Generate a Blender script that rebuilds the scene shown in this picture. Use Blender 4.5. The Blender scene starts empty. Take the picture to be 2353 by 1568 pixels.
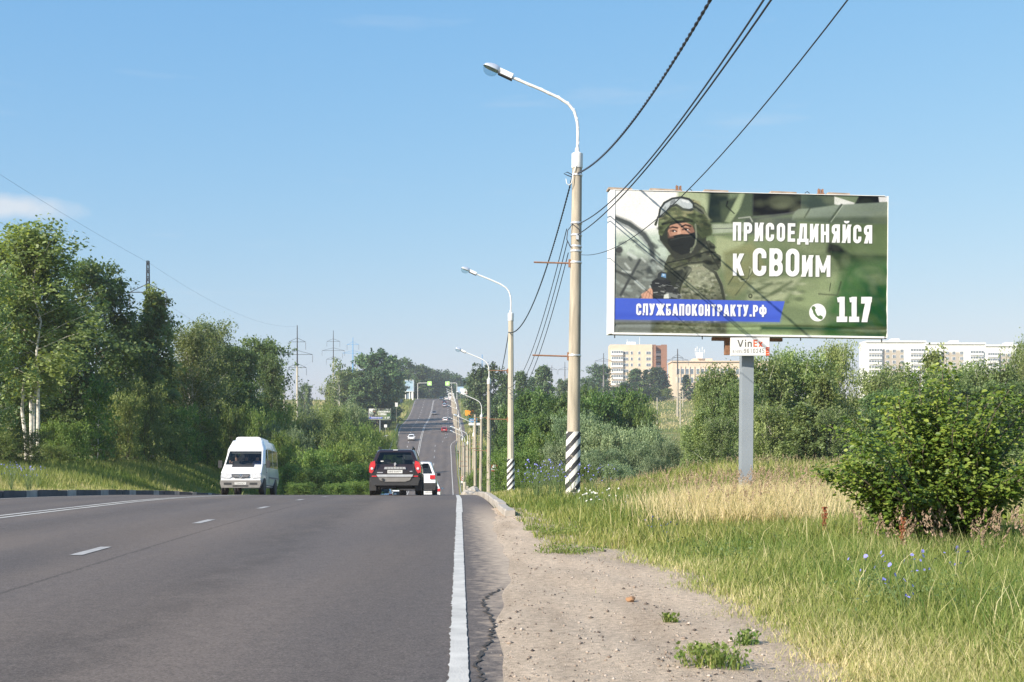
import bpy, bmesh, math, random
import numpy as np
from mathutils import Vector, Matrix
rnd = random.Random(7)
rng = np.random.default_rng(7)
SC = bpy.context.scene
COL = SC.collection
R = math.radians
# ------------------------------------------------------------------ camera, sky, sun, exposure
F, CX, HY, CH = 2900.0, 1176.5, 1040.0, 1.1       # focal length, centre, eye level (photo units), camera height
cam = bpy.data.objects.new('camera', bpy.data.cameras.new('camera')); COL.objects.link(cam)
cam.location = (0, 0, CH); cam.rotation_euler = (R(90), 0, 0)
cam.data.sensor_width = 36; cam.data.lens = 36 * F / 2353
cam.data.shift_y = (HY - 784) / 2353
cam.data.clip_start = 0.1; cam.data.clip_end = 20000
SC.camera = cam
SUN_AZ, SUN_EL = R(229), R(31)
sdir = Vector((math.sin(SUN_AZ) * math.cos(SUN_EL), math.cos(SUN_AZ) * math.cos(SUN_EL), math.sin(SUN_EL)))
sl = bpy.data.lights.new('sun', 'SUN'); sl.energy = 5.0; sl.angle = R(0.5); sl.color = (1, .90, .76)
so = bpy.data.objects.new('sun', sl); COL.objects.link(so); so.rotation_euler = (-sdir).to_track_quat('-Z', 'Y').to_euler()
W = bpy.data.worlds.new('World'); SC.world = W; W.use_nodes = True
nt = W.node_tree; nt.nodes.clear()
sky = nt.nodes.new('ShaderNodeTexSky'); sky.sky_type = 'NISHITA'; sky.sun_disc = False
sky.sun_elevation = SUN_EL; sky.sun_rotation = SUN_AZ; sky.altitude = 150
sky.air_density = 1.5; sky.dust_density = 0.5; sky.ozone_density = 4
bg = nt.nodes.new('ShaderNodeBackground'); bg.inputs[1].default_value = 0.12
out = nt.nodes.new('ShaderNodeOutputWorld')
# thin wisps of cloud low in the sky
tc = nt.nodes.new('ShaderNodeTexCoord'); mp = nt.nodes.new('ShaderNodeMapping'); mp.inputs['Scale'].default_value = (3.2, 3.2, 22)
mp.inputs['Location'].default_value = (0.35, 0.2, 1.3)
nz = nt.nodes.new('ShaderNodeTexNoise'); nz.inputs['Scale'].default_value = 1.6; nz.inputs['Detail'].default_value = 7; nz.inputs['Roughness'].default_value = .55
cr = nt.nodes.new('ShaderNodeValToRGB'); cr.color_ramp.elements[0].position = .62; cr.color_ramp.elements[1].position = .95
cr.color_ramp.elements[1].color = (.35, .35, .35, 1)
mx = nt.nodes.new('ShaderNodeMix'); mx.data_type = 'RGBA'; mx.inputs[7].default_value = (4.3, 4.35, 4.45, 1)
L = nt.links.new
L(tc.outputs['Generated'], mp.inputs[0]); L(mp.outputs[0], nz.inputs[0]); L(nz.outputs[0], cr.inputs[0])
# one small bright cloud at the left
cd = nt.nodes.new('ShaderNodeVectorMath'); cd.operation = 'SUBTRACT'; cd.inputs[1].default_value = Vector((-.368, 0.91, .178))
cm = nt.nodes.new('ShaderNodeVectorMath'); cm.operation = 'MULTIPLY'; cm.inputs[1].default_value = (19, 6, 95)
cw = nt.nodes.new('ShaderNodeTexNoise'); cw.inputs['Scale'].default_value = 30; cw.inputs['Detail'].default_value = 5
cl = nt.nodes.new('ShaderNodeVectorMath'); cl.operation = 'LENGTH'
ca = nt.nodes.new('ShaderNodeMath'); ca.operation = 'MULTIPLY_ADD'; ca.inputs[1].default_value = 1.6; ca.inputs[2].default_value = -.8
cb = nt.nodes.new('ShaderNodeMath'); cb.operation = 'ADD'
cc = nt.nodes.new('ShaderNodeMapRange'); cc.inputs[1].default_value = 1.05; cc.inputs[2].default_value = .25; cc.inputs[3].default_value = 0; cc.inputs[4].default_value = .7
cmx = nt.nodes.new('ShaderNodeMath'); cmx.operation = 'MAXIMUM'
L(tc.outputs['Generated'], cd.inputs[0]); L(cd.outputs[0], cm.inputs[0]); L(cm.outputs[0], cl.inputs[0]); L(tc.outputs['Generated'], cw.inputs[0])
L(cw.outputs[0], ca.inputs[0]); L(cl.outputs['Value'], cb.inputs[0]); L(ca.outputs[0], cb.inputs[1]); L(cb.outputs[0], cc.inputs[0])
L(cr.outputs[0], cmx.inputs[0]); L(cc.outputs[0], cmx.inputs[1]); L(cmx.outputs[0], mx.inputs[0])
sep = nt.nodes.new('ShaderNodeSeparateColor'); com = nt.nodes.new('ShaderNodeCombineColor'); L(sky.outputs[0], sep.inputs[0])
for i, (pw_, k_) in enumerate(((1.0, .635), (.615, 1.26), (.3, 2.636))):        # a clearer, bluer morning sky
    p_ = nt.nodes.new('ShaderNodeMath'); p_.operation = 'POWER'; p_.inputs[1].default_value = pw_; m_ = nt.nodes.new('ShaderNodeMath'); m_.operation = 'MULTIPLY'; m_.inputs[1].default_value = k_
    L(sep.outputs[i], p_.inputs[0]); L(p_.outputs[0], m_.inputs[0]); L(m_.outputs[0], com.inputs[i])
L(com.outputs[0], mx.inputs[6]); L(mx.outputs[2], bg.inputs[0]); L(bg.outputs[0], out.inputs[0])
SC.view_settings.view_transform = 'Standard'; SC.view_settings.look = 'None'; SC.view_settings.gamma = 1
SC.view_settings.exposure = 0.75
SC.cycles.max_bounces = 8; SC.cycles.transparent_max_bounces = 12; SC.cycles.diffuse_bounces = 5
SC.cycles.use_denoising = True

# ------------------------------------------------------------------ helpers
def gx(x, Y): return (x - CX) / F * Y
def gz(y, Y): return CH + (HY - y) / F * Y
def lin(c): return tuple((v / 255 / 12.92 if v / 255 <= .04045 else ((v / 255 + .055) / 1.055) ** 2.4) for v in c)

class MB:
    def __init__(s): s.v = []; s.f = []; s.m = []; s.mi = 0
    def add(s, vs, fs):
        b = len(s.v); s.v += [tuple(p) for p in vs]
        for f in fs: s.f.append(tuple(b + i for i in f)); s.m.append(s.mi)
        return s
    def box(s, c, d, rz=0, tilt=None):
        M = Matrix.Rotation(rz, 3, 'Z')
        if tilt is not None: M = M @ tilt
        vs = []
        for i in (-.5, .5):
            for j in (-.5, .5):
                for k in (-.5, .5):
                    vs.append(Vector(c) + M @ Vector((i * d[0], j * d[1], k * d[2])))
        return s.add(vs, [(0, 1, 3, 2), (4, 6, 7, 5), (0, 4, 5, 1), (2, 3, 7, 6), (0, 2, 6, 4), (1, 5, 7, 3)])
    def tube(s, pts, r, n=8, cap=True):
        pts = [Vector(p) for p in pts]
        rs = r if isinstance(r, (list, tuple)) else [r] * len(pts)
        rings = []; up = None
        for i, p in enumerate(pts):
            t = (pts[min(i + 1, len(pts) - 1)] - pts[max(i - 1, 0)]).normalized()
            if up is None: up = Vector((0, 0, 1)) if abs(t.z) < .9 else Vector((1, 0, 0))
            a = t.cross(up).normalized(); b = a.cross(t).normalized(); up = b
            rings.append([p + (a * math.cos(q) + b * math.sin(q)) * rs[i] for q in [2 * math.pi * k / n for k in range(n)]])
        vs = [v for g in rings for v in g]; fs = []
        for i in range(len(pts) - 1):
            for k in range(n): fs.append((i * n + k, i * n + (k + 1) % n, (i + 1) * n + (k + 1) % n, (i + 1) * n + k))
        if cap: fs += [tuple(reversed(range(n))), tuple(range((len(pts) - 1) * n, len(pts) * n))]
        return s.add(vs, fs)
    def lathe(s, prof, n=16, c=(0, 0, 0), axis='Z'):
        vs = []; fs = []
        for (r, h) in prof:
            for k in range(n):
                a = 2 * math.pi * k / n; x, y = r * math.cos(a), r * math.sin(a)
                p = (x, y, h) if axis == 'Z' else ((h, x, y) if axis == 'X' else (x, h, y))
                vs.append((p[0] + c[0], p[1] + c[1], p[2] + c[2]))
        for i in range(len(prof) - 1):
            for k in range(n): fs.append((i * n + k, i * n + (k + 1) % n, (i + 1) * n + (k + 1) % n, (i + 1) * n + k))
        fs += [tuple(reversed(range(n))), tuple(range((len(prof) - 1) * n, len(prof) * n))]
        return s.add(vs, fs)
    def prism(s, poly, a, b, axis='Y'):
        n = len(poly)
        def P(p, h): return (p[0], h, p[1]) if axis == 'Y' else ((h, p[0], p[1]) if axis == 'X' else (p[0], p[1], h))
        return s.add([P(p, a) for p in poly] + [P(p, b) for p in poly],
                     [tuple(range(n)), tuple(reversed(range(n, 2 * n)))] + [(i, n + i, n + (i + 1) % n, (i + 1) % n) for i in range(n)])
    def build(s, name, mats, parent=None, smooth=False, ang=40, loc=None):
        me = bpy.data.meshes.new(name); me.from_pydata(s.v, [], s.f)
        if not isinstance(mats, (list, tuple)): mats = [mats]
        for m in mats: me.materials.append(m)
        if len(mats) > 1: me.polygons.foreach_set('material_index', s.m)
        bm = bmesh.new(); bm.from_mesh(me); bmesh.ops.recalc_face_normals(bm, faces=bm.faces); bm.to_mesh(me); bm.free()
        if smooth:
            me.polygons.foreach_set('use_smooth', [True] * len(me.polygons)); me.set_sharp_from_angle(angle=R(ang))
        o = bpy.data.objects.new(name, me); COL.objects.link(o)
        if parent is not None: o.parent = parent
        if loc is not None: o.location = loc
        return o

def np_mesh(name, verts, faces, mat, tone=None, col=None, parent=None, smooth=False, loc=None):
    """verts (n,3); faces list of (m,k) index arrays"""
    me = bpy.data.meshes.new(name)
    if not isinstance(faces, list): faces = [faces]
    loops = np.concatenate([f.ravel() for f in faces]).astype(np.int32)
    tot = np.concatenate([np.full(len(f), f.shape[1]) for f in faces]).astype(np.int32)
    st = np.concatenate([[0], np.cumsum(tot)[:-1]]).astype(np.int32)
    me.vertices.add(len(verts)); me.vertices.foreach_set('co', np.asarray(verts, np.float32).ravel())
    me.loops.add(len(loops)); me.loops.foreach_set('vertex_index', loops)
    me.polygons.add(len(tot)); me.polygons.foreach_set('loop_start', st)
    me.update(calc_edges=True)
    if tone is not None:
        a = me.attributes.new('tone', 'FLOAT', 'FACE'); a.data.foreach_set('value', np.asarray(tone, np.float32))
    if col is not None:
        a = me.attributes.new('paint', 'FLOAT_COLOR', 'POINT'); a.data.foreach_set('color', np.asarray(col, np.float32).ravel())
    if smooth: me.polygons.foreach_set('use_smooth', np.ones(len(tot), bool))
    me.materials.append(mat)
    o = bpy.data.objects.new(name, me); COL.objects.link(o)
    if parent is not None: o.parent = parent
    if loc is not None: o.location = loc
    return o

def tag(o, label=None, cat=None, group=None, kind=None):
    if label: o['label'] = label
    if cat: o['category'] = cat
    if group: o['group'] = group
    if kind: o['kind'] = kind
    return o
def thing(name, label, cat, loc=(0, 0, 0), rz=0, group=None):
    o = bpy.data.objects.new(name, None); COL.objects.link(o); o.empty_display_size = .2
    o.location = loc; o.rotation_euler = (0, 0, rz)
    return tag(o, label, cat, group)
def dup(o, parent=None):
    c = o.copy(); COL.objects.link(c)
    if parent is not None: c.parent = parent
    for ch in [q for q in o.children]: dup(ch, c)
    return c

# ------------------------------------------------------------------ materials
def nodes(name):
    m = bpy.data.materials.new(name); m.use_nodes = True
    return m, m.node_tree, m.node_tree.nodes['Principled BSDF']
def mk(name, col, rough=.6, metal=0, var=.12, vs=5, bump=0, bs=40, coat=0, spec=.5, streak=0):
    m, t, p = nodes(name); lk = t.links.new
    p.inputs['Roughness'].default_value = rough; p.inputs['Metallic'].default_value = metal
    p.inputs['Coat Weight'].default_value = coat; p.inputs['Coat Roughness'].default_value = .06
    p.inputs['Specular IOR Level'].default_value = spec
    tcn = t.nodes.new('ShaderNodeTexCoord')
    n = t.nodes.new('ShaderNodeTexNoise'); n.inputs['Scale'].default_value = vs; n.inputs['Detail'].default_value = 6
    if streak:
        q = t.nodes.new('ShaderNodeMapping'); q.inputs['Scale'].default_value = (1, 1, streak); lk(tcn.outputs['Object'], q.inputs[0]); lk(q.outputs[0], n.inputs[0])
    else: lk(tcn.outputs['Object'], n.inputs[0])
    r = t.nodes.new('ShaderNodeMapRange'); r.inputs[1].default_value = .3; r.inputs[2].default_value = .7
    r.inputs[3].default_value = 1 - var; r.inputs[4].default_value = 1 + var
    lk(n.outputs[0], r.inputs[0])
    x = t.nodes.new('ShaderNodeVectorMath'); x.operation = 'SCALE'; x.inputs[0].default_value = col[:3]
    lk(r.outputs[0], x.inputs['Scale']); lk(x.outputs[0], p.inputs['Base Color'])
    if bump:
        b = t.nodes.new('ShaderNodeBump'); b.inputs['Strength'].default_value = bump; b.inputs['Distance'].default_value = .02
        n2 = t.nodes.new('ShaderNodeTexNoise'); n2.inputs['Scale'].default_value = bs; n2.inputs['Detail'].default_value = 4
        lk(tcn.outputs['Object'], n2.inputs[0]); lk(n2.outputs[0], b.inputs['Height']); lk(b.outputs[0], p.inputs['Normal'])
    return m
def mk_glass(name, tint=(.5, .55, .55), a=.5, rough=.03):
    m, t, p = nodes(name); lk = t.links.new
    o = t.nodes['Material Output']
    tr = t.nodes.new('ShaderNodeBsdfTransparent'); tr.inputs[0].default_value = (*tint, 1)
    gl = t.nodes.new('ShaderNodeBsdfGlossy'); gl.inputs['Roughness'].default_value = rough; gl.inputs[0].default_value = (.9, .9, .9, 1)
    lw = t.nodes.new('ShaderNodeLayerWeight'); lw.inputs[0].default_value = .5; pw = t.nodes.new('ShaderNodeMath'); pw.operation = 'POWER'; pw.inputs[1].default_value = 5; lk(lw.outputs['Facing'], pw.inputs[0])
    fr = t.nodes.new('ShaderNodeMath'); fr.operation = 'MULTIPLY_ADD'; fr.inputs[1].default_value = .9; fr.inputs[2].default_value = .045; lk(pw.outputs[0], fr.inputs[0])
    mxs = t.nodes.new('ShaderNodeMixShader'); lk(fr.outputs[0], mxs.inputs[0]); lk(tr.outputs[0], mxs.inputs[1]); lk(gl.outputs[0], mxs.inputs[2])
    lk(mxs.outputs[0], o.inputs[0]); t.nodes.remove(p)
    return m
LB = 1.7
def mk_leaf(name, dark, mid, light, trans=.28, rough=.5, hv=.25):
    if name.startswith('leaf'): dark, mid, light = [tuple(v * LB for v in c) for c in (dark, mid, light)]; trans = min(.42, trans * 1.4)
    m, t, p = nodes(name); lk = t.links.new; o = t.nodes['Material Output']
    at = t.nodes.new('ShaderNodeAttribute'); at.attribute_name = 'tone'
    oi = t.nodes.new('ShaderNodeObjectInfo')
    cr = t.nodes.new('ShaderNodeValToRGB'); e = cr.color_ramp.elements
    e[0].color = (*dark, 1); e[1].color = (*light, 1); k = e.new(.5); k.color = (*mid, 1)
    lk(at.outputs['Fac'], cr.inputs[0])
    hs = t.nodes.new('ShaderNodeHueSaturation')
    r1 = t.nodes.new('ShaderNodeMapRange'); r1.inputs[3].default_value = 1 - hv; r1.inputs[4].default_value = 1 + hv
    lk(oi.outputs['Random'], r1.inputs[0]); lk(r1.outputs[0], hs.inputs['Value'])
    ml = t.nodes.new('ShaderNodeMath'); ml.operation = 'MULTIPLY'; ml.inputs[1].default_value = 7.31; fr = t.nodes.new('ShaderNodeMath'); fr.operation = 'FRACT'
    r2 = t.nodes.new('ShaderNodeMapRange'); r2.inputs[3].default_value = .485; r2.inputs[4].default_value = .515
    lk(oi.outputs['Random'], ml.inputs[0]); lk(ml.outputs[0], fr.inputs[0]); lk(fr.outputs[0], r2.inputs[0]); lk(r2.outputs[0], hs.inputs['Hue'])
    lk(cr.outputs[0], hs.inputs['Color']); lk(hs.outputs[0], p.inputs['Base Color'])
    p.inputs['Roughness'].default_value = rough; p.inputs['Specular IOR Level'].default_value = .35
    tr = t.nodes.new('ShaderNodeBsdfTranslucent')
    g = t.nodes.new('ShaderNodeMix'); g.data_type = 'RGBA'; g.blend_type = 'MULTIPLY'; g.inputs[0].default_value = 1; g.inputs[7].default_value = (1.5, 1.45, .6, 1)
    lk(hs.outputs[0], g.inputs[6]); lk(g.outputs[2], tr.inputs[0])
    ms = t.nodes.new('ShaderNodeMixShader'); ms.inputs[0].default_value = trans
    lk(p.outputs[0], ms.inputs[1]); lk(tr.outputs[0], ms.inputs[2]); lk(ms.outputs[0], o.inputs[0])
    return m
def mk_paint(name, rough=.5):
    m, t, p = nodes(name)
    at = t.nodes.new('ShaderNodeAttribute'); at.attribute_name = 'paint'
    t.links.new(at.outputs['Color'], p.inputs['Base Color']); p.inputs['Roughness'].default_value = rough
    p.inputs['Specular IOR Level'].default_value = .3
    return m
M = {}
M['concrete'] = mk('concrete', (.37, .33, .26), .85, var=.30, vs=9, bump=.35, bs=60, streak=.12)
M['concrete_pale'] = mk('concrete_pale', (.45, .41, .33), .85, var=.22, vs=9, bump=.3, bs=60, streak=.12)
M['kerbstone'] = mk('kerbstone', (.36, .33, .29), .9, var=.25, vs=2, bump=.3)
M['kerb_dark'] = mk('kerb_dark', (.07, .07, .075), .8, var=.3, vs=2, bump=.2)
M['galv'] = mk('galvanised', (.72, .73, .74), .38, .55, var=.08)
M['white_metal'] = mk('white_metal', (.75, .75, .73), .5, var=.1)
M['rust'] = mk('rust', (.25, .13, .075), .8, var=.3, vs=20)
M['greypaint'] = mk('grey_paint', (.25, .285, .32), .5, var=.07, vs=2)
M['darkmetal'] = mk('dark_metal', (.05, .05, .05), .5, .4)
M['wire'] = mk('wire', (.03, .035, .05), .6)
M['wire_pale'] = mk('wire_pale', (.22, .24, .28), .6)
M['bark_birch'] = mk('birch_bark', (.62, .59, .54), .8, var=.45, vs=9)
M['bark'] = mk('bark', (.12, .095, .07), .9, var=.3, vs=10)
M['glass'] = mk_glass('car_glass', (.42, .46, .45))
M['glass_clear'] = mk_glass('clear_glass', (.62, .66, .66))
M['rubber'] = mk('rubber', (.022, .022, .023), .8, var=.2)
M['black'] = mk('black_plastic', (.03, .03, .032), .6)
M['interior'] = mk('interior', (.035, .035, .04), .8)
M['chrome'] = mk('chrome', (.8, .8, .8), .15, 1, var=.02)
M['plate'] = mk('plate_white', (.75, .75, .73), .4)
M['red_light'] = mk('red_lamp', (.55, .015, .02), .15, coat=1, var=.25, vs=18)
M['head_light'] = mk('headlamp', (.72, .74, .76), .12, .4, coat=1, var=.2, vs=18)
M['orange'] = mk('orange_plastic', (.75, .22, .02), .4)
M['car_white'] = mk('car_white', (.78, .78, .78), .3, coat=.8, var=.03)
M['car_red'] = mk('car_red', (.36, .02, .025), .3, coat=1, var=.05)
M['car_grey'] = mk('car_grey', (.13, .12, .12), .3, .4, coat=1, var=.05)
M['car_silver'] = mk('car_silver', (.5, .52, .55), .3, .5, coat=1, var=.05)
M['car_dark'] = mk('car_dark', (.025, .03, .045), .3, .2, coat=1, var=.05)
M['car_brown'] = mk('car_brown', (.022, .011, .009), .34, .15, coat=.7, var=.06)
M['trim_grey'] = mk('trim_grey', (.2, .19, .18), .6)
M['trim_silver'] = mk('trim_silver', (.66, .66, .66), .35, .6)
M['mark'] = mk('road_paint', (.50, .48, .44), .7, var=.18, vs=4, bump=.3, bs=80)
M['mark_worn'] = mk('road_paint_worn', (.34, .33, .32), .8, var=.3, vs=9)
M['skin'] = mk('skin', (.48, .27, .19), .6)
M['cloth_blue'] = mk('cloth_blue', (.04, .09, .28), .8)
M['cloth_dark'] = mk('cloth_dark', (.05, .05, .055), .8)
M['hair'] = mk('hair', (.03, .02, .015), .7)
M['paint'] = mk_paint('printed', .42)
M['lamp_glass'] = mk_glass('lamp_glass', (.82, .87, .88))
M['blue_paint'] = mk('blue_paint', (.06, .3, .62), .5)
M['sign_orange'] = mk('sign_orange', (.85, .33, .02), .5)
M['sign_blue'] = mk('sign_blue', (.03, .28, .55), .5)
M['sign_green'] = mk('sign_green', (.5, .85, .25), .5)
M['sign_back'] = mk('sign_back', (.42, .43, .45), .5, .3)
L_birch = mk_leaf('leaf_birch', (.052, .075, .026), (.115, .15, .052), (.20, .235, .095))
L_birch_d = mk_leaf('leaf_birch_dark', (.03, .052, .02), (.068, .105, .036), (.13, .17, .06))
L_broad = mk_leaf('leaf_broad', (.025, .05, .015), (.058, .10, .028), (.12, .17, .045))
L_shrub = mk_leaf('leaf_shrub', (.038, .07, .018), (.095, .145, .036), (.18, .23, .07), .3)
L_olive = mk_leaf('leaf_olive', (.05, .075, .02), (.10, .13, .038), (.18, .20, .07), .25)
L_willow = mk_leaf('leaf_willow', (.055, .085, .04), (.115, .155, .08), (.22, .26, .15), .18)
L_far = mk_leaf('leaf_far', (.025, .05, .02), (.05, .085, .03), (.10, .14, .05), .15)
L_bush = mk_leaf('leaf_bush', (.018, .042, .008), (.058, .105, .016), (.165, .21, .04), .2, .42, hv=0)
L_fir = mk_leaf('leaf_fir', (.015, .03, .018), (.03, .055, .03), (.06, .09, .05), .05)
G_grass = mk_leaf('grass_blade', (.095, .165, .03), (.27, .30, .085), (.66, .56, .35), .28, .6, hv=0)

# ------------------------------------------------------------------ terrain
SL = -.045                                               # the road's heading: its right edge line runs along X = SL*Y
KY = np.array([-80, 0, 15, 30, 45, 60, 88, 130, 170, 205, 240, 300, 343, 400, 445, 500, 560, 620, 800, 1500, 9000.])
KZ = np.array([.1, 0, 0, -.10, -.43, -.96, -2.35, -4.7, -6.05, -6.25, -4.5, 2.1, 6.0, 9.6, 12.3, 17.2, 24.3, 27.2, 28.5, 27, 20.])
def _slopes():
    h = np.diff(KY); d = np.diff(KZ) / h; m = np.zeros(len(KY)); m[0], m[-1] = d[0], d[-1]
    for i in range(1, len(KY) - 1):
        if d[i - 1] * d[i] > 0:
            w1, w2 = 2 * h[i] + h[i - 1], h[i] + 2 * h[i - 1]; m[i] = (w1 + w2) / (w1 / d[i - 1] + w2 / d[i])
    return m
KM = _slopes()
def prof(Y):
    Y = np.asarray(Y, float); i = np.clip(np.searchsorted(KY, Y) - 1, 0, len(KY) - 2)
    h = KY[i + 1] - KY[i]; t = (Y - KY[i]) / h
    return ((2 * t**3 - 3 * t**2 + 1) * KZ[i] + (t**3 - 2 * t**2 + t) * h * KM[i] + (-2 * t**3 + 3 * t**2) * KZ[i + 1] + (t**3 - t**2) * h * KM[i + 1])
YL = np.concatenate([np.arange(-20, 70, 1.), np.arange(70, 330, 3.), np.arange(330, 700, 7.), np.arange(700, 1600, 60.), [1600, 2000, 2600]])
RL = prof(YL)
def RZ(Y): return np.interp(Y, YL, RL)
def sst(a, b, x): t = np.clip((np.asarray(x, float) - a) / (b - a), 0, 1); return t * t * (3 - 2 * t)
def road_left(Y): return np.interp(Y, [60, 200, 310, 400, 520, 600], [-12.9, -13.4, -15.0, -17.6, -18, -18.2])
def edge_off(Y): return np.interp(Y, [0, 34, 70, 150, 230, 305, 312, 332, 340, 410, 480, 560, 700], [.0, .11, .02, .0, -.45, -1.1, -.9, 1.4, 1.7, 1.9, 1.2, 0., 0.])
def road_right(Y): return np.where(np.asarray(Y) < 100, .27 + .30 * sst(7, 13, Y) + .23 * sst(18, 24, Y) + .25 * sst(60, 100, Y), edge_off(Y) + 1.05)
def terr(off, Y):
    off = np.asarray(off, float); Y = np.asarray(Y, float)
    z = RZ(Y); X = off + SL * Y
    zl = np.interp(Y, [-100, 60, 80, 100, 125, 160, 260, 330], [.0, .10, .0, -.35, -2., -8.2, -5, 5.6]); zl = np.where(Y > 260, z, zl)
    n = np.sin(X * .13 + 1.3) * np.cos(Y * .11) * .5 + np.sin(X * .031 + Y * .023) * .8 + np.sin(X * .4 + Y * .33) * .07
    right = sst(.8, 3, off); left = sst(-14, -16, off)
    far = sst(40, 120, Y)
    dz = right * (.05 + .05 * np.sin(X * .9) * np.sin(Y * .7 + 1) + .85 * sst(4.5, 9.5, off) * sst(34, 22, off) * np.exp(-((Y - 43) / 9)**2) + .12 * np.exp(-((off - 11) / 5)**2 - ((Y - 28) / 7)**2))
    dz = dz - 3.2 * sst(3, 22, off) * sst(52, 82, Y) * sst(330, 250, Y)
    rl_ = road_left(Y); left = sst(rl_ - .1, rl_ - .9, off); dz = dz + left * .16 + sst(rl_ - 1.2, rl_ - 7.5, off) * (zl - z)
    dz = dz + n * far * np.maximum(sst(8, 40, off), sst(-20, -60, off)) * (1 + 1.5 * sst(600, 1500, Y))
    inroad = (off > road_left(Y) + .02) & (off < np.where(Y < 25, 1.0, road_right(Y) + .02))
    return z + np.where(inroad, -.10, dz)
def zt(X, Y): return float(terr(X - SL * Y, Y))
def ysolve(y, lo=235., hi=560.):
    best = None
    for Y in np.arange(lo, hi, 1.):
        e = abs(HY - F * (float(RZ(Y)) - CH) / Y - y)
        if best is None or e < best[0]: best = (e, Y)
    return best[1]

def mat_ground():
    m, t, p = nodes('ground'); lk = t.links.new
    g = t.nodes.new('ShaderNodeNewGeometry')
    n1 = t.nodes.new('ShaderNodeTexNoise'); n1.inputs['Scale'].default_value = .06; n1.inputs['Detail'].default_value = 8
    n2 = t.nodes.new('ShaderNodeTexNoise'); n2.inputs['Scale'].default_value = 6; n2.inputs['Detail'].default_value = 8; n2.inputs['Roughness'].default_value = .7
    for n in (n1, n2): lk(g.outputs['Position'], n.inputs[0])
    c1 = t.nodes.new('ShaderNodeValToRGB'); e = c1.color_ramp.elements
    e[0].position = .35; e[0].color = (.10, .15, .035, 1); e[1].position = .65; e[1].color = (.27, .25, .10, 1)
    c2 = t.nodes.new('ShaderNodeValToRGB'); e = c2.color_ramp.elements
    e[0].position = .3; e[0].color = (.55, .55, .5, 1); e[1].position = .7; e[1].color = (1.25, 1.2, 1.1, 1)
    lk(n1.outputs[0], c1.inputs[0]); lk(n2.outputs[0], c2.inputs[0])
    x = t.nodes.new('ShaderNodeMix'); x.data_type = 'RGBA'; x.blend_type = 'MULTIPLY'; x.inputs[0].default_value = 1
    lk(c1.outputs[0], x.inputs[6]); lk(c2.outputs[0], x.inputs[7]); lk(x.outputs[2], p.inputs['Base Color'])
    p.inputs['Roughness'].default_value = 1; p.inputs['Specular IOR Level'].default_value = .1
    b = t.nodes.new('ShaderNodeBump'); b.inputs['Strength'].default_value = .8; b.inputs['Distance'].default_value = .15
    lk(n2.outputs[0], b.inputs['Height']); lk(b.outputs[0], p.inputs['Normal'])
    return m
M['ground'] = mat_ground()
OL = np.concatenate([[-1300, -1000, -600, -400, -280, -200, -150, -110, -85, -68, -56, -48, -42], np.arange(-38, -16, 1.5), [-15.6, -14.8, -14.1, -13.5, -12.95, -12, -9, -6, -3, -1, 0, .45, .62, .8, .95, 1.15, 1.5, 2, 2.5, 3, 3.5],
                     np.arange(4, 40, 1.), [42, 46, 52, 60, 70, 85, 105, 130, 165, 210, 280, 380, 550, 900, 1300]])
def sheet(offs2d, Y1d, zf, name, mat, kind='structure'):
    """offs2d (ny,nx) offsets from the edge line"""
    ny, nx = offs2d.shape; Y = np.repeat(Y1d[:, None], nx, 1); X = offs2d + SL * Y; Z = zf(offs2d, Y)
    v = np.stack([X, Y, Z], -1).reshape(-1, 3)
    i = np.arange(ny - 1)[:, None] * nx + np.arange(nx - 1)[None]; i = i.ravel()
    o = np_mesh(name, v, np.stack([i, i + 1, i + nx + 1, i + nx], -1), mat, smooth=True)
    return tag(o, kind=kind)
sheet(np.repeat(OL[None], len(YL), 0), YL, terr, 'ground', M['ground'])

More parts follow.
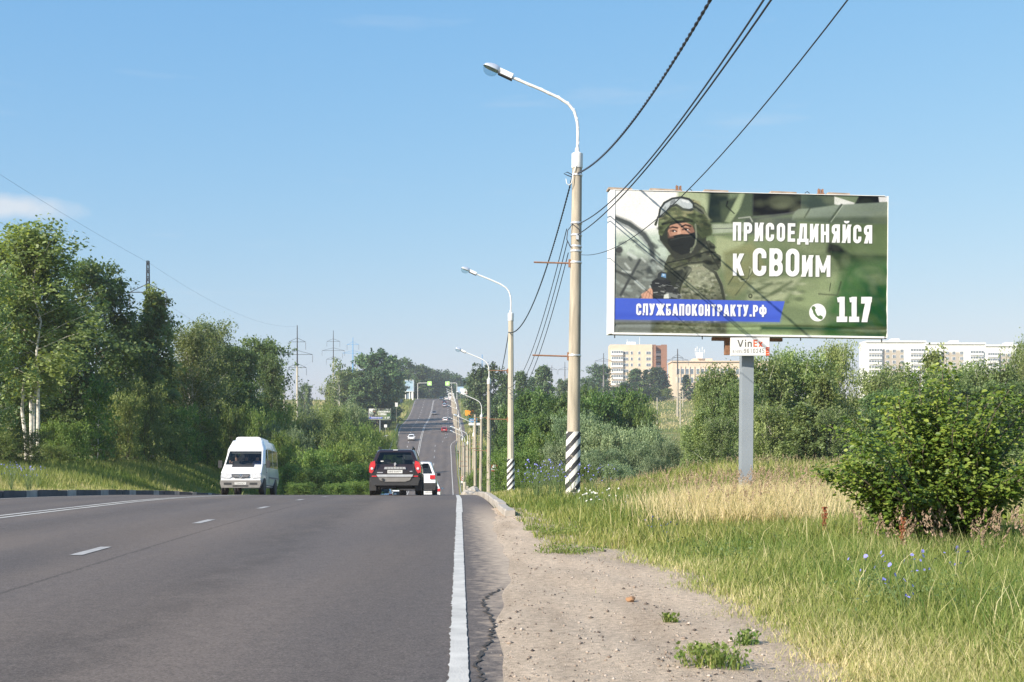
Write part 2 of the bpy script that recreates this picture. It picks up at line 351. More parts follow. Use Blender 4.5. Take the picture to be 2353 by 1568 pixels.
def mat_asphalt():
    m, t, p = nodes('asphalt'); lk = t.links.new
    g = t.nodes.new('ShaderNodeNewGeometry')
    dt = t.nodes.new('ShaderNodeVectorMath'); dt.operation = 'DOT_PRODUCT'; dt.inputs[1].default_value = (1, -SL, 0); lk(g.outputs['Position'], dt.inputs[0])
    def noise(s, d, r=.6, vec=None, sc=None):
        n = t.nodes.new('ShaderNodeTexNoise'); n.inputs['Scale'].default_value = s; n.inputs['Detail'].default_value = d; n.inputs['Roughness'].default_value = r
        if sc:
            q = t.nodes.new('ShaderNodeMapping'); q.inputs['Scale'].default_value = sc; q.inputs['Rotation'].default_value = (0, 0, -.045); lk(g.outputs['Position'], q.inputs[0]); lk(q.outputs[0], n.inputs[0])
        else: lk(g.outputs['Position'], n.inputs[0])
        return n
    fine = noise(42, 5, .85); mid = noise(9, 6); big = noise(.35, 5, .55, sc=(1.4, .25, 1)); patch = noise(.9, 4, .6)
    # tyre lanes: worn dark bands along the wheels' paths
    ws = t.nodes.new('ShaderNodeMath'); ws.operation = 'MULTIPLY'; ws.inputs[1].default_value = 2 * math.pi / 1.95; lk(dt.outputs['Value'], ws.inputs[0])
    sn = t.nodes.new('ShaderNodeMath'); sn.operation = 'SINE'; lk(ws.outputs[0], sn.inputs[0])
    def mr(nd, a, b, lo, hi):
        q = t.nodes.new('ShaderNodeMapRange'); q.inputs[1].default_value = a; q.inputs[2].default_value = b; q.inputs[3].default_value = lo; q.inputs[4].default_value = hi; lk(nd.outputs[0], q.inputs[0]); return q
    a = mr(fine, .32, .68, .40, 1.60); b = mr(mid, .3, .7, .85, 1.15); c = mr(big, .3, .7, .95, 1.05); d = mr(sn, -1, 1, .92, 1.07)
    def mul(x, y):
        q = t.nodes.new('ShaderNodeMath'); q.operation = 'MULTIPLY'; lk(x.outputs[0], q.inputs[0]); lk(y.outputs[0], q.inputs[1]); return q
    v = mul(mul(a, b), mul(c, d))
    cr = t.nodes.new('ShaderNodeValToRGB'); e = cr.color_ramp.elements
    e[0].position = .4; e[0].color = (.106, .090, .082, 1); e[1].position = .62; e[1].color = (.128, .104, .088, 1); lk(big.outputs[0], cr.inputs[0])
    x = t.nodes.new('ShaderNodeVectorMath'); x.operation = 'SCALE'; lk(cr.outputs[0], x.inputs[0]); lk(v.outputs[0], x.inputs['Scale'])
    # bitumen stains
    st = mr(patch, .62, .76, 1, .93)
    x2 = t.nodes.new('ShaderNodeVectorMath'); x2.operation = 'SCALE'; lk(x.outputs[0], x2.inputs[0]); lk(st.outputs[0], x2.inputs['Scale'])
    # an oily trail between the wheel paths of the right lane, and faint sealed seams
    def mth(op, a_, b_):
        q = t.nodes.new('ShaderNodeMath'); q.operation = op
        for i_, v_ in enumerate((a_, b_)):
            if isinstance(v_, (int, float)): q.inputs[i_].default_value = v_
            else: lk(v_, q.inputs[i_])
        return q.outputs[0]
    wob = noise(.5, 4, .6); stn = noise(3.0, 5, .65, sc=(1, .45, 1))
    o_ = mth('ADD', dt.outputs['Value'], mth('MULTIPLY', mth('SUBTRACT', wob.outputs[0], .5), 1.4))
    band = mth('SUBTRACT', 1, mth('MINIMUM', 1, mth('MULTIPLY', mth('ABSOLUTE', mth('ADD', o_, 2.05), 0), 2.2)))
    oil = t.nodes.new('ShaderNodeMapRange'); oil.inputs[1].default_value = .38; oil.inputs[2].default_value = .56; lk(stn.outputs[0], oil.inputs[0])
    oilm = mth('SUBTRACT', 1, mth('MULTIPLY', mth('MULTIPLY', band, oil.outputs[0]), .24))
    sm = mth('ABSOLUTE', mth('ADD', mth('ADD', dt.outputs['Value'], 3.55), mth('MULTIPLY', mth('SUBTRACT', mid.outputs[0], .5), .12)), 0)
    seam = t.nodes.new('ShaderNodeMapRange'); seam.inputs[1].default_value = .012; seam.inputs[2].default_value = .03; seam.inputs[3].default_value = .62; lk(sm, seam.inputs[0])
    x3 = t.nodes.new('ShaderNodeVectorMath'); x3.operation = 'SCALE'; lk(x2.outputs[0], x3.inputs[0]); lk(mth('MULTIPLY', oilm, seam.outputs[0]), x3.inputs['Scale']); x2 = x3
    # pale and reddish stones in the mix
    vo = t.nodes.new('ShaderNodeTexVoronoi'); vo.inputs['Scale'].default_value = 55; lk(g.outputs['Position'], vo.inputs[0])
    vr = t.nodes.new('ShaderNodeMapRange'); vr.inputs[1].default_value = .27; vr.inputs[2].default_value = .14; lk(vo.outputs['Distance'], vr.inputs[0])
    vm = t.nodes.new('ShaderNodeMath'); vm.operation = 'MULTIPLY'; vm.inputs[1].default_value = .75; lk(vr.outputs[0], vm.inputs[0])
    xm = t.nodes.new('ShaderNodeMix'); xm.data_type = 'RGBA'; xm.inputs[7].default_value = (.22, .185, .165, 1); lk(vm.outputs[0], xm.inputs[0]); lk(x2.outputs[0], xm.inputs[6])
    # dust blown over the broken edge beside the dirt
    du = t.nodes.new('ShaderNodeMath'); du.operation = 'MULTIPLY_ADD'; du.inputs[1].default_value = .9; lk(mid.outputs[0], du.inputs[0]); lk(dt.outputs['Value'], du.inputs[2])
    dr = t.nodes.new('ShaderNodeMapRange'); dr.inputs[1].default_value = .60; dr.inputs[2].default_value = .96; dr.inputs[4].default_value = .92; lk(du.outputs[0], dr.inputs[0])
    sy = t.nodes.new('ShaderNodeSeparateXYZ'); lk(g.outputs['Position'], sy.inputs[0]); fy = t.nodes.new('ShaderNodeMapRange'); fy.inputs[1].default_value = 30; fy.inputs[2].default_value = 20; lk(sy.outputs[1], fy.inputs[0])
    dm = t.nodes.new('ShaderNodeMath'); dm.operation = 'MULTIPLY'; lk(dr.outputs[0], dm.inputs[0]); lk(fy.outputs[0], dm.inputs[1])
    xd = t.nodes.new('ShaderNodeMix'); xd.data_type = 'RGBA'; xd.inputs[7].default_value = (.45, .36, .27, 1); lk(dm.outputs[0], xd.inputs[0]); lk(xm.outputs[2], xd.inputs[6])
    lk(xd.outputs[2], p.inputs['Base Color']); p.inputs['Roughness'].default_value = .82; p.inputs['Specular IOR Level'].default_value = .3
    bp = t.nodes.new('ShaderNodeBump'); bp.inputs['Strength'].default_value = .7; bp.inputs['Distance'].default_value = .006; lk(fine.outputs[0], bp.inputs['Height']); lk(bp.outputs[0], p.inputs['Normal'])
    return m
M['asphalt'] = mat_asphalt()
yr = YL[(YL <= 800)]
sp = np.linspace(0, 1, 8)[None]
jag = lambda Y: .025 * np.sin(Y * 3.1) + .03 * np.sin(Y * 1.3 + 1) 
ofr = road_left(yr)[:, None] * (1 - sp) + (road_right(yr) + jag(yr) * (yr < 24))[:, None] * sp
sheet(ofr, yr, lambda o, Y: RZ(Y) + 0 * o, 'road', M['asphalt'])

# ---- painted markings
def ribbon(name, offc, w, y0, y1, mat, lift=.005, step=.5, rag=0.):
    Y = np.arange(y0, y1 + 1e-6, step if y1 - y0 > step else (y1 - y0))
    Y = np.unique(np.concatenate([Y, YL[(YL > y0) & (YL < y1)]]))
    oc = offc(Y) if callable(offc) else np.full(len(Y), offc)
    rl = -np.abs(rng.normal(0, rag, len(Y))) if rag else 0; rr = rng.normal(0, rag * .25, len(Y)) if rag else 0
    o2 = np.stack([oc - w / 2 + rl, oc + w / 2 + rr], 1)
    return o2, Y, lift
def put(lst, name, mat):
    vs = []; fs = []; b = 0
    for o2, Y, lift in lst:
        X = o2 + SL * Y[:, None]; Z = RZ(Y)[:, None] + lift + 0 * o2
        v = np.stack([X, np.repeat(Y[:, None], 2, 1), Z], -1).reshape(-1, 3); vs.append(v)
        i = np.arange(len(Y) - 1) * 2 + b; fs.append(np.stack([i, i + 1, i + 3, i + 2], -1)); b += len(v)
    return tag(np_mesh(name, np.concatenate(vs), np.concatenate(fs), mat), kind='structure')
put([ribbon('', edge_off, .095, 2, 24, 0, .007, .06, .008), ribbon('', edge_off, .13, 24, 620, 0, .006, 2)], 'right_edge_marking', M['mark'])
DL = -4.05
cl_ = lambda s: (lambda Y: s + np.interp(Y, [0, 60, 293, 405, 485, 700], [-7.95, -7.95, -8.5, -9.7, -9.5, -9.4]))
dl = []
k = 0
while 13.6 - 18 + 6.3 * k < 110:
    y0 = 13.45 - 18.9 + 6.3 * k; k += 1
    if y0 > 2: dl.append(ribbon('', DL, .13, y0, y0 + 1.55, 0, .006, .4, .006))
for y0 in np.arange(112, 560, 12): dl.append(ribbon('', lambda Y: (edge_off(Y) + cl_(0)(Y)) / 2 * (1 if y0 < 312 else .7), .16, y0, y0 + 4, 0, .006, 2))
for y0 in np.arange(330, 560, 12): dl.append(ribbon('', lambda Y: (edge_off(Y) * .65 + cl_(0)(Y) * .35), .16, y0, y0 + 4, 0, .006, 2))
put(dl, 'lane_marking', M['mark_worn'])
cl_ = lambda s: (lambda Y: s + np.interp(Y, [0, 60, 293, 405, 485, 700], [-7.95, -7.95, -8.5, -9.7, -9.5, -9.4]))
put([ribbon('', cl_(-.16), .12, 8, 560, 0, .006, 1.5, .006), ribbon('', cl_(.16), .12, 8, 560, 0, .006, 1.5, .006)], 'centre_marking', M['mark'])
put([ribbon('', lambda Y: road_left(Y) + .55, .1, 8, 600, 0, .006, 1.5, .01)] + [ribbon('', lambda Y: (road_left(Y) + .5 + cl_(0)(Y)) / 2, .14, y0, y0 + 4, 0, .006, 2) for y0 in np.arange(230, 560, 12)], 'left_edge_marking', M['mark'])

# ---- dirt shoulder
def mat_dirt():
    m, t, p = nodes('dirt'); lk = t.links.new; g = t.nodes.new('ShaderNodeNewGeometry')
    def noise(s, d, r):
        n = t.nodes.new('ShaderNodeTexNoise'); n.inputs['Scale'].default_value = s; n.inputs['Detail'].default_value = d; n.inputs['Roughness'].default_value = r; lk(g.outputs['Position'], n.inputs[0]); return n
    a, b, c = noise(1.3, 6, .6), noise(22, 6, .7), noise(120, 3, .7)
    mpd = t.nodes.new('ShaderNodeMapping'); mpd.inputs['Scale'].default_value = (2.2, .35, 1); lk(g.outputs['Position'], mpd.inputs[0]); lk(mpd.outputs[0], a.inputs[0])
    cr = t.nodes.new('ShaderNodeValToRGB'); e = cr.color_ramp.elements
    e[0].position = .32; e[0].color = (.47, .37, .275, 1); e[1].position = .6; e[1].color = (.61, .49, .37, 1); lk(a.outputs[0], cr.inputs[0])
    ad = t.nodes.new('ShaderNodeMath'); ad.operation = 'ADD'; lk(b.outputs[0], ad.inputs[0]); lk(c.outputs[0], ad.inputs[1])
    r = t.nodes.new('ShaderNodeMapRange'); r.inputs[1].default_value = .70; r.inputs[2].default_value = 1.30; r.inputs[3].default_value = .5; r.inputs[4].default_value = 1.42; lk(ad.outputs[0], r.inputs[0])
    x = t.nodes.new('ShaderNodeVectorMath'); x.operation = 'SCALE'; lk(cr.outputs[0], x.inputs[0]); lk(r.outputs[0], x.inputs['Scale'])
    lk(x.outputs[0], p.inputs['Base Color']); p.inputs['Roughness'].default_value = 1; p.inputs['Specular IOR Level'].default_value = .1
    bp = t.nodes.new('ShaderNodeBump'); bp.inputs['Strength'].default_value = .9; bp.inputs['Distance'].default_value = .02; lk(ad.outputs[0], bp.inputs['Height']); lk(bp.outputs[0], p.inputs['Normal'])
    return m
M['dirt'] = mat_dirt()
def dirt_left(Y): return road_right(Y) - .12 + 0 * Y
def dirt_right(Y): return np.interp(Y, [4, 6, 7.5, 8.8, 10.8, 12.2, 18.3, 21, 25, 28], [1.64, 1.62, 1.62, 1.59, 1.58, 1.49, 1.54, 1.30, .96, .9]) + .5 * .09 * np.sin(Y * 1.9) + .03 * np.sin(Y * 4.3 + 1) + .03 * np.sin(Y * 11.3) + .02 * np.sin(Y * 23)
yd = np.arange(1.5, 26.01, .1)
fr = np.linspace(0, 1, 12)[None]
od = dirt_left(yd)[:, None] * (1 - fr) + (dirt_right(yd)[:, None] + .55) * fr
def zdirt(o, Y):
    e = np.minimum((o - dirt_left(Y)[:, :1] if o.ndim == 2 else 0), 9)
    f = np.clip((o - dirt_left(Y)) / (dirt_right(Y) + .55 - dirt_left(Y)), 0, 1)
    rr = road_right(Y); edge = sst(rr - .08, rr + .12, o) ; rs_ = RZ(Y) - .010
    return rs_ + edge * (np.maximum(terr(np.maximum(o, 1.2), Y) * 0 + RZ(Y) + .003, terr(o, Y) + .008) - rs_) + .012 * np.sin(o * 7 + Y * 3) * np.sin(f * math.pi) + .03 * np.sin(f * math.pi) 
sheet(od, yd, zdirt, 'dirt_shoulder', M['dirt'])
# crack along the broken asphalt edge
mb = MB(); pts = []
for y in np.arange(4.5, 10.2, .06): pts.append((float(road_right(y)) - .10 + SL * y + rnd.uniform(-.025, .025) - .05 * math.sin(y * 2.2), y))
for (a, b) in zip(pts[:-1], pts[1:]):
    w0, w1 = rnd.uniform(.003, .014), rnd.uniform(.003, .014)
    z0, z1 = float(RZ(a[1])) + .006, float(RZ(b[1])) + .006
    mb.add([(a[0] - w0, a[1], z0), (a[0] + w0, a[1], z0), (b[0] + w1, b[1], z1), (b[0] - w1, b[1], z1)], [(0, 1, 2, 3)])
tag(mb.build('asphalt_crack', mk('crack', (.04, .035, .032), 1)), kind='structure')
# ---- kerbs
def kerb(name, off, y0, y1, h, w, mats, lab):
    k = MB(); y = y0; i = 0
    while y < y1:
        ye = min(y + .98, y1); k.mi = i % len(mats); i += 1
        o0 = off(y) if callable(off) else off; o1 = off(ye) if callable(off) else off
        ja = rnd.uniform(-.012, .012)
        v = []
        for (oo, yy) in ((o0, y), (o1, ye)):
            X = oo + SL * yy + ja; Z = float(RZ(yy))
            v += [(X, yy, Z - .12), (X + w, yy, Z - .12), (X + w, yy, Z + h + ja), (X + .02, yy, Z + h + ja), (X, yy, Z + h - .02)]
        k.add(v, [(0, 1, 2, 3, 4), (9, 8, 7, 6, 5), (0, 5, 6, 1), (1, 6, 7, 2), (2, 7, 8, 3), (3, 8, 9, 4), (4, 9, 5, 0)])
        y = ye + .02
    return tag(k.build(name, mats), kind='structure')
kerb('left_kerb', lambda y: float(road_left(y)) - .20, 12, 130, .20, .2, [M['kerb_dark'], M['kerb_dark'], M['kerbstone'], M['kerb_dark']], '')
kerb('right_kerb', lambda y: float(road_right(y)) + .06 + .12 * max(0, (23.5 - y) / 3), 21.5, 70, .13, .16, [M['kerbstone']], '')
# ------------------------------------------------------------------ printed surfaces: a painter on a fine vertex grid
class Canvas:
    """colour at every vertex of a fine grid; primitives are laid down by signed distance"""
    def __init__(s, X, Y, base): s.X = X; s.Y = Y; s.c = np.zeros(X.shape + (3,)); s.c[:] = base; s.px = abs(X[0, 1] - X[0, 0])
    def _bb(s, x0, y0, x1, y1, p):
        m = (s.X > x0 - p) & (s.X < x1 + p) & (s.Y > y0 - p) & (s.Y < y1 + p)
        r = np.where(m.any(1))[0]; c = np.where(m.any(0))[0]
        if len(r) == 0 or len(c) == 0: return None
        return slice(r[0], r[-1] + 1), slice(c[0], c[-1] + 1)
    def _mix(s, sl, d, col, soft, a=1):
        w = np.clip(.5 - d / (soft if soft else s.px * 1.2), 0, 1)[..., None] * a
        s.c[sl] = s.c[sl] * (1 - w) + np.array(col) * w
    @staticmethod
    def sdpoly(X, Y, P):
        d = np.full(X.shape, 1e9); ins = np.zeros(X.shape, bool); n = len(P)
        for i in range(n):
            ax, ay = P[i]; bx, by = P[(i + 1) % n]; ex, ey = bx - ax, by - ay
            t = np.clip(((X - ax) * ex + (Y - ay) * ey) / (ex * ex + ey * ey + 1e-12), 0, 1)
            d = np.minimum(d, (X - ax - t * ex)**2 + (Y - ay - t * ey)**2)
            c = (ay > Y) != (by > Y); ins ^= c & (X < ex * (Y - ay) / (ey + 1e-12 * (ey == 0)) + ax)
        return np.where(ins, -1, 1) * np.sqrt(d)
    def poly(s, P, col, soft=None, a=1):
        p = (soft or 0) + 3; xs = [q[0] for q in P]; ys = [q[1] for q in P]; sl = s._bb(min(xs), min(ys), max(xs), max(ys), p)
        if sl: s._mix(sl, s.sdpoly(s.X[sl], s.Y[sl], P), lin(col), soft, a)
    def line(s, P, w, col, soft=None, a=1):
        p = (soft or 0) + w + 3; xs = [q[0] for q in P]; ys = [q[1] for q in P]; sl = s._bb(min(xs), min(ys), max(xs), max(ys), p)
        if not sl: return
        X, Y = s.X[sl], s.Y[sl]; d = np.full(X.shape, 1e9)
        for (ax, ay), (bx, by) in zip(P[:-1], P[1:]):
            ex, ey = bx - ax, by - ay; t = np.clip(((X - ax) * ex + (Y - ay) * ey) / (ex * ex + ey * ey + 1e-9), 0, 1)
            d = np.minimum(d, np.hypot(X - ax - t * ex, Y - ay - t * ey))
        s._mix(sl, d - w / 2, lin(col), soft, a)
    def ell(s, cx, cy, rx, ry, col, soft=None, a=1):
        sl = s._bb(cx - rx, cy - ry, cx + rx, cy + ry, (soft or 0) + 3)
        if sl: s._mix(sl, (np.hypot((s.X[sl] - cx) / rx, (s.Y[sl] - cy) / ry) - 1) * min(rx, ry), lin(col), soft, a)
    def speck(s, P, cols, n, r, seed):
        """printed camouflage: many small blots inside an outline"""
        q = random.Random(seed); xs = [p[0] for p in P]; ys = [p[1] for p in P]
        for _ in range(n):
            x, y = q.uniform(min(xs), max(xs)), q.uniform(min(ys), max(ys))
            if s.sdpoly(np.array([x]), np.array([y]), P)[0] < -r * .4:
                k = q.uniform(.4, 1.3) * r; s.ell(x, y, k * q.uniform(.7, 1.8), k * .7, q.choice(cols), k * .5, q.uniform(.35, .9))
    # ---- lettering: strokes built in a box one unit high
    def text(s, txt, x0, y0, x1, h, col, t=.2, gap=.12, slope=0, y1=None, ww=None, soft=None, dx=0, dy=0, a=1):
        adv = []; 
        for ch in txt: adv.append((GW.get(ch, .5) if ww is None else GW.get(ch, .5) * ww))
        tot = sum(adv) + gap * (len(txt) - 1); k = (x1 - x0) / tot; cx = x0
        for ch, wd in zip(txt, adv):
            s.glyph(ch, cx + dx, y0 + slope * (cx - x0) + dy, wd * k, h, t * h, col, soft, a); cx += (wd + gap) * k
    def glyph(s, ch, gx0, base, w, h, t, col, soft=None, a=1):
        if ch == ' ': return
        sl = s._bb(gx0 - w * .2, base - h * 1.3, gx0 + w * 1.2, base + h * .25, 3 + (soft or 0))
        if not sl: return
        X = s.X[sl] - gx0; Y = base - s.Y[sl]; d = np.full(X.shape, 1e9); tt = t / 2
        def seg(ax, ay, bx, by, e0=0, e1=0, th=None):
            th2 = (th or t) / 2; ex, ey = bx - ax, by - ay; ln = math.hypot(ex, ey); ux, uy = ex / ln, ey / ln
            u = (X - ax) * ux + (Y - ay) * uy; v = -(X - ax) * uy + (Y - ay) * ux
            return np.maximum(np.abs(v) - th2, np.maximum(-e0 - u, u - ln - e1))
        def ring(ax, ay, bx, by, r=None):
            hw, hh = (bx - ax) / 2, (by - ay) / 2; r = min(hw, hh, h * .24) if r is None else r
            q = np.abs(X - (ax + bx) / 2) - hw + r; p = np.abs(Y - (ay + by) / 2) - hh + r
            o = np.hypot(np.maximum(q, 0), np.maximum(p, 0)) + np.minimum(np.maximum(q, p), 0) - r
            hw2, hh2 = hw - t, hh - t; ri = max(r - t * .8, .001); q = np.abs(X - (ax + bx) / 2) - hw2 + ri; p = np.abs(Y - (ay + by) / 2) - hh2 + ri
            i = np.hypot(np.maximum(q, 0), np.maximum(p, 0)) + np.minimum(np.maximum(q, p), 0) - ri
            return np.maximum(o, -i)
        V = lambda x: seg(x, 0, x, h); H = lambda y, xa=0, xb=w: seg(xa, y, xb, y)
        U = lambda *ds: np.minimum.reduce(ds); I = lambda p, q: np.maximum(p, q)
        xl, xr, xc, top, bot = tt, w - tt, w / 2, h - tt, tt; dg = t * 1.12
        clip = lambda q: np.maximum(q, np.maximum(-Y, Y - h))
        cut = lambda q, xa, ya, yb: np.maximum(q, -np.maximum(xa - X, np.maximum(ya - Y, Y - yb)))
        if ch == 'П': d = U(V(xl), V(xr), H(top))
        elif ch == 'Н': d = U(V(xl), V(xr), H(h / 2))
        elif ch in 'ИЙ':
            d = U(V(xl), V(xr), clip(seg(xl, t * .6, xr, h - t * .6, t, t, dg)))
            if ch == 'Й': d = U(d, np.maximum(np.abs(np.hypot((X - xc) / 1.25, Y - h * 1.19) - h * .07) - t * .3, Y - h * 1.20))
        elif ch == 'Р' or ch == 'P': d = U(V(xl), ring(0, h * .40, w, h))
        elif ch == 'Я': d = U(V(xr), ring(0, h * .42, w, h), clip(seg(xl + t * .1, 0, xc + t * .1, h * .5, t, 0, dg)))
        elif ch in 'СC': d = cut(ring(0, 0, w, h), xc, h * .36, h * .64)
        elif ch in 'ОO0': d = ring(0, 0, w, h)
        elif ch in 'ЕE': d = U(V(xl), H(top), H(h / 2, 0, w * .92), H(bot))
        elif ch in 'ВB8': d = U(V(xl) if ch != '8' else 1e9 + 0 * X, ring(0, h / 2 - tt, w * .97, h), ring(0, 0, w, h / 2 + tt))
        elif ch == 'Д': d = U(seg(xr - t * .15, 0, xr - t * .15, h), H(top, w * .22, w - t * .15), np.maximum(seg(xl + t * .35, t, w * .22 + tt, h, t, t), np.maximum(t * .5 - Y, Y - h)), H(bot, -t * .2, w + t * .4), seg(t * .3, -h * .14, t * .3, bot), seg(w - t * .1, -h * .14, w - t * .1, bot))
        elif ch == 'Л': d = U(V(xr), H(top, w * .2, w), clip(seg(w * .28, h, w * .24, t * 1.3, 0, 0)), H(bot, 0, w * .27))
        elif ch in 'КK': d = U(V(xl), clip(seg(xl + t * .3, h * .42, w - t * .55, h, t * .2, t, dg)), clip(seg(w * .42, h * .58, w - t * .5, 0, 0, t, dg)))
        elif ch in 'МM': d = U(V(xl), V(xr), clip(seg(xl, h - t * .3, xc, h * .22, t * .3, 0, t * .9)), clip(seg(xr, h - t * .3, xc, h * .22, t * .3, 0, t * .9)))
        elif ch == 'У': d = U(clip(seg(xl, h, xc, h * .35, t, 0, dg)), clip(seg(xr, h, w * .38, tt, t, 0, dg)), H(bot, w * .08, w * .42))
        elif ch == 'Ж': d = U(seg(xc, 0, xc, h), clip(seg(tt, h, xc - t * .3, h / 2, t, 0, dg)), clip(seg(tt, 0, xc - t * .3, h / 2, t, 0, dg)), clip(seg(xr, h, xc + t * .3, h / 2, t, 0, dg)), clip(seg(xr, 0, xc + t * .3, h / 2, t, 0, dg)))
        elif ch == 'Б': d = U(V(xl), H(top, 0, w * .92), ring(0, 0, w, h * .58))
        elif ch in 'АA': d = U(clip(seg(tt * .8, 0, xc - t * .1, h, t, t)), clip(seg(w - tt * .8, 0, xc + t * .1, h, t, t)), H(h * .25, w * .2, w * .8))
        elif ch in 'ТT': d = U(seg(xc, 0, xc, h), H(top))
        elif ch == 'Ф': d = U(seg(xc, -h * .02, xc, h * 1.02), ring(0, h * .18, w, h * .86))
        elif ch == '.': d = np.maximum(np.abs(X - xc) - tt * 1.1, np.abs(Y - t * .55) - t * .55)
        elif ch == '1': d = U(seg(xc, 0, xc, h), H(bot, 0, w) if t > .19 * h else 1e9 + 0 * X, seg(xc - t * .9, h - t * .6, xc, h - t * .45, 0, 0, t * .9))
        elif ch == '7': d = U(H(top), clip(seg(xr - t * .05, h - t * .4, w * .34, 0, t * .4, t, dg)), seg(xl, h * .74, xl, h))
        elif ch == '2': d = U(H(bot), np.maximum(ring(0, h * .42, w, h), -np.maximum(X - xc, Y - h * .68)), clip(seg(tt * 1.2, t * .4, w - tt * 1.5, h * .56, 0, 0, dg)))
        elif ch == '3': d = np.maximum(U(ring(0, h / 2 - tt, w, h), ring(0, 0, w, h / 2 + tt)), -np.maximum(X - w * .45, np.maximum(h * .25 - Y, Y - h * .75)))
        elif ch == '4': d = U(seg(w * .7, 0, w * .7, h), H(h * .28), clip(seg(tt, h * .28, w * .62, h, tt, t, t)))
        elif ch == '5': d = U(H(top), seg(xl, h * .48, xl, h), np.maximum(ring(0, 0, w, h * .62), -np.maximum(X - xc, np.maximum(h * .22 - Y, Y - h * .5))), H(h * .62 - tt, 0, xc))
        elif ch in '69':
            Yo = Y
            d = U(ring(0, 0, w, h * .6), cut(ring(0, 0, w, h), xc, h * .1, h * .7)) if ch == '6' else U(ring(0, h * .4, w, h), np.maximum(ring(0, 0, w, h), -np.maximum(X - xc, np.maximum(h * .3 - Y, Y - h * .9))))
        elif ch == 'V': d = U(clip(seg(tt, h, xc, 0, t, t)), clip(seg(xr, h, xc, 0, t, t)))
        elif ch == 'i': d = U(seg(xc, 0, xc, h * .72), np.maximum(np.abs(X - xc) - tt, np.abs(Y - h * .92) - tt))
        elif ch == 'n': d = U(seg(xl, 0, xl, h * .72), seg(xr, 0, xr, h * .55), np.maximum(ring(0, 0, w, h * .74), h * .45 - Y))
        elif ch == 'x': d = np.maximum(U(seg(tt, 0, xr, h * .72, t, t), seg(tt, h * .72, xr, 0, t, t)), np.maximum(-Y, Y - h * .72))
        elif ch == '/': d = clip(seg(tt, 0, xr, h, 0, 0))
        elif ch == 'D': d = U(V(xl), ring(0, 0, w, h))
        elif ch == 'U': d = U(np.maximum(ring(0, 0, w, h), Y - h * .5), seg(xl, h * .4, xl, h), seg(xr, h * .4, xr, h))
        elif ch == 'S': d = U(np.maximum(ring(0, h / 2 - tt, w, h), -np.maximum(xc - X, Y - h * .76)) , np.maximum(ring(0, 0, w, h / 2 + tt), -np.maximum(X - xc, h * .24 - Y)))
        elif ch == 'R': d = U(V(xl), ring(0, h * .42, w, h), clip(seg(w - tt * 1.1, 0, xc, h * .5, t, 0, dg)))
        s._mix(sl, d, lin(col), soft, a)
GW = {'М': .72, 'M': .72, 'Ж': .86, 'Ф': .74, 'Д': .58, '.': .2, 'i': .2, '1': .5, 'К': .54, 'У': .54, 'А': .56, 'Л': .54, 'Т': .48, 'Е': .46, 'V': .72, 'x': .55, 'E': .52, 'n': .5, '/': .3, 'С': .5, 'О': .5, ' ': .3}

def printed(name, c, w, h, parent=None, loc=None, disp=None, flip=False, mat=None):
    """a printed sheet facing -Y, its lower left corner at the origin"""
    ny, nx = c.X.shape; u = np.linspace(0, w, nx)[None].repeat(ny, 0); v = np.linspace(h, 0, ny)[:, None].repeat(nx, 1)
    y = disp(u, v) if disp else 0 * u
    V = np.stack([u, y, v], -1).reshape(-1, 3); i = (np.arange(ny - 1)[:, None] * nx + np.arange(nx - 1)[None]).ravel()
    col = np.concatenate([c.c * .80, np.ones(c.c.shape[:2] + (1,))], -1).reshape(-1, 4)
    return np_mesh(name, V, np.stack([i, i + nx, i + nx + 1, i + 1], -1), mat or M['paint'], col=col, parent=parent, smooth=True, loc=loc)
def canvas(w, h, nx, base, scale=1.0):
    ny = max(int(nx * h / w), 2); X, Y = np.meshgrid(np.linspace(0, w, nx), np.linspace(0, h, ny)); return Canvas(X, Y, lin(base))

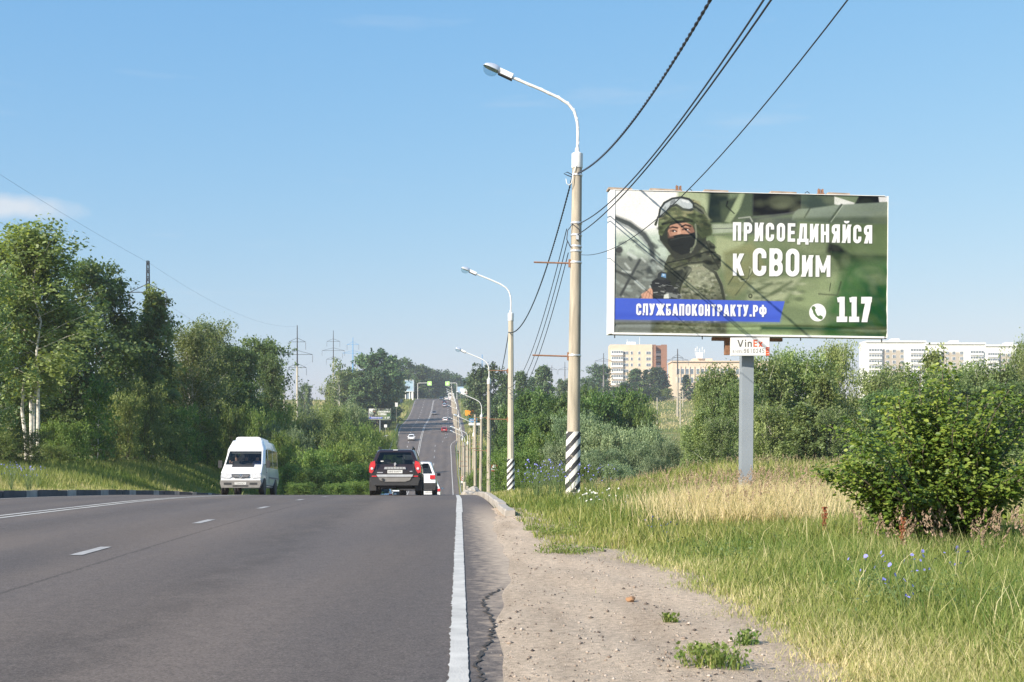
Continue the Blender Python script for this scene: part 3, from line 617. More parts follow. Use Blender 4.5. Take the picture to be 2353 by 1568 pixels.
# ------------------------------------------------------------------ the poster
def paint_poster():
    nx, ny = 780, 400
    U, Vv = np.meshgrid(np.linspace(0, 1, nx), np.linspace(0, 1, ny))
    X = 140 + 2075 * U; yt = 100 + (X - 140) * .0193; yb = 1160 + (X - 140) * .0145; Y = yt + (yb - yt) * Vv
    c = Canvas(X, Y, lin((132, 150, 110)))
    # blurred hull of a green vehicle
    for (P, col, s) in [
        ([(600, 60), (2300, 60), (2300, 330), (900, 380), (600, 330)], (120, 138, 105), 60),
        ([(590, 60), (830, 60), (850, 350), (600, 330)], (190, 205, 160), 40),
        ([(860, 100), (1000, 100), (990, 340), (830, 345)], (72, 86, 66), 25),
        ([(930, 180), (1120, 130), (1060, 340), (950, 340)], (86, 100, 76), 22),
        ([(1090, 100), (1180, 100), (1010, 340), (970, 330)], (165, 182, 138), 16),
        ([(1120, 110), (1190, 120), (1180, 300), (1050, 330)], (96, 112, 84), 22),
        ([(1185, 100), (1555, 115), (1550, 270), (1440, 275), (1180, 290)], (52, 52, 50), 26),
        ([(1550, 110), (1812, 120), (1805, 205), (1550, 260)], (86, 102, 82), 18),
        ([(1805, 140), (1960, 188), (1955, 202), (1830, 204), (1805, 196)], (228, 232, 224), 8),
        ([(1960, 198), (1995, 135), (2150, 130), (2160, 192)], (44, 54, 44), 12),
        ([(2140, 120), (2260, 120), (2260, 178), (2150, 182)], (236, 238, 232), 8),
        ([(870, 350), (1500, 330), (2300, 340), (2300, 1250), (900, 1250)], (128, 146, 104), 30),
        ([(870, 350), (1210, 340), (1190, 400), (880, 420)], (165, 178, 150), 14),
        ([(900, 440), (1120, 480), (1040, 620), (960, 700), (900, 600)], (164, 176, 132), 30),
        ([(1120, 300), (1530, 290), (1500, 420), (1120, 430)], (104, 116, 96), 40),
        ([(960, 560), (1180, 480), (1300, 700), (1040, 900), (980, 860)], (142, 150, 104), 40),
        ([(1780, 340), (2300, 330), (2300, 600), (1900, 560)], (112, 132, 88), 50),
        ([(1760, 480), (1840, 500), (2000, 640), (1960, 680), (1740, 560)], (66, 78, 58), 30),
        ([(1780, 560), (2300, 580), (2300, 690), (1850, 690)], (84, 102, 68), 34),
        ([(1180, 760), (1560, 740), (1420, 920), (1130, 950)], (176, 188, 146), 40),
        ([(1560, 770), (1830, 720), (1900, 830), (1620, 980), (1450, 950)], (150, 168, 120), 50),
        ([(1900, 640), (2300, 620), (2300, 1250), (1700, 1250), (1760, 980)], (86, 120, 72), 90),
        ([(2050, 700), (2300, 680), (2300, 1250), (1950, 1250)], (70, 104, 62), 90),
        ([(1000, 1050), (1500, 1090), (1480, 1180), (980, 1180)], (150, 172, 122), 50),
        ([(1250, 1110), (2300, 1120), (2300, 1150), (1250, 1140)], (66, 92, 58), 30)]: c.poly(P, col, s)
    # gun barrel sleeve
    c.poly([(1490, 262), (1530, 236), (1610, 232), (1860, 200), (2260, 178), (2260, 335), (1780, 340), (1480, 318)], (140, 156, 134), 14)
    c.poly([(1500, 300), (1780, 296), (2260, 285), (2260, 345), (1780, 345), (1480, 322)], (104, 120, 94), 26)
    c.line([(1615, 232), (1575, 300)], 12, (92, 106, 86), 8); c.line([(1860, 202), (1765, 330)], 16, (96, 110, 88), 8); c.line([(1870, 205), (1780, 330)], 6, (176, 190, 166), 6)
    c.line([(1490, 262), (1130, 325)], 16, (98, 108, 92), 14)
    c.line([(880, 385), (1060, 378)], 5, (104, 110, 98), 5); c.line([(880, 432), (1120, 428)], 4, (112, 118, 100), 5)
    c.line([(1075, 305), (1160, 295), (1180, 330)], 10, (170, 178, 160), 6)
    c.line([(990, 180), (980, 215), (1040, 270)], 8, (52, 60, 48), 7)
    c.line([(1160, 670), (1175, 690), (1150, 765), (1095, 775), (1080, 755)], 12, (176, 184, 146), 6); c.line([(1165, 680), (1150, 755), (1100, 765)], 5, (80, 90, 60), 4)
    c.line([(1000, 800), (1050, 720)], 8, (90, 100, 72), 8); c.line([(1055, 880), (1190, 700)], 8, (96, 106, 74), 8)
    c.ell(1168, 886, 16, 18, (80, 92, 66), 5); c.ell(1168, 886, 8, 9, (160, 172, 132), 4)
    c.line([(1690, 870), (1830, 880), (1860, 780)], 10, (84, 98, 68), 12); c.line([(1780, 790), (1770, 850)], 6, (70, 84, 58), 6)
    q = random.Random(4)
    for _ in range(26):
        x, y = q.uniform(1150, 1560), q.uniform(760, 940); c.ell(x, y, q.uniform(12, 42), q.uniform(6, 16), q.choice([(112, 128, 92), (124, 140, 100), (196, 204, 168)]), 14, .7)
    for (ax, ay, bx, by) in [(1190, 860, 1330, 790), (1330, 870, 1480, 780), (1260, 900, 1400, 840)]: c.line([(ax, ay), (bx, by)], 22, (110, 126, 88), 20, .8)
    mn = c.c.mean((0, 1)); c.c = np.clip(mn + (c.c - mn) * 1.35, .008, 1); c.c = c.c * .86 + c.c.mean(-1, keepdims=True) * .10; c.c *= (.78 + .12 * np.sin(X * .004 + Y * .006 + 1))[..., None]
    q2 = random.Random(12)
    for _ in range(220):                                   # soft mottling of the out of focus armour
        x, y = q2.uniform(880, 2230), q2.uniform(110, 1180); c.ell(x, y, q2.uniform(20, 120), q2.uniform(10, 50), q2.choice([(84, 98, 70), (112, 126, 92), (140, 150, 116), (66, 78, 56), (156, 164, 130)]), q2.uniform(14, 40), q2.uniform(.05, .2))
    # bright background at the left, blurred machinery
    c.poly([(100, 60), (610, 60), (610, 470), (480, 520), (100, 520)], (238, 238, 234), 26)
    c.poly([(100, 420), (560, 400), (560, 700), (100, 700)], (186, 200, 186), 80)
    c.poly([(100, 560), (520, 620), (520, 1200), (100, 1200)], (116, 122, 116), 70)
    c.line([(120, 300), (250, 350), (360, 430), (418, 520), (430, 640), (400, 700)], 46, (74, 80, 80), 22)
    c.line([(150, 330), (300, 410), (380, 500)], 14, (150, 158, 158), 12)
    for _ in range(60):
        x, y = q.uniform(140, 480), q.uniform(470, 900); a = q.uniform(-.9, .2); l = q.uniform(20, 90)
        c.line([(x, y), (x + l * math.cos(a), y - l * math.sin(a))], q.uniform(8, 24), q.choice([(64, 70, 68), (96, 104, 100), (150, 160, 154), (196, 204, 198), (82, 86, 84)]), 14, .75)
    c.line([(190, 880), (330, 620)], 20, (66, 70, 70), 12); c.line([(150, 700), (300, 760)], 20, (70, 74, 72), 14)
    c.ell(175, 545, 30, 26, (70, 72, 72), 14)
    # the soldier: jacket
    T = [(520, 690), (640, 655), (800, 632), (880, 680), (925, 760), (960, 850), (985, 930), (985, 1180), (420, 1180), (500, 1000), (540, 900), (500, 760)]
    c.poly(T, (132, 137, 112), 4)
    c.speck(T, [(72, 78, 58), (166, 170, 146), (92, 100, 72), (140, 138, 116), (186, 188, 168), (52, 58, 42)], 900, 12, 3)
    c.poly([(420, 1060), (985, 1080), (985, 1180), (420, 1180)], (70, 78, 54), 20, .6)
    c.poly([(545, 690), (690, 660), (720, 700), (650, 790), (600, 900), (540, 900), (510, 760)], (48, 52, 46), 12)
    c.line([(700, 690), (640, 770), (590, 880)], 46, (62, 66, 58), 8); c.line([(712, 690), (655, 770), (610, 880)], 5, (98, 102, 88), 4)
    c.line([(815, 655), (900, 710), (945, 800), (968, 905)], 26, (58, 62, 52), 6); c.line([(822, 650), (912, 706), (958, 800), (980, 905)], 5, (120, 124, 104), 4)
    # collar and hood
    Hd = [(515, 655), (545, 585), (600, 560), (660, 600), (760, 560), (800, 490), (850, 470), (895, 505), (895, 560), (940, 585), (945, 660), (920, 698), (880, 692), (800, 645), (690, 655), (570, 712), (515, 690)]
    c.poly(Hd, (80, 84, 70), 4); c.speck(Hd, [(44, 48, 38), (92, 96, 76), (78, 84, 60), (54, 52, 44), (118, 122, 100), (30, 32, 26)], 230, 16, 5)
    c.line([(540, 640), (680, 610), (820, 560), (900, 560)], 10, (38, 40, 34), 8); c.line([(560, 690), (700, 640), (840, 630)], 8, (40, 42, 36), 8); c.line([(830, 480), (880, 600), (930, 680)], 8, (44, 46, 38), 8)
    for _ in range(70):                                    # folds of cloth
        x, y = q.uniform(520, 960), q.uniform(680, 1150); a = q.uniform(-.5, 1.2); l = q.uniform(20, 90); c.line([(x, y), (x + l * math.cos(a) * .5, y + l * math.sin(a)), (x + l * math.cos(a + .5) * .8, y + l * 1.3 * math.sin(a + .3))], q.uniform(4, 12), q.choice([(56, 60, 46), (70, 74, 58), (140, 144, 120)]), 12, .4)
    c.poly([(520, 690), (600, 690), (560, 900), (480, 1160), (420, 1160), (500, 950)], (50, 54, 44), 50, .5); c.poly([(900, 760), (985, 860), (990, 1180), (900, 1180)], (58, 62, 48), 60, .45)
    # face, mask
    c.poly([(478, 330), (720, 300), (830, 380), (830, 500), (770, 560), (690, 600), (600, 620), (535, 540), (480, 470)], (58, 60, 52), 8)
    c.poly([(470, 400), (560, 350), (600, 345), (560, 520), (540, 500), (480, 470)], (50, 54, 46), 8)
    c.poly([(700, 330), (800, 380), (830, 450), (800, 500), (760, 500), (730, 420)], (52, 56, 46), 8)
    c.poly([(540, 405), (556, 362), (600, 348), (680, 338), (722, 360), (742, 420), (700, 440), (560, 452)], (192, 146, 122), 5)
    c.poly([(690, 350), (725, 358), (745, 420), (715, 430)], (134, 98, 82), 16)
    c.line([(552, 381), (575, 373), (612, 379)], 12, (46, 34, 30), 7); c.line([(642, 370), (672, 356), (712, 366)], 12, (46, 34, 30), 7)
    c.line([(560, 402), (585, 396), (605, 404)], 12, (92, 64, 56), 8); c.line([(650, 392), (676, 382), (704, 390)], 12, (92, 64, 56), 8)
    c.ell(580, 404, 9, 7, (40, 34, 32), 3); c.ell(676, 391, 9, 7, (40, 34, 32), 3); c.ell(591, 405, 5, 4, (232, 226, 220), 3); c.ell(690, 392, 5, 4, (232, 226, 220), 3)
    c.poly([(615, 385), (632, 380), (640, 425), (612, 428)], (212, 170, 146), 8)
    c.poly([(540, 446), (600, 432), (640, 424), (700, 424), (744, 408), (752, 460), (735, 540), (690, 570), (640, 580), (575, 545), (538, 490)], (38, 40, 38), 6)
    c.line([(560, 470), (640, 450), (730, 440)], 6, (62, 64, 60), 8); c.line([(570, 520), (650, 505)], 6, (26, 28, 26), 8)
    # helmet, goggles, straps
    He = [(470, 430), (464, 350), (470, 300), (480, 240), (540, 175), (640, 150), (740, 170), (810, 225), (850, 305), (876, 400), (866, 432), (800, 452), (760, 405), (724, 350), (640, 325), (560, 345), (520, 390), (495, 440)]
    c.poly(He, (98, 108, 76), 4); c.speck(He, [(60, 68, 46), (130, 138, 100), (78, 88, 56), (44, 50, 36), (156, 152, 116), (34, 40, 28)], 300, 17, 9)
    c.line([(500, 352), (560, 318), (640, 300), (720, 322), (790, 400)], 16, (44, 50, 36), 10)
    c.poly([(700, 330), (730, 300), (860, 380), (872, 430), (800, 452), (760, 410)], (62, 72, 48), 18, .7)
    G = [(468, 300), (478, 240), (510, 190), (570, 158), (640, 148), (700, 162), (740, 200), (742, 232), (710, 250), (650, 244), (600, 212), (562, 222), (528, 270), (500, 296)]
    c.poly(G, (62, 66, 64), 4); c.line(G + G[:1], 12, (52, 56, 54), 4); c.poly([(480, 284), (490, 238), (520, 198), (574, 168), (640, 160), (694, 172), (726, 204), (724, 228), (700, 236), (655, 230), (604, 198), (556, 208), (520, 256)], (186, 194, 196), 5)
    c.poly([(560, 176), (592, 166), (600, 194), (552, 206)], (126, 132, 134), 8); c.poly([(484, 284), (496, 246), (520, 214), (530, 236), (506, 276)], (150, 158, 160), 8); c.line([(650, 174), (690, 186)], 14, (222, 226, 226), 8)
    c.line([(742, 205), (775, 230), (800, 260)], 34, (48, 52, 46), 6); c.line([(730, 232), (800, 270)], 10, (96, 100, 88), 5)
    c.poly([(440, 340), (452, 318), (462, 340), (452, 366), (436, 360)], (60, 66, 52), 4); c.line([(462, 300), (458, 330)], 12, (40, 44, 36), 5)
    c.line([(748, 352), (756, 440), (748, 500), (712, 560)], 13, (120, 126, 106), 4); c.ell(722, 538, 14, 14, (96, 102, 86), 4)
    c.poly([(800, 220), (870, 300), (876, 430), (800, 450), (770, 380)], (40, 46, 32), 60, .45); c.poly([(500, 250), (620, 215), (700, 260), (640, 300), (520, 330)], (128, 134, 100), 50, .35); c.poly([(540, 400), (562, 366), (580, 450), (545, 452)], (150, 110, 92), 20, .6)
    c.line([(690, 700), (640, 800), (622, 910)], 14, (40, 44, 36), 10, .8); c.poly([(700, 690), (800, 660), (880, 720), (860, 800), (720, 780)], (176, 180, 156), 60, .35); c.poly([(640, 800), (700, 860), (960, 870), (985, 930), (620, 930)], (48, 52, 40), 40, .45); c.line([(500, 352), (600, 330), (720, 330)], 16, (28, 30, 24), 8, .8); c.line([(745, 205), (800, 240), (850, 310)], 12, (170, 174, 150), 14, .4)
    # weapon and hand
    c.poly([(335, 905), (345, 872), (385, 850), (410, 826), (436, 842), (440, 906)], (206, 160, 136), 5)
    for i in range(4): c.line([(352 + i * 24, 905), (360 + i * 24, 872), (382 + i * 16, 850)], 4, (158, 112, 92), 3)
    c.poly([(410, 800), (470, 780), (560, 800), (610, 830), (640, 880), (610, 910), (430, 910), (430, 850)], (52, 54, 54), 5)
    c.poly([(420, 780), (480, 740), (560, 770), (560, 810), (430, 820)], (44, 46, 48), 5)
    c.poly([(462, 760), (468, 720), (492, 702), (530, 712), (536, 755), (510, 772)], (58, 62, 64), 4); c.poly([(492, 742), (498, 718), (528, 722), (528, 752)], (110, 150, 190), 4); c.ell(510, 730, 8, 6, (190, 210, 226), 3)
    for i in range(34):
        x, y = q.uniform(425, 620), q.uniform(785, 900); c.line([(x, y), (x + q.uniform(6, 34), y + q.uniform(-4, 10))], q.uniform(3, 9), q.choice([(24, 25, 26), (96, 100, 100), (140, 144, 142), (70, 72, 74)]), 3)
    c.line([(540, 872), (636, 898)], 26, (120, 124, 122), 5); c.poly([(516, 878), (548, 868), (552, 905), (512, 905)], (206, 210, 204), 4); c.ell(628, 894, 13, 13, (70, 74, 72), 4)
    c.poly([(325, 900), (345, 880), (350, 900), (330, 912)], (90, 92, 92), 4)
    gr = np.random.default_rng(3).normal(0, 1, X.shape); gr = (gr + np.roll(gr, 1, 0) + np.roll(gr, 1, 1)) / 1.7; c.c = np.clip(c.c * (1 + .07 * gr)[..., None], .004, .95)
    # blue band, address, slogan, number
    c.poly([(100, 902), (1430, 925), (1392, 1080), (100, 1061)], (72, 98, 204))
    c.poly([(100, 1012), (1404, 1032), (1392, 1080), (100, 1061)], (62, 86, 192), 40, .6)
    def words(t, x0, y0, x1, h, st, gap, slope, **k):
        c.text(t, x0, y0, x1, h, (40, 44, 50), st, gap, slope, soft=9, dx=5, dy=6, a=.55, **k); c.text(t, x0, y0, x1, h, (250, 250, 250), st * .84, gap * 1.3, slope, **k)
    words('СЛУЖБАПОКОНТРАКТУ.РФ', 308, 1029, 1292, 86, .2, .11, .012)
    words('ПРИСОЕДИНЯЙСЯ', 1032, 472, 2097, 137, .205, .13, .0186)
    words('К', 1035, 733, 1117, 164, .2, .1, .01); words('СВО', 1185, 736, 1538, 208, .2, .09, .014); words('ИМ', 1560, 741, 1776, 160, .21, .12, .014)
    words('117', 1828, 1080, 2095, 188, .25, .07, .003, ww=1.0)
    c.ell(1682, 1009, 64, 66, (250, 250, 250))
    P = [(1652, 982), (1658, 1010), (1676, 1034), (1704, 1044)]; c.line(P, 20, (92, 118, 74)); c.line([(1650, 976), (1660, 992)], 30, (92, 118, 74)); c.line([(1692, 1040), (1708, 1048)], 30, (92, 118, 74)); c.line([(1676, 990), (1690, 1020)], 26, (250, 250, 250))
    # wear along the lower edge
    for _ in range(40):
        x = q.uniform(900, 2215); c.line([(x, 1168 + (x - 140) * .012), (x + q.uniform(20, 90), 1172 + (x - 140) * .012)], q.uniform(3, 9), q.choice([(226, 228, 222), (70, 92, 64), (190, 200, 186)]), 4)
    return c
def wrinkle(u, v):
    y = .006 * np.sin(u * 2.1 + v * 1.3) + .004 * np.sin(u * 5 - v * 3)
    k = sst(4.0, 6.0, u) * sst(2.2, .2, v); d = (u + v * .8)
    y = y + k * (.016 * np.sin(d * 9 + np.sin(v * 4)) + .008 * np.sin(d * 23 + v * 2))
    y = y + .010 * np.sin(v * 40) * np.exp(-v / .12) * (u > .1) + .014 * np.exp(-((v - .16 - .02 * np.sin(u * 2)) / .03)**2)
    return y
def wood_bolts(): pass
def billboard(name, label, px, Y, yb, rz, near):
    X = gx(px, Y); zb = gz(yb, Y); g = zt(X, Y)
    t = thing(name, label, 'billboard', (X, Y, g), rz, 'roadside billboards')
    b = zb - g; w, h = 5.93, 3.0
    if near:
        po = printed('poster', POSTER, 5.83, 2.965, t, (-2.87, -.20, b + .025), wrinkle)
    else:
        po = bpy.data.objects.new('poster', bpy.data.objects['poster'].data); COL.objects.link(po); po.parent = t; po.location = (-2.87, -.20, b + .025)
    m = MB(); m.box((0, 0, b + h / 2), (w, .34, h)); m.build('box', M['white_metal'], t)
    m = MB(); m.box((-2.915, -.192, b + h / 2), (.10, .05, h)); m.box((2.962, -.192, b + h / 2), (.012, .05, h)); m.box((0, -.192, b + h + .001), (5.8, .05, .012)); m.box((0, -.192, b + .008), (5.8, .06, .04)); m.build('frame', M['white_metal'], t)
    m = MB(); m.box((0, 0, (b - .1) / 2 - .2), (.245, .245, b + .3)); m.build('pole', M['greypaint'], t)
    if not near: return t
    m = MB(); m.box((0, -.02, b - .06), (1.5, .12, .07)); m.box((-.42, .02, b - .22), (.10, .12, .34)); m.box((-.30, .1, b - .2), (.05, .05, .3)); m.box((.42, .05, b - .2), (.08, .1, .3)); m.build('mounting_bracket', M['rust'], t)
    m = MB(); m.box((0, -.19, b - .012), (5.9, .05, .022))
    for x in (-2.85, -1.0, 1.1, 2.85): m.box((x, -.2, b - .055), (.02, .02, .07))
    m.build('lower_rail', M['darkmetal'], t)
    wood = mk('weathered_board', (.34, .27, .21), .9, var=.3, vs=4)
    for (x0, x1) in ((-3.0, -2.5), (-2.12, -1.6), (-.97, -.46), (.45, 1.0), (1.68, 2.15)):
        m = MB(); m.box(((x0 + x1) / 2, -.02, b + h + .035), (x1 - x0, .3, .04), tilt=Matrix.Rotation(.02, 3, 'Y')); m.build('board', wood, t)
    for x in (-1.50, 1.55):
        m = MB(); m.box((x, -.05, b + h + .03), (.14, .12, .05)); m.box((x - .03, -.05, b + h + .09), (.05, .06, .1)); m.box((x + .04, -.05, b + h + .08), (.04, .06, .12)); m.tube([(x - .03, -.05, b + h + .1), (x - .04, -.05, b + h + .16)], .012, 6); m.tube([(x + .04, -.05, b + h + .1), (x + .05, -.05, b + h + .15)], .012, 6); m.build('lamp_bracket', M['rust'], t)
    for x in (-1.25, 1.28):
        m = MB(); m.tube([(x - .04, 0, b + h), (x - .045, 0, b + h + .07), (x, 0, b + h + .1), (x + .045, 0, b + h + .07), (x + .04, 0, b + h)], .009, 6); m.build('lifting_eye', M['darkmetal'], t)
    return t
POSTER = paint_poster()
bb = billboard('billboard', 'large army recruitment billboard with masked soldier on tall grey post', 1713, 26.7, 774, R(4.2), True); bb.rotation_euler = (0, R(.45), R(4.2))
billboard('billboard', 'far small billboard with the same soldier beside the uphill road', 873, 341, 965, R(2), False)
# sign plate of the owner, hung below the billboard
c = canvas(1.0, .45, 200, (238, 238, 236))
c.text('Vin', .17, .235, .55, .185, (104, 104, 100), .2, .12); c.text('Ex', .585, .235, .83, .185, (232, 104, 70), .2, .12)
c.text('8/495/', .05, .385, .33, .075, (120, 120, 118), .14, .2); c.text('9610245', .345, .39, .87, .115, (110, 110, 108), .14, .2)
c.poly([(.905, .24), (1.01, .24), (1.01, .46), (.905, .46)], (226, 88, 50))
for i in range(3): c.line([(.93, .29 + i * .06), (.985, .275 + i * .06), (.985, .3 + i * .06)], .012, (250, 220, 200))
Xb, Yb = gx(1715, 26.7), 26.7; zs = gz(818, 26.4)
pl = thing('owner_sign', 'white sign with grey and orange lettering under the large billboard', 'sign', (gx(1678, 26.4), 26.36, zs), R(-3))
printed('sign_face', c, .80, .37, pl, (0, -.022, 0)); m = MB(); m.box((.4, 0, .185), (.81, .03, .38)); m.build('sign_board', M['white_metal'], pl)

# ------------------------------------------------------------------ street lamps
def mat_stripe():
    m, t, p = nodes('spiral_stripes'); lk = t.links.new; tcn = t.nodes.new('ShaderNodeTexCoord'); sx = t.nodes.new('ShaderNodeSeparateXYZ'); lk(tcn.outputs['Object'], sx.inputs[0])
    def mt(op, a, b=None):
        q = t.nodes.new('ShaderNodeMath'); q.operation = op
        for i, v in enumerate((a, b)):
            if v is None: continue
            if isinstance(v, (int, float)): q.inputs[i].default_value = v
            else: lk(v, q.inputs[i])
        return q.outputs[0]
    u = mt('ADD', mt('MULTIPLY', sx.outputs[0], -1.15), sx.outputs[2])
    n = t.nodes.new('ShaderNodeTexNoise'); n.inputs['Scale'].default_value = 14; n.inputs['Detail'].default_value = 5; lk(tcn.outputs['Object'], n.inputs[0])
    f = mt('FRACT', mt('ADD', mt('DIVIDE', u, .315), mt('MULTIPLY', n.outputs[0], .10)))
    g = mt('GREATER_THAN', f, .5)
    x = t.nodes.new('ShaderNodeMix'); x.data_type = 'RGBA'; x.inputs[6].default_value = (.72, .71, .68, 1); x.inputs[7].default_value = (.035, .037, .042, 1); lk(g, x.inputs[0])
    w = t.nodes.new('ShaderNodeMapRange'); w.inputs[1].default_value = .62; w.inputs[2].default_value = .72; lk(n.outputs[0], w.inputs[0])
    y = t.nodes.new('ShaderNodeMix'); y.data_type = 'RGBA'; y.inputs[7].default_value = (.4, .35, .27, 1); lk(w.outputs[0], y.inputs[0]); lk(x.outputs[2], y.inputs[6]); lk(y.outputs[2], p.inputs['Base Color'])
    p.inputs['Roughness'].default_value = .7
    return m
M['stripe'] = mat_stripe()
def lamp_proto(stripe, pale, detail):
    t = thing('street_lamp', 'x', 'street lamp', group='street lamps along the road')
    cm = M['concrete_pale'] if pale else M['concrete']
    n = 8 if pale else 16
    m = MB(); m.tube([(0, 0, -.6), (0, 0, .1), (0, 0, 8.45)], [.18, .172, .12], n); m.build('post', cm, t, not pale)
    if stripe:
        m = MB(); m.lathe([(.190, .22), (.188, .30), (.180, 1.68), (.177, 1.72)], 32); sb = m.build('striped_band', M['stripe'], t, True)
        m = MB(); m.lathe([(.215, 0), (.21, .16), (.192, .22)], 12); m.build('footing', M['concrete_pale'], t)
    m = MB(); m.lathe([(.135, 8.3), (.14, 8.32), (.14, 8.66), (.06, 8.70), (.055, 8.8)], 16); m.build('sleeve', M['white_metal'], t, True)
    A = [(0, 0, 8.6), (.01, 0, 9.2), (-.01, 0, 9.45), (-.09, 0, 9.72), (-.24, 0, 9.90), (-.50, 0, 10.06), (-1.0, 0, 10.28), (-1.70, 0, 10.56)]
    m = MB(); m.tube(A, .037, 10); a = m.build('arm', M['white_metal'], t, True)
    if detail:
        pts = []
        PA = [Vector(p) for p in A]
        for i in range(len(PA) - 1):
            for k in range(9):
                p = PA[i].lerp(PA[i + 1], k / 9); q = (i * 9 + k) * .8; d = (PA[i + 1] - PA[i]).normalized(); s = Vector((0, 1, 0)); n2 = d.cross(s)
                pts.append(p + (s * math.cos(q) + n2 * math.sin(q)) * .038)
        m = MB(); m.tube(pts, .008, 5); m.build('wrapped_cable', M['white_metal'], t, True)
    # luminaire: neck housing, domed shell, glass bowl; points up along the arm
    e = bpy.data.objects.new('luminaire', None); 
    ang = R(24)
    Mx = Matrix.Rotation(ang, 4, 'Y')
    def put_(mb_, nm, mat, par=None):
        o = mb_.build(nm, mat, t if par is None else par, True)
        o.data.transform(Matrix.Translation((-1.66, 0, 10.55)) @ Mx) ; return o
    m = MB(); m.box((-.17, 0, .01), (.36, .15, .13)); h = put_(m, 'housing', M['white_metal'])
    m = MB(); m.box((-.16, 0, -.065), (.38, .16, .03)); put_(m, 'housing_base', M['darkmetal'], h)
    m = MB(); vs = []; fs = []
    NU, NV = 10, 14
    for i in range(NU + 1):
        f = i / NU; x = -.33 - .44 * f; hw = .165 * math.sin(math.pi * min(.5 + .0, .5) ) * (1 - (2 * f - 1)**4 * .55) * (1 if f < .97 else .5); hh = .15 * (1 - .75 * (f - .35)**2 * 2.2)
        for k in range(NV + 1):
            q = math.pi * k / NV; vs.append((x, hw * math.cos(q), max(.0, hh if f < .97 else hh * .6) * math.sin(q) - .03))
    for i in range(NU):
        for k in range(NV): b = i * (NV + 1) + k; fs.append((b, b + 1, b + NV + 2, b + NV + 1))
    vs2 = len(vs); fs.append(tuple(range(0, NV + 1))); fs.append(tuple(range(NU * (NV + 1), (NU + 1) * (NV + 1))))
    m.add(vs, fs); sh = put_(m, 'lamp_shell', M['galv'])
    m = MB(); m.lathe([(.145, 0), (.14, -.05), (.115, -.12), (.06, -.165), (.005, -.175)], 16); m.v = [(v[0] * 1.35 - .56, v[1], v[2] - .035) for v in m.v]; put_(m, 'glass_bowl', M['lamp_glass'], sh)
    m = MB(); m.lathe([(.13, 0), (.05, .07), (.03, .08)], 12); m.v = [(v[0] * 1.3 - .56, v[1], v[2] - .03) for v in m.v]; put_(m, 'reflector', M['galv'], sh)
    for z in (5.92, 3.60):
        m = MB(); m.tube([(-.12, -.02, z), (-1.05, -.02, z + .015)], .022, 6); m.box((-.16, -.02, z), (.05, .06, .2)); m.build('crossarm', M['rust'], t)
    if detail:
        for z in (8.1, 6.9, 6.6, 6.32, 6.2, 5.92, 3.6): m = MB(); m.lathe([(.185 - .006 * z, z), (.188 - .006 * z, z + .01), (.188 - .006 * z, z + .035), (.185 - .006 * z, z + .045)], 14); m.build('clamp_band', M['galv'], t, True)
        m = MB(); m.tube([(-.12, -.06, 8.12), (-.25, -.08, 8.18), (-.33, -.08, 8.14), (-.24, -.08, 8.1), (-.12, -.06, 8.06)], .012, 6)
        m.build('cable_loop', M['wire'], t); m = MB(); m.tube([(-.1, -.1, 6.88), (-.22, -.12, 6.72), (-.24, -.12, 6.5), (-.14, -.12, 6.3)], .012, 6); m.build('cable_loop', M['wire'], t); m = MB(); m.tube([(-.12, -.1, 6.9), (.06, -.15, 6.75), (.1, -.14, 6.6)], .012, 6)
        m.build('cable_loop', M['wire'], t); m = MB(); m.box((.02, -.15, 6.55), (.07, .07, .12)); m.build('cable_clamp', M['galv'], t)
        m = MB(); m.tube([(-.02, -.14, 8.35), (-.1, -.15, 8.15), (-.14, -.15, 7.9), (-.2, -.15, 7.84), (-.26, -.15, 7.88), (-.28, -.15, 8.0)], .012, 6); m.build('loose_cable', M['white_metal'], t)
    return t
def lamp_xy(n): Y = 31.5 + 28.75 * n; return 1.51 - .0545 * 28.75 * n + (.25 if n > 2 else 0), Y
lampA = lamp_proto(True, False, True); lampB = lamp_proto(True, True, False); lampC = lamp_proto(False, False, False)
ords = ['first', 'second', 'third', 'fourth', 'fifth', 'sixth', 'seventh', 'eighth', 'ninth', 'tenth', 'eleventh', 'twelfth', 'thirteenth', 'fourteenth', 'fifteenth', 'sixteenth', 'seventeenth', 'eighteenth', 'nineteenth', 'twentieth']
LABL = {0: 'nearest tall street lamp with wide black and white striped base', 1: 'second pale angular street lamp with narrow striped base, behind the nearest', 2: 'weathered unstriped street lamp standing left of the second striped lamp'}
for n in range(18):
    X, Y = lamp_xy(n); o = lampA if n == 0 else lampB if n == 1 else lampC if n == 2 else dup(lampC)
    o.location = (X, Y, zt(X, Y)); o['label'] = LABL.get(n, '%s lamp from the camera in the row beside the road' % ords[n])
    if n == 0: o.rotation_euler = (0, R(.8), 0)
    elif n > 2: o.rotation_euler = (0, R(rnd.uniform(-.8, .8)), R(rnd.uniform(-6, 6)))
# plain poles of a second row
def util_proto():
    t = thing('utility_pole', 'x', 'utility pole', group='plain poles beside the lamp row')
    m = MB(); m.tube([(0, 0, -.6), (0, 0, 8.2)], [.16, .11], 10); m.build('post', M['concrete'], t, True)
    for z in (7.7, 5.2): m = MB(); m.tube([(-.5, -.12, z), (.5, -.12, z)], .025, 6); m.build('crossarm', M['rust'], t)
    return t
up = util_proto()
for i, (px, Y, lab) in enumerate([(1092, 112, 'plain concrete pole right behind the third lamp'), (1066, 158, 'plain concrete pole at the valley bottom near the guardrail'), (1072, 190, 'thin plain pole among the lamps where the road climbs'), (1080, 250, 'farthest plain concrete pole beside the uphill grass')]):
    o = up if i == 0 else dup(up); X = gx(px, Y); o.location = (X, Y, zt(X, Y)); o['label'] = lab

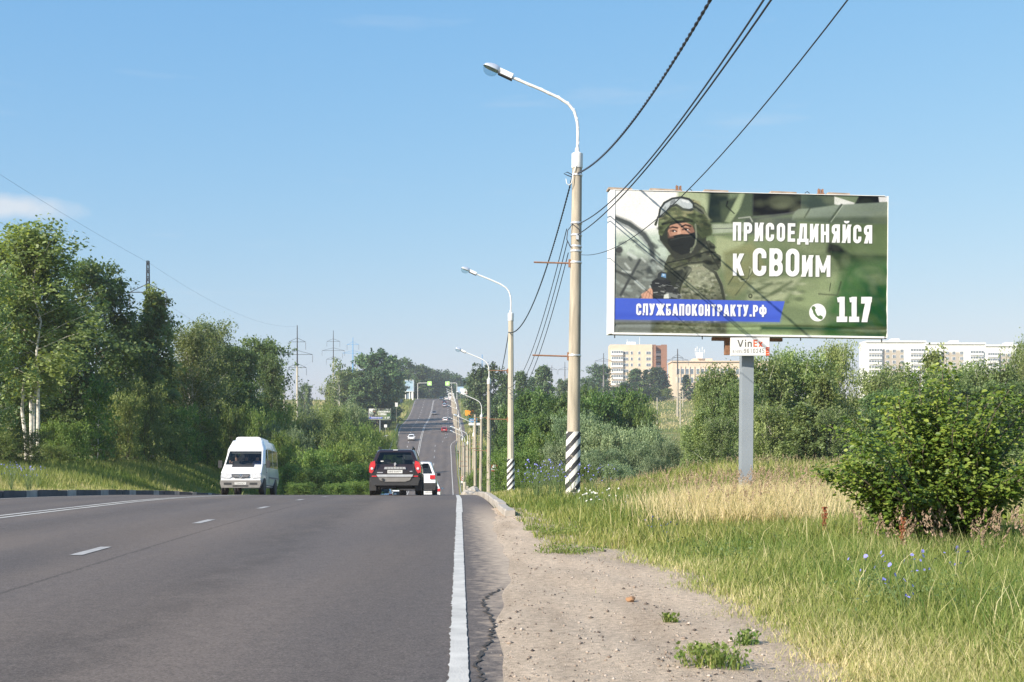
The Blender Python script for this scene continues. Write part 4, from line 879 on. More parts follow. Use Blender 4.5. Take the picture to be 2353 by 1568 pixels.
# ------------------------------------------------------------------ wires
def cat(a, b, sag, n=24):
    a, b = Vector(a), Vector(b); return [a.lerp(b, i / n) - Vector((0, 0, sag * 4 * (i / n) * (1 - i / n))) for i in range(n + 1)]
def through(a, p, endY):
    """a hanging wire from a through p and on to a post behind the camera, as a parabola in the vertical plane"""
    a, p = Vector(a), Vector(p); s = (a.y - endY) / (a.y - p.y); b = Vector((a.x + (p.x - a.x) * s, endY, a.z))
    u = 1 / s; sag = (a.z - p.z) / (4 * u * (1 - u)); return cat(a, b, sag, 40)
def at(x, y, Y): return (gx(x, Y), Y, gz(y, Y))
def wire(pts, r, label, m='wire', twist=0):
    mb_ = MB()
    if twist:
        for ph in (0, math.pi):
            q = []
            for i in range(len(pts) - 1):
                K = max(2, int((pts[i + 1] - pts[i]).length / .06))
                for k in range(K):
                    p = pts[i].lerp(pts[i + 1], k / K); s = len(q) * .95 + ph; q.append(p + Vector((math.cos(s), 0, math.sin(s))) * r * .75)
            mb_.tube(q, r * .8, 5)
    else: mb_.tube(pts, r, 6)
    return tag(mb_.build('overhead_wire', M[m], None, True), label, 'wire', 'overhead wires along the road')
l0, l1, l2, l3 = [Vector((*lamp_xy(n), zt(*lamp_xy(n)))) for n in range(4)]
top0 = l0 + Vector((.13, -.1, 8.15)); 
wire(through(top0, at(1632, 0, 15.2), -2), .016, 'thick twisted black cable from the nearest lamp top up over the camera', twist=1)
wire(cat(top0 + Vector((-.14, .1, -.1)), l1 + Vector((-.1, -.1, 7.75)), 1.1), .016, 'thick twisted black cable between the nearest and second lamp', twist=1)
wire(cat(l1 + Vector((-.1, -.1, 7.75)), l2 + Vector((0, -.1, 7.9)), 1.2), .02, 'twisted black cable between the second and third lamp')
for (x, y, dz, ll) in ((1755, 0, 6.88, 'upper of two close wires leaving the nearest lamp to the upper right'), (1772, 0, 6.62, 'lower of two close wires leaving the nearest lamp to the upper right')):
    wire(through(l0 + Vector((.12, -.1, dz)), at(x, y, 12.6), -2), .012, ll)
wire(through(l0 + Vector((.14, 0, 6.15)), at(1948, 0, 10.), -2), .007, 'thin lone wire crossing in front of the billboard')
for i, (dx, dz) in enumerate(((-.14, 6.8), (-.12, 6.5), (-.1, 6.2))):
    wire(cat(l0 + Vector((dx, .1, dz)), l1 + Vector((dx + .05 * i, -.1, 5.1 - .25 * i)), 1.0), .011, '%s thin wire sagging between the nearest and second lamp' % ('upper', 'middle', 'lowest')[i])
    wire(cat(l1 + Vector((dx, .1, 5.1 - .25 * i)), l2 + Vector((dx, -.1, 5.0 - .2 * i)), .8), .011, '%s thin wire sagging between the second and third lamp' % ('upper', 'middle', 'lowest')[i])

# ------------------------------------------------------------------ pylons
def lattice(mb_, p, q, w0, w1, n):
    """a square lattice mast"""
    p, q = Vector(p), Vector(q)
    for i in range(n):
        a, b = p.lerp(q, i / n), p.lerp(q, (i + 1) / n); wa, wb = w0 + (w1 - w0) * i / n, w0 + (w1 - w0) * (i + 1) / n
        A = [a + Vector((sx * wa, sy * wa, 0)) for sx, sy in ((-1, -1), (1, -1), (1, 1), (-1, 1))]; B = [b + Vector((sx * wb, sy * wb, 0)) for sx, sy in ((-1, -1), (1, -1), (1, 1), (-1, 1))]
        for k in range(4):
            mb_.tube([A[k], B[k]], .05, 4); mb_.tube([A[k], B[(k + 1) % 4]], .03, 4); mb_.tube([B[k], B[(k + 1) % 4]], .03, 4)
def pylon(label, px, Y, topy, arms, m='darkmetal', latt=False, rz=0, body='concrete_pale', r=.32):
    X = gx(px, Y); g = zt(X, Y); H = gz(topy, Y) - g; t = thing('pylon', label, 'pylon', (X, Y, g), rz, 'power line pylons')
    mb_ = MB()
    if latt: lattice(mb_, (0, 0, 0), (0, 0, H), .5, .13, int(H / 1.0)); 
    else: mb_.tube([(0, 0, -1), (0, 0, H * .62)], [r, r * .8], 8)
    mb_.build('mast', M[m if latt else body], t)
    if not latt: mb_ = MB(); mb_.tube([(0, 0, H * .62), (0, 0, H)], [r * .72, r * .4], 6); mb_.build('mast_top', M[m], t)
    for (ya, wl, wr) in arms:
        z = gz(ya, Y) - g; mb_ = MB(); mb_.tube([(-wl, 0, z), (wr, 0, z)], .06, 5); mb_.tube([(-wl, 0, z), (0, 0, z + 1.1)], .05, 4); mb_.tube([(wr, 0, z), (0, 0, z + 1.1)], .05, 4); am = mb_.build('crossarm', M[m], t)
        for x in (-wl, wr):
            if abs(x) < .3: continue
            mb_ = MB()
            pr = [(.03, 0)]
            for k in range(9): pr += [(.05, -.25 - k * .2), (.13, -.32 - k * .2), (.05, -.39 - k * .2)]
            mb_.lathe(pr + [(.03, -2.2)], 7, (x, 0, z)); mb_.build('insulator_string', M['wire_pale'], am)
    return t
pylon('nearest power pylon rising behind the birches at the left', 340, 160, 600, [(672, 2.3, 2.3), (743, .3, 4.2), (760, 4.2, .3)], latt=True)
pylon('tall slim pylon with concrete lower mast left of the valley shrubs', 683, 345, 748, [(786, 2.3, 2.3), (815, 4.2, 4.2), (845, 2.5, 2.5)], r=.3)
pylon('distant dark pylon left of the blue mast', 766, 505, 760, [(785, 2.6, 2.6), (806, 4.5, 4.5), (826, 2.8, 2.8)], r=.3)
pylon('distant bright blue pylon left of the road trees', 811, 520, 776, [(792, 2.4, 2.4), (812, 4.3, 4.3)], m='blue_paint', body='blue_paint', r=.3)
pylon('small blue lattice mast top above the trees by the lamps', 1108, 640, 815, [], m='blue_paint', latt=True)
pylon('pale wooden looking pylon left of the brown tower block', 1387, 500, 812, [(830, 3.4, 3.4)], body='trim_grey', r=.35)
pylon('brown lattice topped pylon standing in the field before the offices', 1557, 470, 802, [(828, 4, 4), (822, 2, 2)], body='concrete', r=.45)
pylon('thin pylon behind the trees right of the third lamp', 1298, 560, 832, [(850, 3, 3)], body='trim_grey', r=.3)
pylon('pylon half hidden right of the second lamp', 1268, 600, 840, [(850, 2.5, 2.5)], body='trim_grey', r=.3)
def pw(a, b, sag, lab, r=.012): 
    mb_ = MB(); mb_.tube(cat(a, b, sag, 30), r, 4); tag(mb_.build('power_line', M['wire_pale'], None, True), lab, 'power line', 'high voltage lines at the left')
Xp = gx(340, 160); Xq = gx(683, 345)
pw((Xp, 160, gz(603, 160)), (-33, -30, 27.5), 2.2, 'topmost thin power line above the left birches')
for k, (ya, dx, zz) in enumerate(((690, -2.3, 23.2), (690, 2.3, 22.4), (762, 4.2, 19.5), (778, -4.2, 19.0))):
    pw((Xp + dx, 160, gz(ya, 160) - .4), (-33 + dx, -30, zz), 2.2, 'power line with ' + ('upper left', 'upper right', 'lower right', 'lower left')[k] + ' insulator of the nearest pylon, towards the camera')
pw((Xp, 160, gz(603, 160)), (Xq, 345, gz(750, 345)), 2.5, 'topmost power line from the nearest pylon to the slim pylon')
for k, (ya, dx, yb_) in enumerate(((690, -2.3, 800), (690, 2.3, 800), (762, 4.2, 830))):
    pw((Xp + dx, 160, gz(ya, 160) - .4), (Xq + dx, 345, gz(yb_, 345)), 3.5, 'power line with ' + ('upper left', 'upper right', 'lower right')[k] + ' insulator of the nearest pylon, running away')

# ------------------------------------------------------------------ signs, guardrails, small roadside things
def sign(name, label, px, Y, ytop, build, h=None, r=.03, two=0):
    X = gx(px, Y); g = zt(X, Y); zt_ = gz(ytop, Y) - g; t = thing(name, label, 'road sign', (X, Y, g), math.atan2(-SL, 1) * 1, 'road signs')
    if two:
        for s in (-1, 1): mb_ = MB(); mb_.tube([(s * two, .03, -.3), (s * two, .03, zt_)], r, 6); mb_.build('post', M['concrete_pale'], t, True)
    else: mb_ = MB(); mb_.tube([(0, .03, -.3), (0, .03, zt_)], r, 6); mb_.build('post', M['concrete_pale'], t, True)
    build(t, zt_); return t
def round_sign(num):
    def f(t, z):
        mb_ = MB(); mb_.lathe([(.36, 0), (.36, .03)], 24, (0, -.02, z - .36), 'Y'); mb_.build('sign_back', M['sign_back'], t)
        c = canvas(.8, .8, 60, (235, 235, 232)); c.ell(.4, .4, .36, .36, (200, 30, 34)); c.ell(.4, .4, .27, .27, (238, 238, 236)); c.text(num, .22, .53, .58, .26, (24, 24, 26), .2, .12)
        n = c.X.shape[0]; o = printed('sign_face', c, .8, .8, t, (-.4, -.026, z - .76)); bm = bmesh.new(); bm.from_mesh(o.data); bmesh.ops.delete(bm, geom=[v for v in bm.verts if math.hypot(v.co.x - .4, v.co.z - .4) > .362], context='VERTS'); bm.to_mesh(o.data); bm.free()
    return f
def plate_sign(w, h, mat, txt=None, tcol=(250, 250, 250), base=(40, 120, 190)):
    def f(t, z):
        mb_ = MB(); mb_.box((0, 0, z - h / 2), (w, .03, h)); mb_.build('sign_board', mat, t)
        if txt:
            c = canvas(w, h, 60, base); c.text(txt, w * .12, h * .75, w * .88, h * .5, tcol, .2, .15); printed('sign_face', c, w - .04, h - .04, t, (-w / 2 + .02, -.018, z - h + .02))
    return f
def both(*fs): return lambda t, z: [f(t, z - i * .78) for i, f in enumerate(fs)]
sign('speed_sign', 'round red ringed 50 sign with small plate below, right roadside by the guardrail', 1064, 205, 1095, both(round_sign('50'), plate_sign(.7, .3, M['plate'])))
sign('speed_sign', 'round 50 sign partly hidden left of the brown car', 843, 205, 1098, round_sign('50'))
def tri(t, z):
    mb_ = MB(); mb_.prism([(-.45, z - .8), (.45, z - .8), (0, z)], 0, .02); mb_.build('sign_board', M['car_red'], t)
    mb_ = MB(); mb_.prism([(-.31, z - .72), (.31, z - .72), (0, z - .18)], -.008, -.002); mb_.build('sign_face', M['plate'], t)
    mb_ = MB(); mb_.prism([(-.2, z - .66), (.24, z - .66), (.2, z - .52), (-.2, z - .60)], -.014, -.010); mb_.build('symbol', M['black'], t)
sign('warning_sign', 'red bordered triangular slope warning sign between the second and third lamps', 1136, 92, 1058, tri)
sign('direction_sign', 'bright orange board hanging among the lamps on the uphill road', 1080, 330, 943, plate_sign(2.6, 1.4, M['sign_orange']))
sign('direction_sign', 'small blue lettered sign on thin post under the orange board', 1087, 300, 962, plate_sign(1.9, .9, M['sign_blue'], '519', base=(30, 130, 190)))
sign('direction_sign', 'long white sign on two posts below the blue sign', 1090, 285, 972, plate_sign(2.6, .55, M['plate']), two=1.0)
sign('route_sign', 'white plate on two posts left of the guardrail in the valley', 884, 262, 1000, plate_sign(1.5, .7, M['sign_back']), two=.5)
sign('route_sign', 'single small white sign on thin post above the two post plate', 886, 310, 976, plate_sign(.7, .7, M['plate']))
sign('route_sign', 'upper white sign at the left junction on the hill', 911, 380, 925, plate_sign(.8, 1.3, M['plate']))
sign('route_sign', 'blue grey sign beside the upper white sign at the junction', 922, 410, 917, plate_sign(.9, 1.2, M['sign_back']))
sign('info_sign', 'white advertising board beside the lamps near the hilltop', 1066, 480, 893, plate_sign(3.0, 2.2, M['plate']))
sign('info_sign', 'pale blue board beside the lamps near the hilltop', 1058, 500, 889, plate_sign(2.4, 2.0, mk('pale_blue', (.35, .5, .65), .5)))
sign('info_sign', 'red and white round sign among the hilltop lamps', 1072, 440, 900, round_sign('50'), r=.05)
for (px, px2, lab) in ((960, 987, 'left green crossing sign on a bracket arm over the hilltop road'), (1050, 1028, 'right green crossing sign on a bracket arm over the hilltop road')):
    Y = 575; X = gx(px, Y); g = zt(X, Y); t = thing('crossing_sign', lab, 'road sign', (X, Y, g), 0, 'green crossing signs'); z = gz(882, Y) - g; dx = gx(px2, Y) - X
    mb_ = MB(); mb_.tube([(0, 0, -.5), (0, 0, z), (dx * .1, 0, z + .3), (dx, 0, z + .3)], .13, 6); mb_.build('arm', M['white_metal'], t)
    mb_ = MB(); mb_.box((dx, -.15, z + .1), (1.9, .1, 1.9)); f = mb_.build('sign_board', M['sign_green'], t); mb_ = MB(); mb_.prism([(-.5 + dx, z - .4), (.5 + dx, z - .4), (dx, z + .6)], -.23, -.21); mb_.build('symbol', M['plate'], f)
def rail(label, offs, y0, y1, m='galv', step=2.0):
    t = thing('guardrail', label, 'guardrail', (offs(y0) + SL * y0, y0, float(RZ(y0))), 0, 'guardrails'); o0 = Vector(t.location)
    Ys = np.arange(y0, y1, step); P = [Vector((float(offs(y)) + SL * y, y, float(RZ(y)))) - o0 for y in Ys]
    mb_ = MB(); pr = [(-.03, .42), (.02, .46), (-.03, .53), (-.03, .57), (.02, .64), (-.03, .72), (-.055, .72), (-.055, .42)]; n = len(pr)
    vs = [p + Vector((a, 0, b)) for p in P for a, b in pr]; mb_.add(vs, [(i * n + k, i * n + (k + 1) % n, (i + 1) * n + (k + 1) % n, (i + 1) * n + k) for i in range(len(P) - 1) for k in range(n)]); mb_.build('beam', M[m], t)
    mb_ = MB(); mb_.box((0, 0, .3), (.09, .09, .8)); p0 = None
    for p in P[::2 if len(P) < 190 else 3]:
        o = mb_.build('post', M['darkmetal'], t) if p0 is None else p0.copy()
        if p0 is None: p0 = o
        else: COL.objects.link(o); o.parent = t
        o.location = p + Vector((.02, 0, 0))
    return t
rail('long metal guardrail along the right side of the road down the hill', lambda y: float(road_right(y)) + .3, 72, 345)
rail('metal guardrail at the left edge of the uphill road', lambda y: float(road_left(y)) - .4, 268, 400)
# rubble and posts by the right kerb end
q = random.Random(3)
for i, (px, y, s) in enumerate(((1075, 1128, .34), (1083, 1131, .26), (1088, 1124, .4), (1071, 1133, .2))):
    Y = 62 + i; mb_ = MB(); bm = bmesh.new(); bmesh.ops.create_icosphere(bm, subdivisions=2, radius=s)
    for v in bm.verts: v.co *= q.uniform(.75, 1.2); v.co.z *= .7
    me = bpy.data.meshes.new('rubble_stone'); bm.to_mesh(me); bm.free(); me.materials.append(M['kerbstone']); o = bpy.data.objects.new('rubble_stone', me); COL.objects.link(o)
    X = gx(px, Y); o.location = (X, Y, zt(X, Y) + s * .5); tag(o, ('largest broken stone', 'middle broken stone', 'tilted pale stone', 'smallest broken stone')[i] + ' of the rubble at the right kerb end', 'stone', 'rubble at the kerb end')
for i, (px, h) in enumerate(((1068, 1.5), (1074, 1.3))):
    Y = 90 + 3 * i; X = gx(px, Y); mb_ = MB(); mb_.tube([(0, 0, -.4), (0, 0, h), (0, 0, h + .05)], [.13, .12, .07], 8); o = mb_.build('bollard', M['concrete_pale']); o.location = (X, Y, zt(X, Y)); tag(o, ('left', 'right')[i] + ' of two short pale posts behind the right guardrail', 'bollard', 'short roadside posts')
# ------------------------------------------------------------------ people
def person(label, x, y, z, parent_rot, shirt, arm_up=False):
    me = bpy.data.meshes.new('person'); 
    V = [(0, 0, .10), (0, .02, .32), (0, .03, .50), (0, .0, .60), (0, -.02, .68), (0, -.03, .80),
         (.19, 0, .50), (.25, -.08, .24), (.22, -.32, .16), (-.19, 0, .50), (-.25, -.08, .24), (-.22, -.32, .16), (.10, -.05, .08), (.12, -.42, .12), (.12, -.45, -.28), (-.10, -.05, .08), (-.12, -.42, .12), (-.12, -.45, -.28)]
    if arm_up: V[10] = (-.32, -.12, .36); V[11] = (-.26, -.2, .62)
    E = [(0, 1), (1, 2), (2, 3), (3, 4), (4, 5), (2, 6), (6, 7), (7, 8), (2, 9), (9, 10), (10, 11), (0, 12), (12, 13), (13, 14), (0, 15), (15, 16), (16, 17)]
    Rr = [.15, .15, .14, .06, .085, .085, .075, .052, .04, .075, .052, .04, .09, .075, .05, .09, .075, .05]
    me.from_pydata(V, E, []); o = bpy.data.objects.new('person', me); COL.objects.link(o)
    md = o.modifiers.new('skin', 'SKIN'); o.modifiers.new('sub', 'SUBSURF').levels = 2
    for i, d in enumerate(me.skin_vertices[0].data): d.radius = (Rr[i], Rr[i]); d.use_root = (i == 0)
    dg = bpy.context.evaluated_depsgraph_get(); m2 = bpy.data.meshes.new_from_object(o.evaluated_get(dg)); o.modifiers.clear(); o.data = m2; m2.name = 'person'
    m2.materials.clear(); m2.materials.append(shirt); m2.materials.append(M['skin'])
    for p in m2.polygons:
        c = p.center; p.material_index = 1 if (c.z > .6 or (c.y < -.24 and .1 < c.z < .3 and abs(c.x) > .17) or (arm_up and c.x < -.2 and c.z > .5)) else 0
    o.location = (x, y, z); o.rotation_euler = (0, 0, parent_rot); tag(o, label, 'person', 'people riding in the minibus')
    mb_ = MB(); mb_.lathe([(.088, .0), (.098, .06), (.085, .12), (.03, .145)], 12, (0, -.01, .745)); mb_.build('hair', M['hair'], o, True)
    mb_ = MB()
    for s in (-1, 1): mb_.box((s * .032, -.118, .775), (.022, .01, .014))
    mb_.build('eyes', M['black'], o); mb_ = MB(); mb_.box((0, -.13, .75), (.024, .03, .04)); mb_.box((0, -.112, .705), (.05, .012, .012)); mb_.build('nose_and_mouth', M['skin'], o)
    return o
# ------------------------------------------------------------------ vehicles (front faces +Y; lofted shells with real windows)
def shell(t, S, body, glass, win, cap_glass=(True, True), inner=True, gl_ins=.86, roof_y=None, bev=.025):
    """S: stations from rear to front, each a list of (x,y,z) for the right half, same number of levels; level strip 3-4 holds the side windows"""
    L_ = len(S[0]); b = MB(); g = MB()
    for mbx, dark in ((b, False),):
        ring = lambda st: [Vector(p) for p in st]
        for i in range(len(S) - 1):
            A, B = ring(S[i]), ring(S[i + 1])
            for sd in (1, -1):
                fx = lambda p: Vector((p.x * sd, p.y, p.z))
                for j in range(L_ - 1):
                    (g if (j == 3 and i in win) else b).add([fx(A[j]), fx(B[j]), fx(B[j + 1]), fx(A[j + 1])], [(0, 1, 2, 3)])
            mx_ = lambda p: Vector((-p.x, p.y, p.z))
            b.add([A[-1], B[-1], mx_(B[-1]), mx_(A[-1])], [(0, 1, 2, 3)]); b.add([A[0], B[0], mx_(B[0]), mx_(A[0])], [(0, 1, 2, 3)])
        for (st, has) in ((S[0], cap_glass[0]), (S[-1], cap_glass[1])):
            P = ring(st)
            for j in range(L_ - 1):
                lo, hi = P[j], P[j + 1]; xs = [-1, -gl_ins, gl_ins, 1]
                for k in range(3):
                    q = [Vector((lo.x * xs[k], lo.y, lo.z)), Vector((lo.x * xs[k + 1], lo.y, lo.z)), Vector((hi.x * xs[k + 1], hi.y, hi.z)), Vector((hi.x * xs[k], hi.y, hi.z))]
                    if j == 3 and k == 1 and has:
                        # inset glass, a strip of body above and below
                        d = .05; a0, a1 = q[0].lerp(q[3], .04), q[1].lerp(q[2], .04); c0, c1 = q[0].lerp(q[3], .94), q[1].lerp(q[2], .94)
                        g.add([a0, a1, c1, c0], [(0, 1, 2, 3)]); b.add([q[0], q[1], a1, a0], [(0, 1, 2, 3)]); b.add([c0, c1, q[2], q[3]], [(0, 1, 2, 3)])
                    else: b.add(q, [(0, 1, 2, 3)])
    o = b.build('body', body, t); me = o.data; bm = bmesh.new(); bm.from_mesh(me); bmesh.ops.remove_doubles(bm, verts=bm.verts, dist=.002)
    bmesh.ops.recalc_face_normals(bm, faces=bm.faces); bm.to_mesh(me); bm.free()
    me.polygons.foreach_set('use_smooth', [True] * len(me.polygons)); me.set_sharp_from_angle(angle=R(38))
    if bev: md = o.modifiers.new('bevel', 'BEVEL'); md.width = bev; md.segments = 2; md.limit_method = 'ANGLE'; md.angle_limit = R(25)
    g.build('windows', glass, t)
    if inner:
        # dark floor and lining up to the window sill
        k = MB(); zs = S[1][3][2] - .03; x = S[1][2][0] - .06; y0 = S[0][3][1] + .12; y1 = S[-1][3][1] - .1
        k.box((0, (y0 + y1) / 2, (S[1][0][2] + .1 + zs) / 2 - .1), (2 * x, y1 - y0, zs - S[1][0][2] - .25)); k.build('interior', M['interior'], t)
    return o
def wheel(t, x, y, r=.33, w=.22):
    mb_ = MB(); mb_.lathe([(r * .62, -w / 2), (r * .93, -w / 2), (r, -w / 2 + .04), (r, w / 2 - .04), (r * .93, w / 2), (r * .62, w / 2)], 20, axis='X'); o = mb_.build('wheel', M['rubber'], t, True, loc=(x, y, r))
    mb_ = MB(); mb_.lathe([(r * .64, -w / 2 + .015), (r * .6, 0), (r * .64, w / 2 - .015)], 12, axis='X'); mb_.build('rim', M['car_silver'], o, False); return o
def arch(t, x, y, r): 
    mb_ = MB(); mb_.lathe([(r, -.03), (r, .03)], 20, (x, y, r * .93), 'X'); return mb_.build('wheel_arch', M['black'], t)
def plate(t, y, z, txt, sgn, w=.52):
    c = canvas(.52, .112, 130, (232, 232, 228)); c.text(txt, .03, .088, .38, .066, (40, 40, 44), .19, .2); c.text('50', .41, .07, .48, .046, (40, 40, 44), .19, .2); c.line([(.395, 0), (.395, .112)], .004, (60, 60, 60))
    o = printed('number_plate', c, .52, .112, t)
    if sgn < 0: o.location = (-.26, y, z)
    else: o.rotation_euler = (0, 0, math.pi); o.location = (.26, y, z)
    return o
def car(label, body, kind='hatch', group='cars on the road', detail=True, glass=None):
    P = {'hatch': (4.1, 1.72, 1.48), 'sedan': (4.4, 1.74, 1.45), 'suv': (4.5, 1.82, 1.68)}[kind]; Ln, Wd, Ht = P; h = Ln / 2; w = Wd / 2; k = Ht / 1.48
    t = thing('car', label, 'car', group=group)
    rt = {'hatch': -h + .5, 'sedan': -h + 1.25, 'suv': -h + .45}[kind]; rb = {'hatch': -h + .12, 'sedan': -h + .75, 'suv': -h + .12}[kind]
    zb = .92 * k
    def st(ys, ws, zr, wr): return [(w * .92 * ws, ys[0], .24 * k), (w * ws, ys[1], .42 * k), (w * ws, ys[2], .68 * k), (w * .96 * ws, ys[3], zb), (wr, ys[4], zr - .06), (wr * .86, ys[5], zr)]
    y = lambda v: [v] * 6
    S = [st([-h + .05, -h, -h + .02, rb, rt, rt + .12], .97, Ht - .04, w * .70), st([-h + .75] * 3 + [rb + .45, rt + .45, rt + .45], 1, Ht, w * .74), st(y(-.12), 1, Ht + .01, w * .75), st(y(-.02), 1, Ht + .01, w * .75),
         st([.9, .9, .9, .75, .30, .2], 1, Ht - .01, w * .74), st([h - .1, h, h - .05, 1.05, .42, .28], .95, Ht - .04, w * .70)]
    shell(t, S, body, glass or M['glass'], {1, 3})
    for sx in (-1, 1):
        for yy in (-h + .82, h - .85): arch(t, sx * (w - .035), yy, .37 * (1.1 if kind == 'suv' else 1)); wheel(t, sx * (w - .11), yy, .33 * (1.12 if kind == 'suv' else .95))
        mb_ = MB(); zz = .80 * k; mb_.box((sx * w * .80, -h + .02, zz), (.26, .10, .19)); mb_.build('tail_light', M['red_light'], t)
        mb_ = MB(); mb_.box((sx * w * .72, h - .06, .66 * k), (.36, .12, .15)); mb_.build('headlight', M['head_light'], t)
        mb_ = MB(); mb_.box((sx * (w + .08), .78, zb + .06), (.18, .1, .13)); mb_.build('mirror', body if kind != 'suv' else M['black'], t)
    if kind == 'suv': mb_ = MB(); mb_.prism([(-w * .99, .62), (w * .99, .62), (w * .95, .28), (-w * .95, .28)], -h - .03, -h + .3); mb_.box((0, 0, .42), (Wd + .02, Ln - .5, .2)); mb_.build('lower_cladding', M['black'], t)
    mb_ = MB(); mb_.box((0, -h, .42 * k), (Wd * .86, .08, .13)); mb_.box((0, h - .02, .40 * k), (Wd * .8, .08, .16)); mb_.build('bumper_insert', M['black'], t)
    mb_ = MB(); mb_.box((0, -h - .0, .68 * k), (.5, .05, .11)); mb_.box((0, h + .005, .46 * k), (.5, .03, .11)); mb_.build('number_plate', M['plate'], t)
    return t
def put_car(o, X, Y, face=0, heading=True):
    s = (float(RZ(Y + 2)) - float(RZ(Y - 2))) / 4; o.location = (X, Y, float(RZ(Y)) + .01)
    o.rotation_euler = (math.atan(s) * (1 if face == 0 else -1), 0, math.atan(-SL) * 1 + (math.pi if face else 0))

# ---- brown crossover in the right lane
def brown_suv():
    t = thing('crossover_car', 'dark brown crossover car seen from behind in the right lane', 'car', group='cars on the road')
    w = .91; h = 2.15
    def st(ys, ws, wr, zr, zb=1.06): return [(.80 * ws, ys[0], .36), (.89 * ws, ys[1], .55), (w * ws, ys[2], .88), (.865 * ws, ys[3], zb), (wr, ys[4], zr - .06), (wr * .88, ys[5], zr)]
    y = lambda v: [v] * 6
    S = [st([-2.06, -2.13, -2.11, -2.0, -1.72, -1.62], .97, .625, 1.60), st([-1.3, -1.3, -1.3, -1.28, -1.22, -1.2], 1.0, .68, 1.625), st(y(-.28), 1, .69, 1.63), st(y(-.18), 1, .69, 1.63), st([.8, .8, .8, .72, .36, .26], 1, .685, 1.61), st([2.0, 2.13, 2.08, 1.1, .48, .34], .94, .63, 1.57)]
    shell(t, S, M['car_brown'], M['glass'], {1, 3}, gl_ins=.84)
    b = MB(); b.prism([(-.80, .70), (.80, .70), (.86, .58), (.80, .34), (-.80, .34), (-.86, .58)], -2.15, -1.95); b.build('rear_bumper', M['black'], t)
    b = MB(); b.prism([(-.60, .66), (.60, .66), (.52, .52), (.36, .47), (-.36, .47), (-.52, .52)], -2.175, -2.12); sk = b.build('skid_plate', M['trim_grey'], t)
    b = MB(); b.prism([(-.64, .72), (.64, .72), (.60, .64), (-.60, .64)], -2.20, -2.12); b.build('skid_trim', M['trim_silver'], sk)
    b = MB(); b.lathe([(.045, -2.21), (.05, -2.0)], 12, (-.42, 0, .55), 'Y'); b.build('exhaust_pipe', M['darkmetal'], t)
    b = MB(); b.box((0, -1.2, .34), (1.1, 1.4, .12)); b.box((-.25, -1.75, .35), (.5, .4, .2)); b.tube([(-.7, -1.35, .34), (.7, -1.35, .34)], .05, 8); b.box((0, 1.2, .3), (1.3, .8, .16)); b.build('underbody', M['black'], t)
    for sx in (-1, 1):
        for yy in (-1.33, 1.34): arch(t, sx * .885, yy, .40); wheel(t, sx * .80, yy, .345, .23)
        b = MB(); b.prism([(sx * .70, 1.20), (sx * .84, 1.16), (sx * .90, .98), (sx * .90, .80), (sx * .80, .76), (sx * .74, .86), (sx * .68, 1.05)], -2.15, -1.93); l_ = b.build('tail_light', M['red_light'], t)
        b = MB(); b.lathe([(.045, -2.175), (.05, -2.15)], 14, (sx * .80, 0, .93), 'Y'); b.build('reversing_lamp', M['head_light'], l_)
        b = MB(); b.box((sx * .72, -2.155, .66), (.17, .03, .035)); b.build('rear_reflector', M['red_light'], t)
        b = MB(); b.tube([(sx * .60, -1.45, 1.63), (sx * .60, -1.38, 1.70), (sx * .60, .1, 1.70), (sx * .60, .2, 1.63)], .025, 8); b.build('roof_rail', M['darkmetal'], t, True)
        b = MB(); b.box((sx * 1.0, .72, 1.08), (.2, .12, .17)); b.build('mirror', M['black'], t)
        b = MB(); b.box((sx * .80, -1.72, .32), (.24, .02, .32)); b.build('mud_flap', M['black'], t)
        b = MB(); b.box((sx * .42, -.62, 1.16), (.30, .1, .22)); b.tube([(sx * .42, -.62, .9), (sx * .42, -.62, 1.1)], .2, 8); b.build('head_restraint', M['interior'], t, True)
    for sx in (-.38, .38): b = MB(); b.box((sx, .1, 1.18), (.26, .1, .22)); b.box((sx, .1, .95), (.46, .12, .4)); b.build('front_seat', M['interior'], t)
    b = MB(); b.box((.05, .55, 1.42), (.24, .03, .07)); b.build('inner_mirror', M['black'], t)
    # tailgate furniture follows the leaning tailgate
    b = MB(); b.prism([(-.38, .905), (.38, .905), (.36, .985), (-.36, .985)], -2.135, -2.05); st_ = b.build('chrome_strip', M['chrome'], t)
    c = canvas(.72, .07, 150, (176, 178, 180)); c.text('DUSTER', .08, .056, .64, .042, (40, 40, 42), .2, .9); printed('lettering', c, .70, .066, st_, (-.35, -2.139, .912))
    plate(t, -2.135, .765, 'А803АН', -1)
    b = MB(); b.prism([(0, 1.155), (.045, 1.09), (0, 1.02), (-.045, 1.09)], -2.07, -2.0); b.prism([(0, 1.125), (.022, 1.09), (0, 1.05), (-.022, 1.09)], -2.075, -2.071); b.build('badge', M['chrome'], t)
    b = MB(); b.box((-.52, -2.128, .79), (.2, .02, .035)); b.box((.56, -2.128, .83), (.09, .02, .03)); b.build('small_badge', M['chrome'], t)
    b = MB(); b.tube([(.02, -1.99, 1.10), (-.28, -1.955, 1.135)], .012, 6); b.tube([(.02, -2.0, 1.08), (.02, -2.03, 1.08)], .03, 8); b.build('rear_wiper', M['black'], t)
    b = MB(); b.box((0, -1.70, 1.592), (.16, .04, .03)); b.build('stop_lamp', M['head_light'], t)
    b = MB(); b.prism([(-.66, 1.10), (-.64, 1.12), (-.64, .74), (-.66, .74)], -2.125, -2.11); b.prism([(.66, 1.10), (.64, 1.12), (.64, .74), (.66, .74)], -2.125, -2.11); b.box((0, -2.125, .735), (1.28, .012, .012)); b.build('tailgate_seam', M['black'], t)
    b = MB(); b.box((-.46, -1.945, 1.19), (.1, .01, .03)); b.build('window_sticker', M['plate'], t)
    return t
bs = brown_suv(); put_car(bs, gx(907, 44) - .095, 46.2)
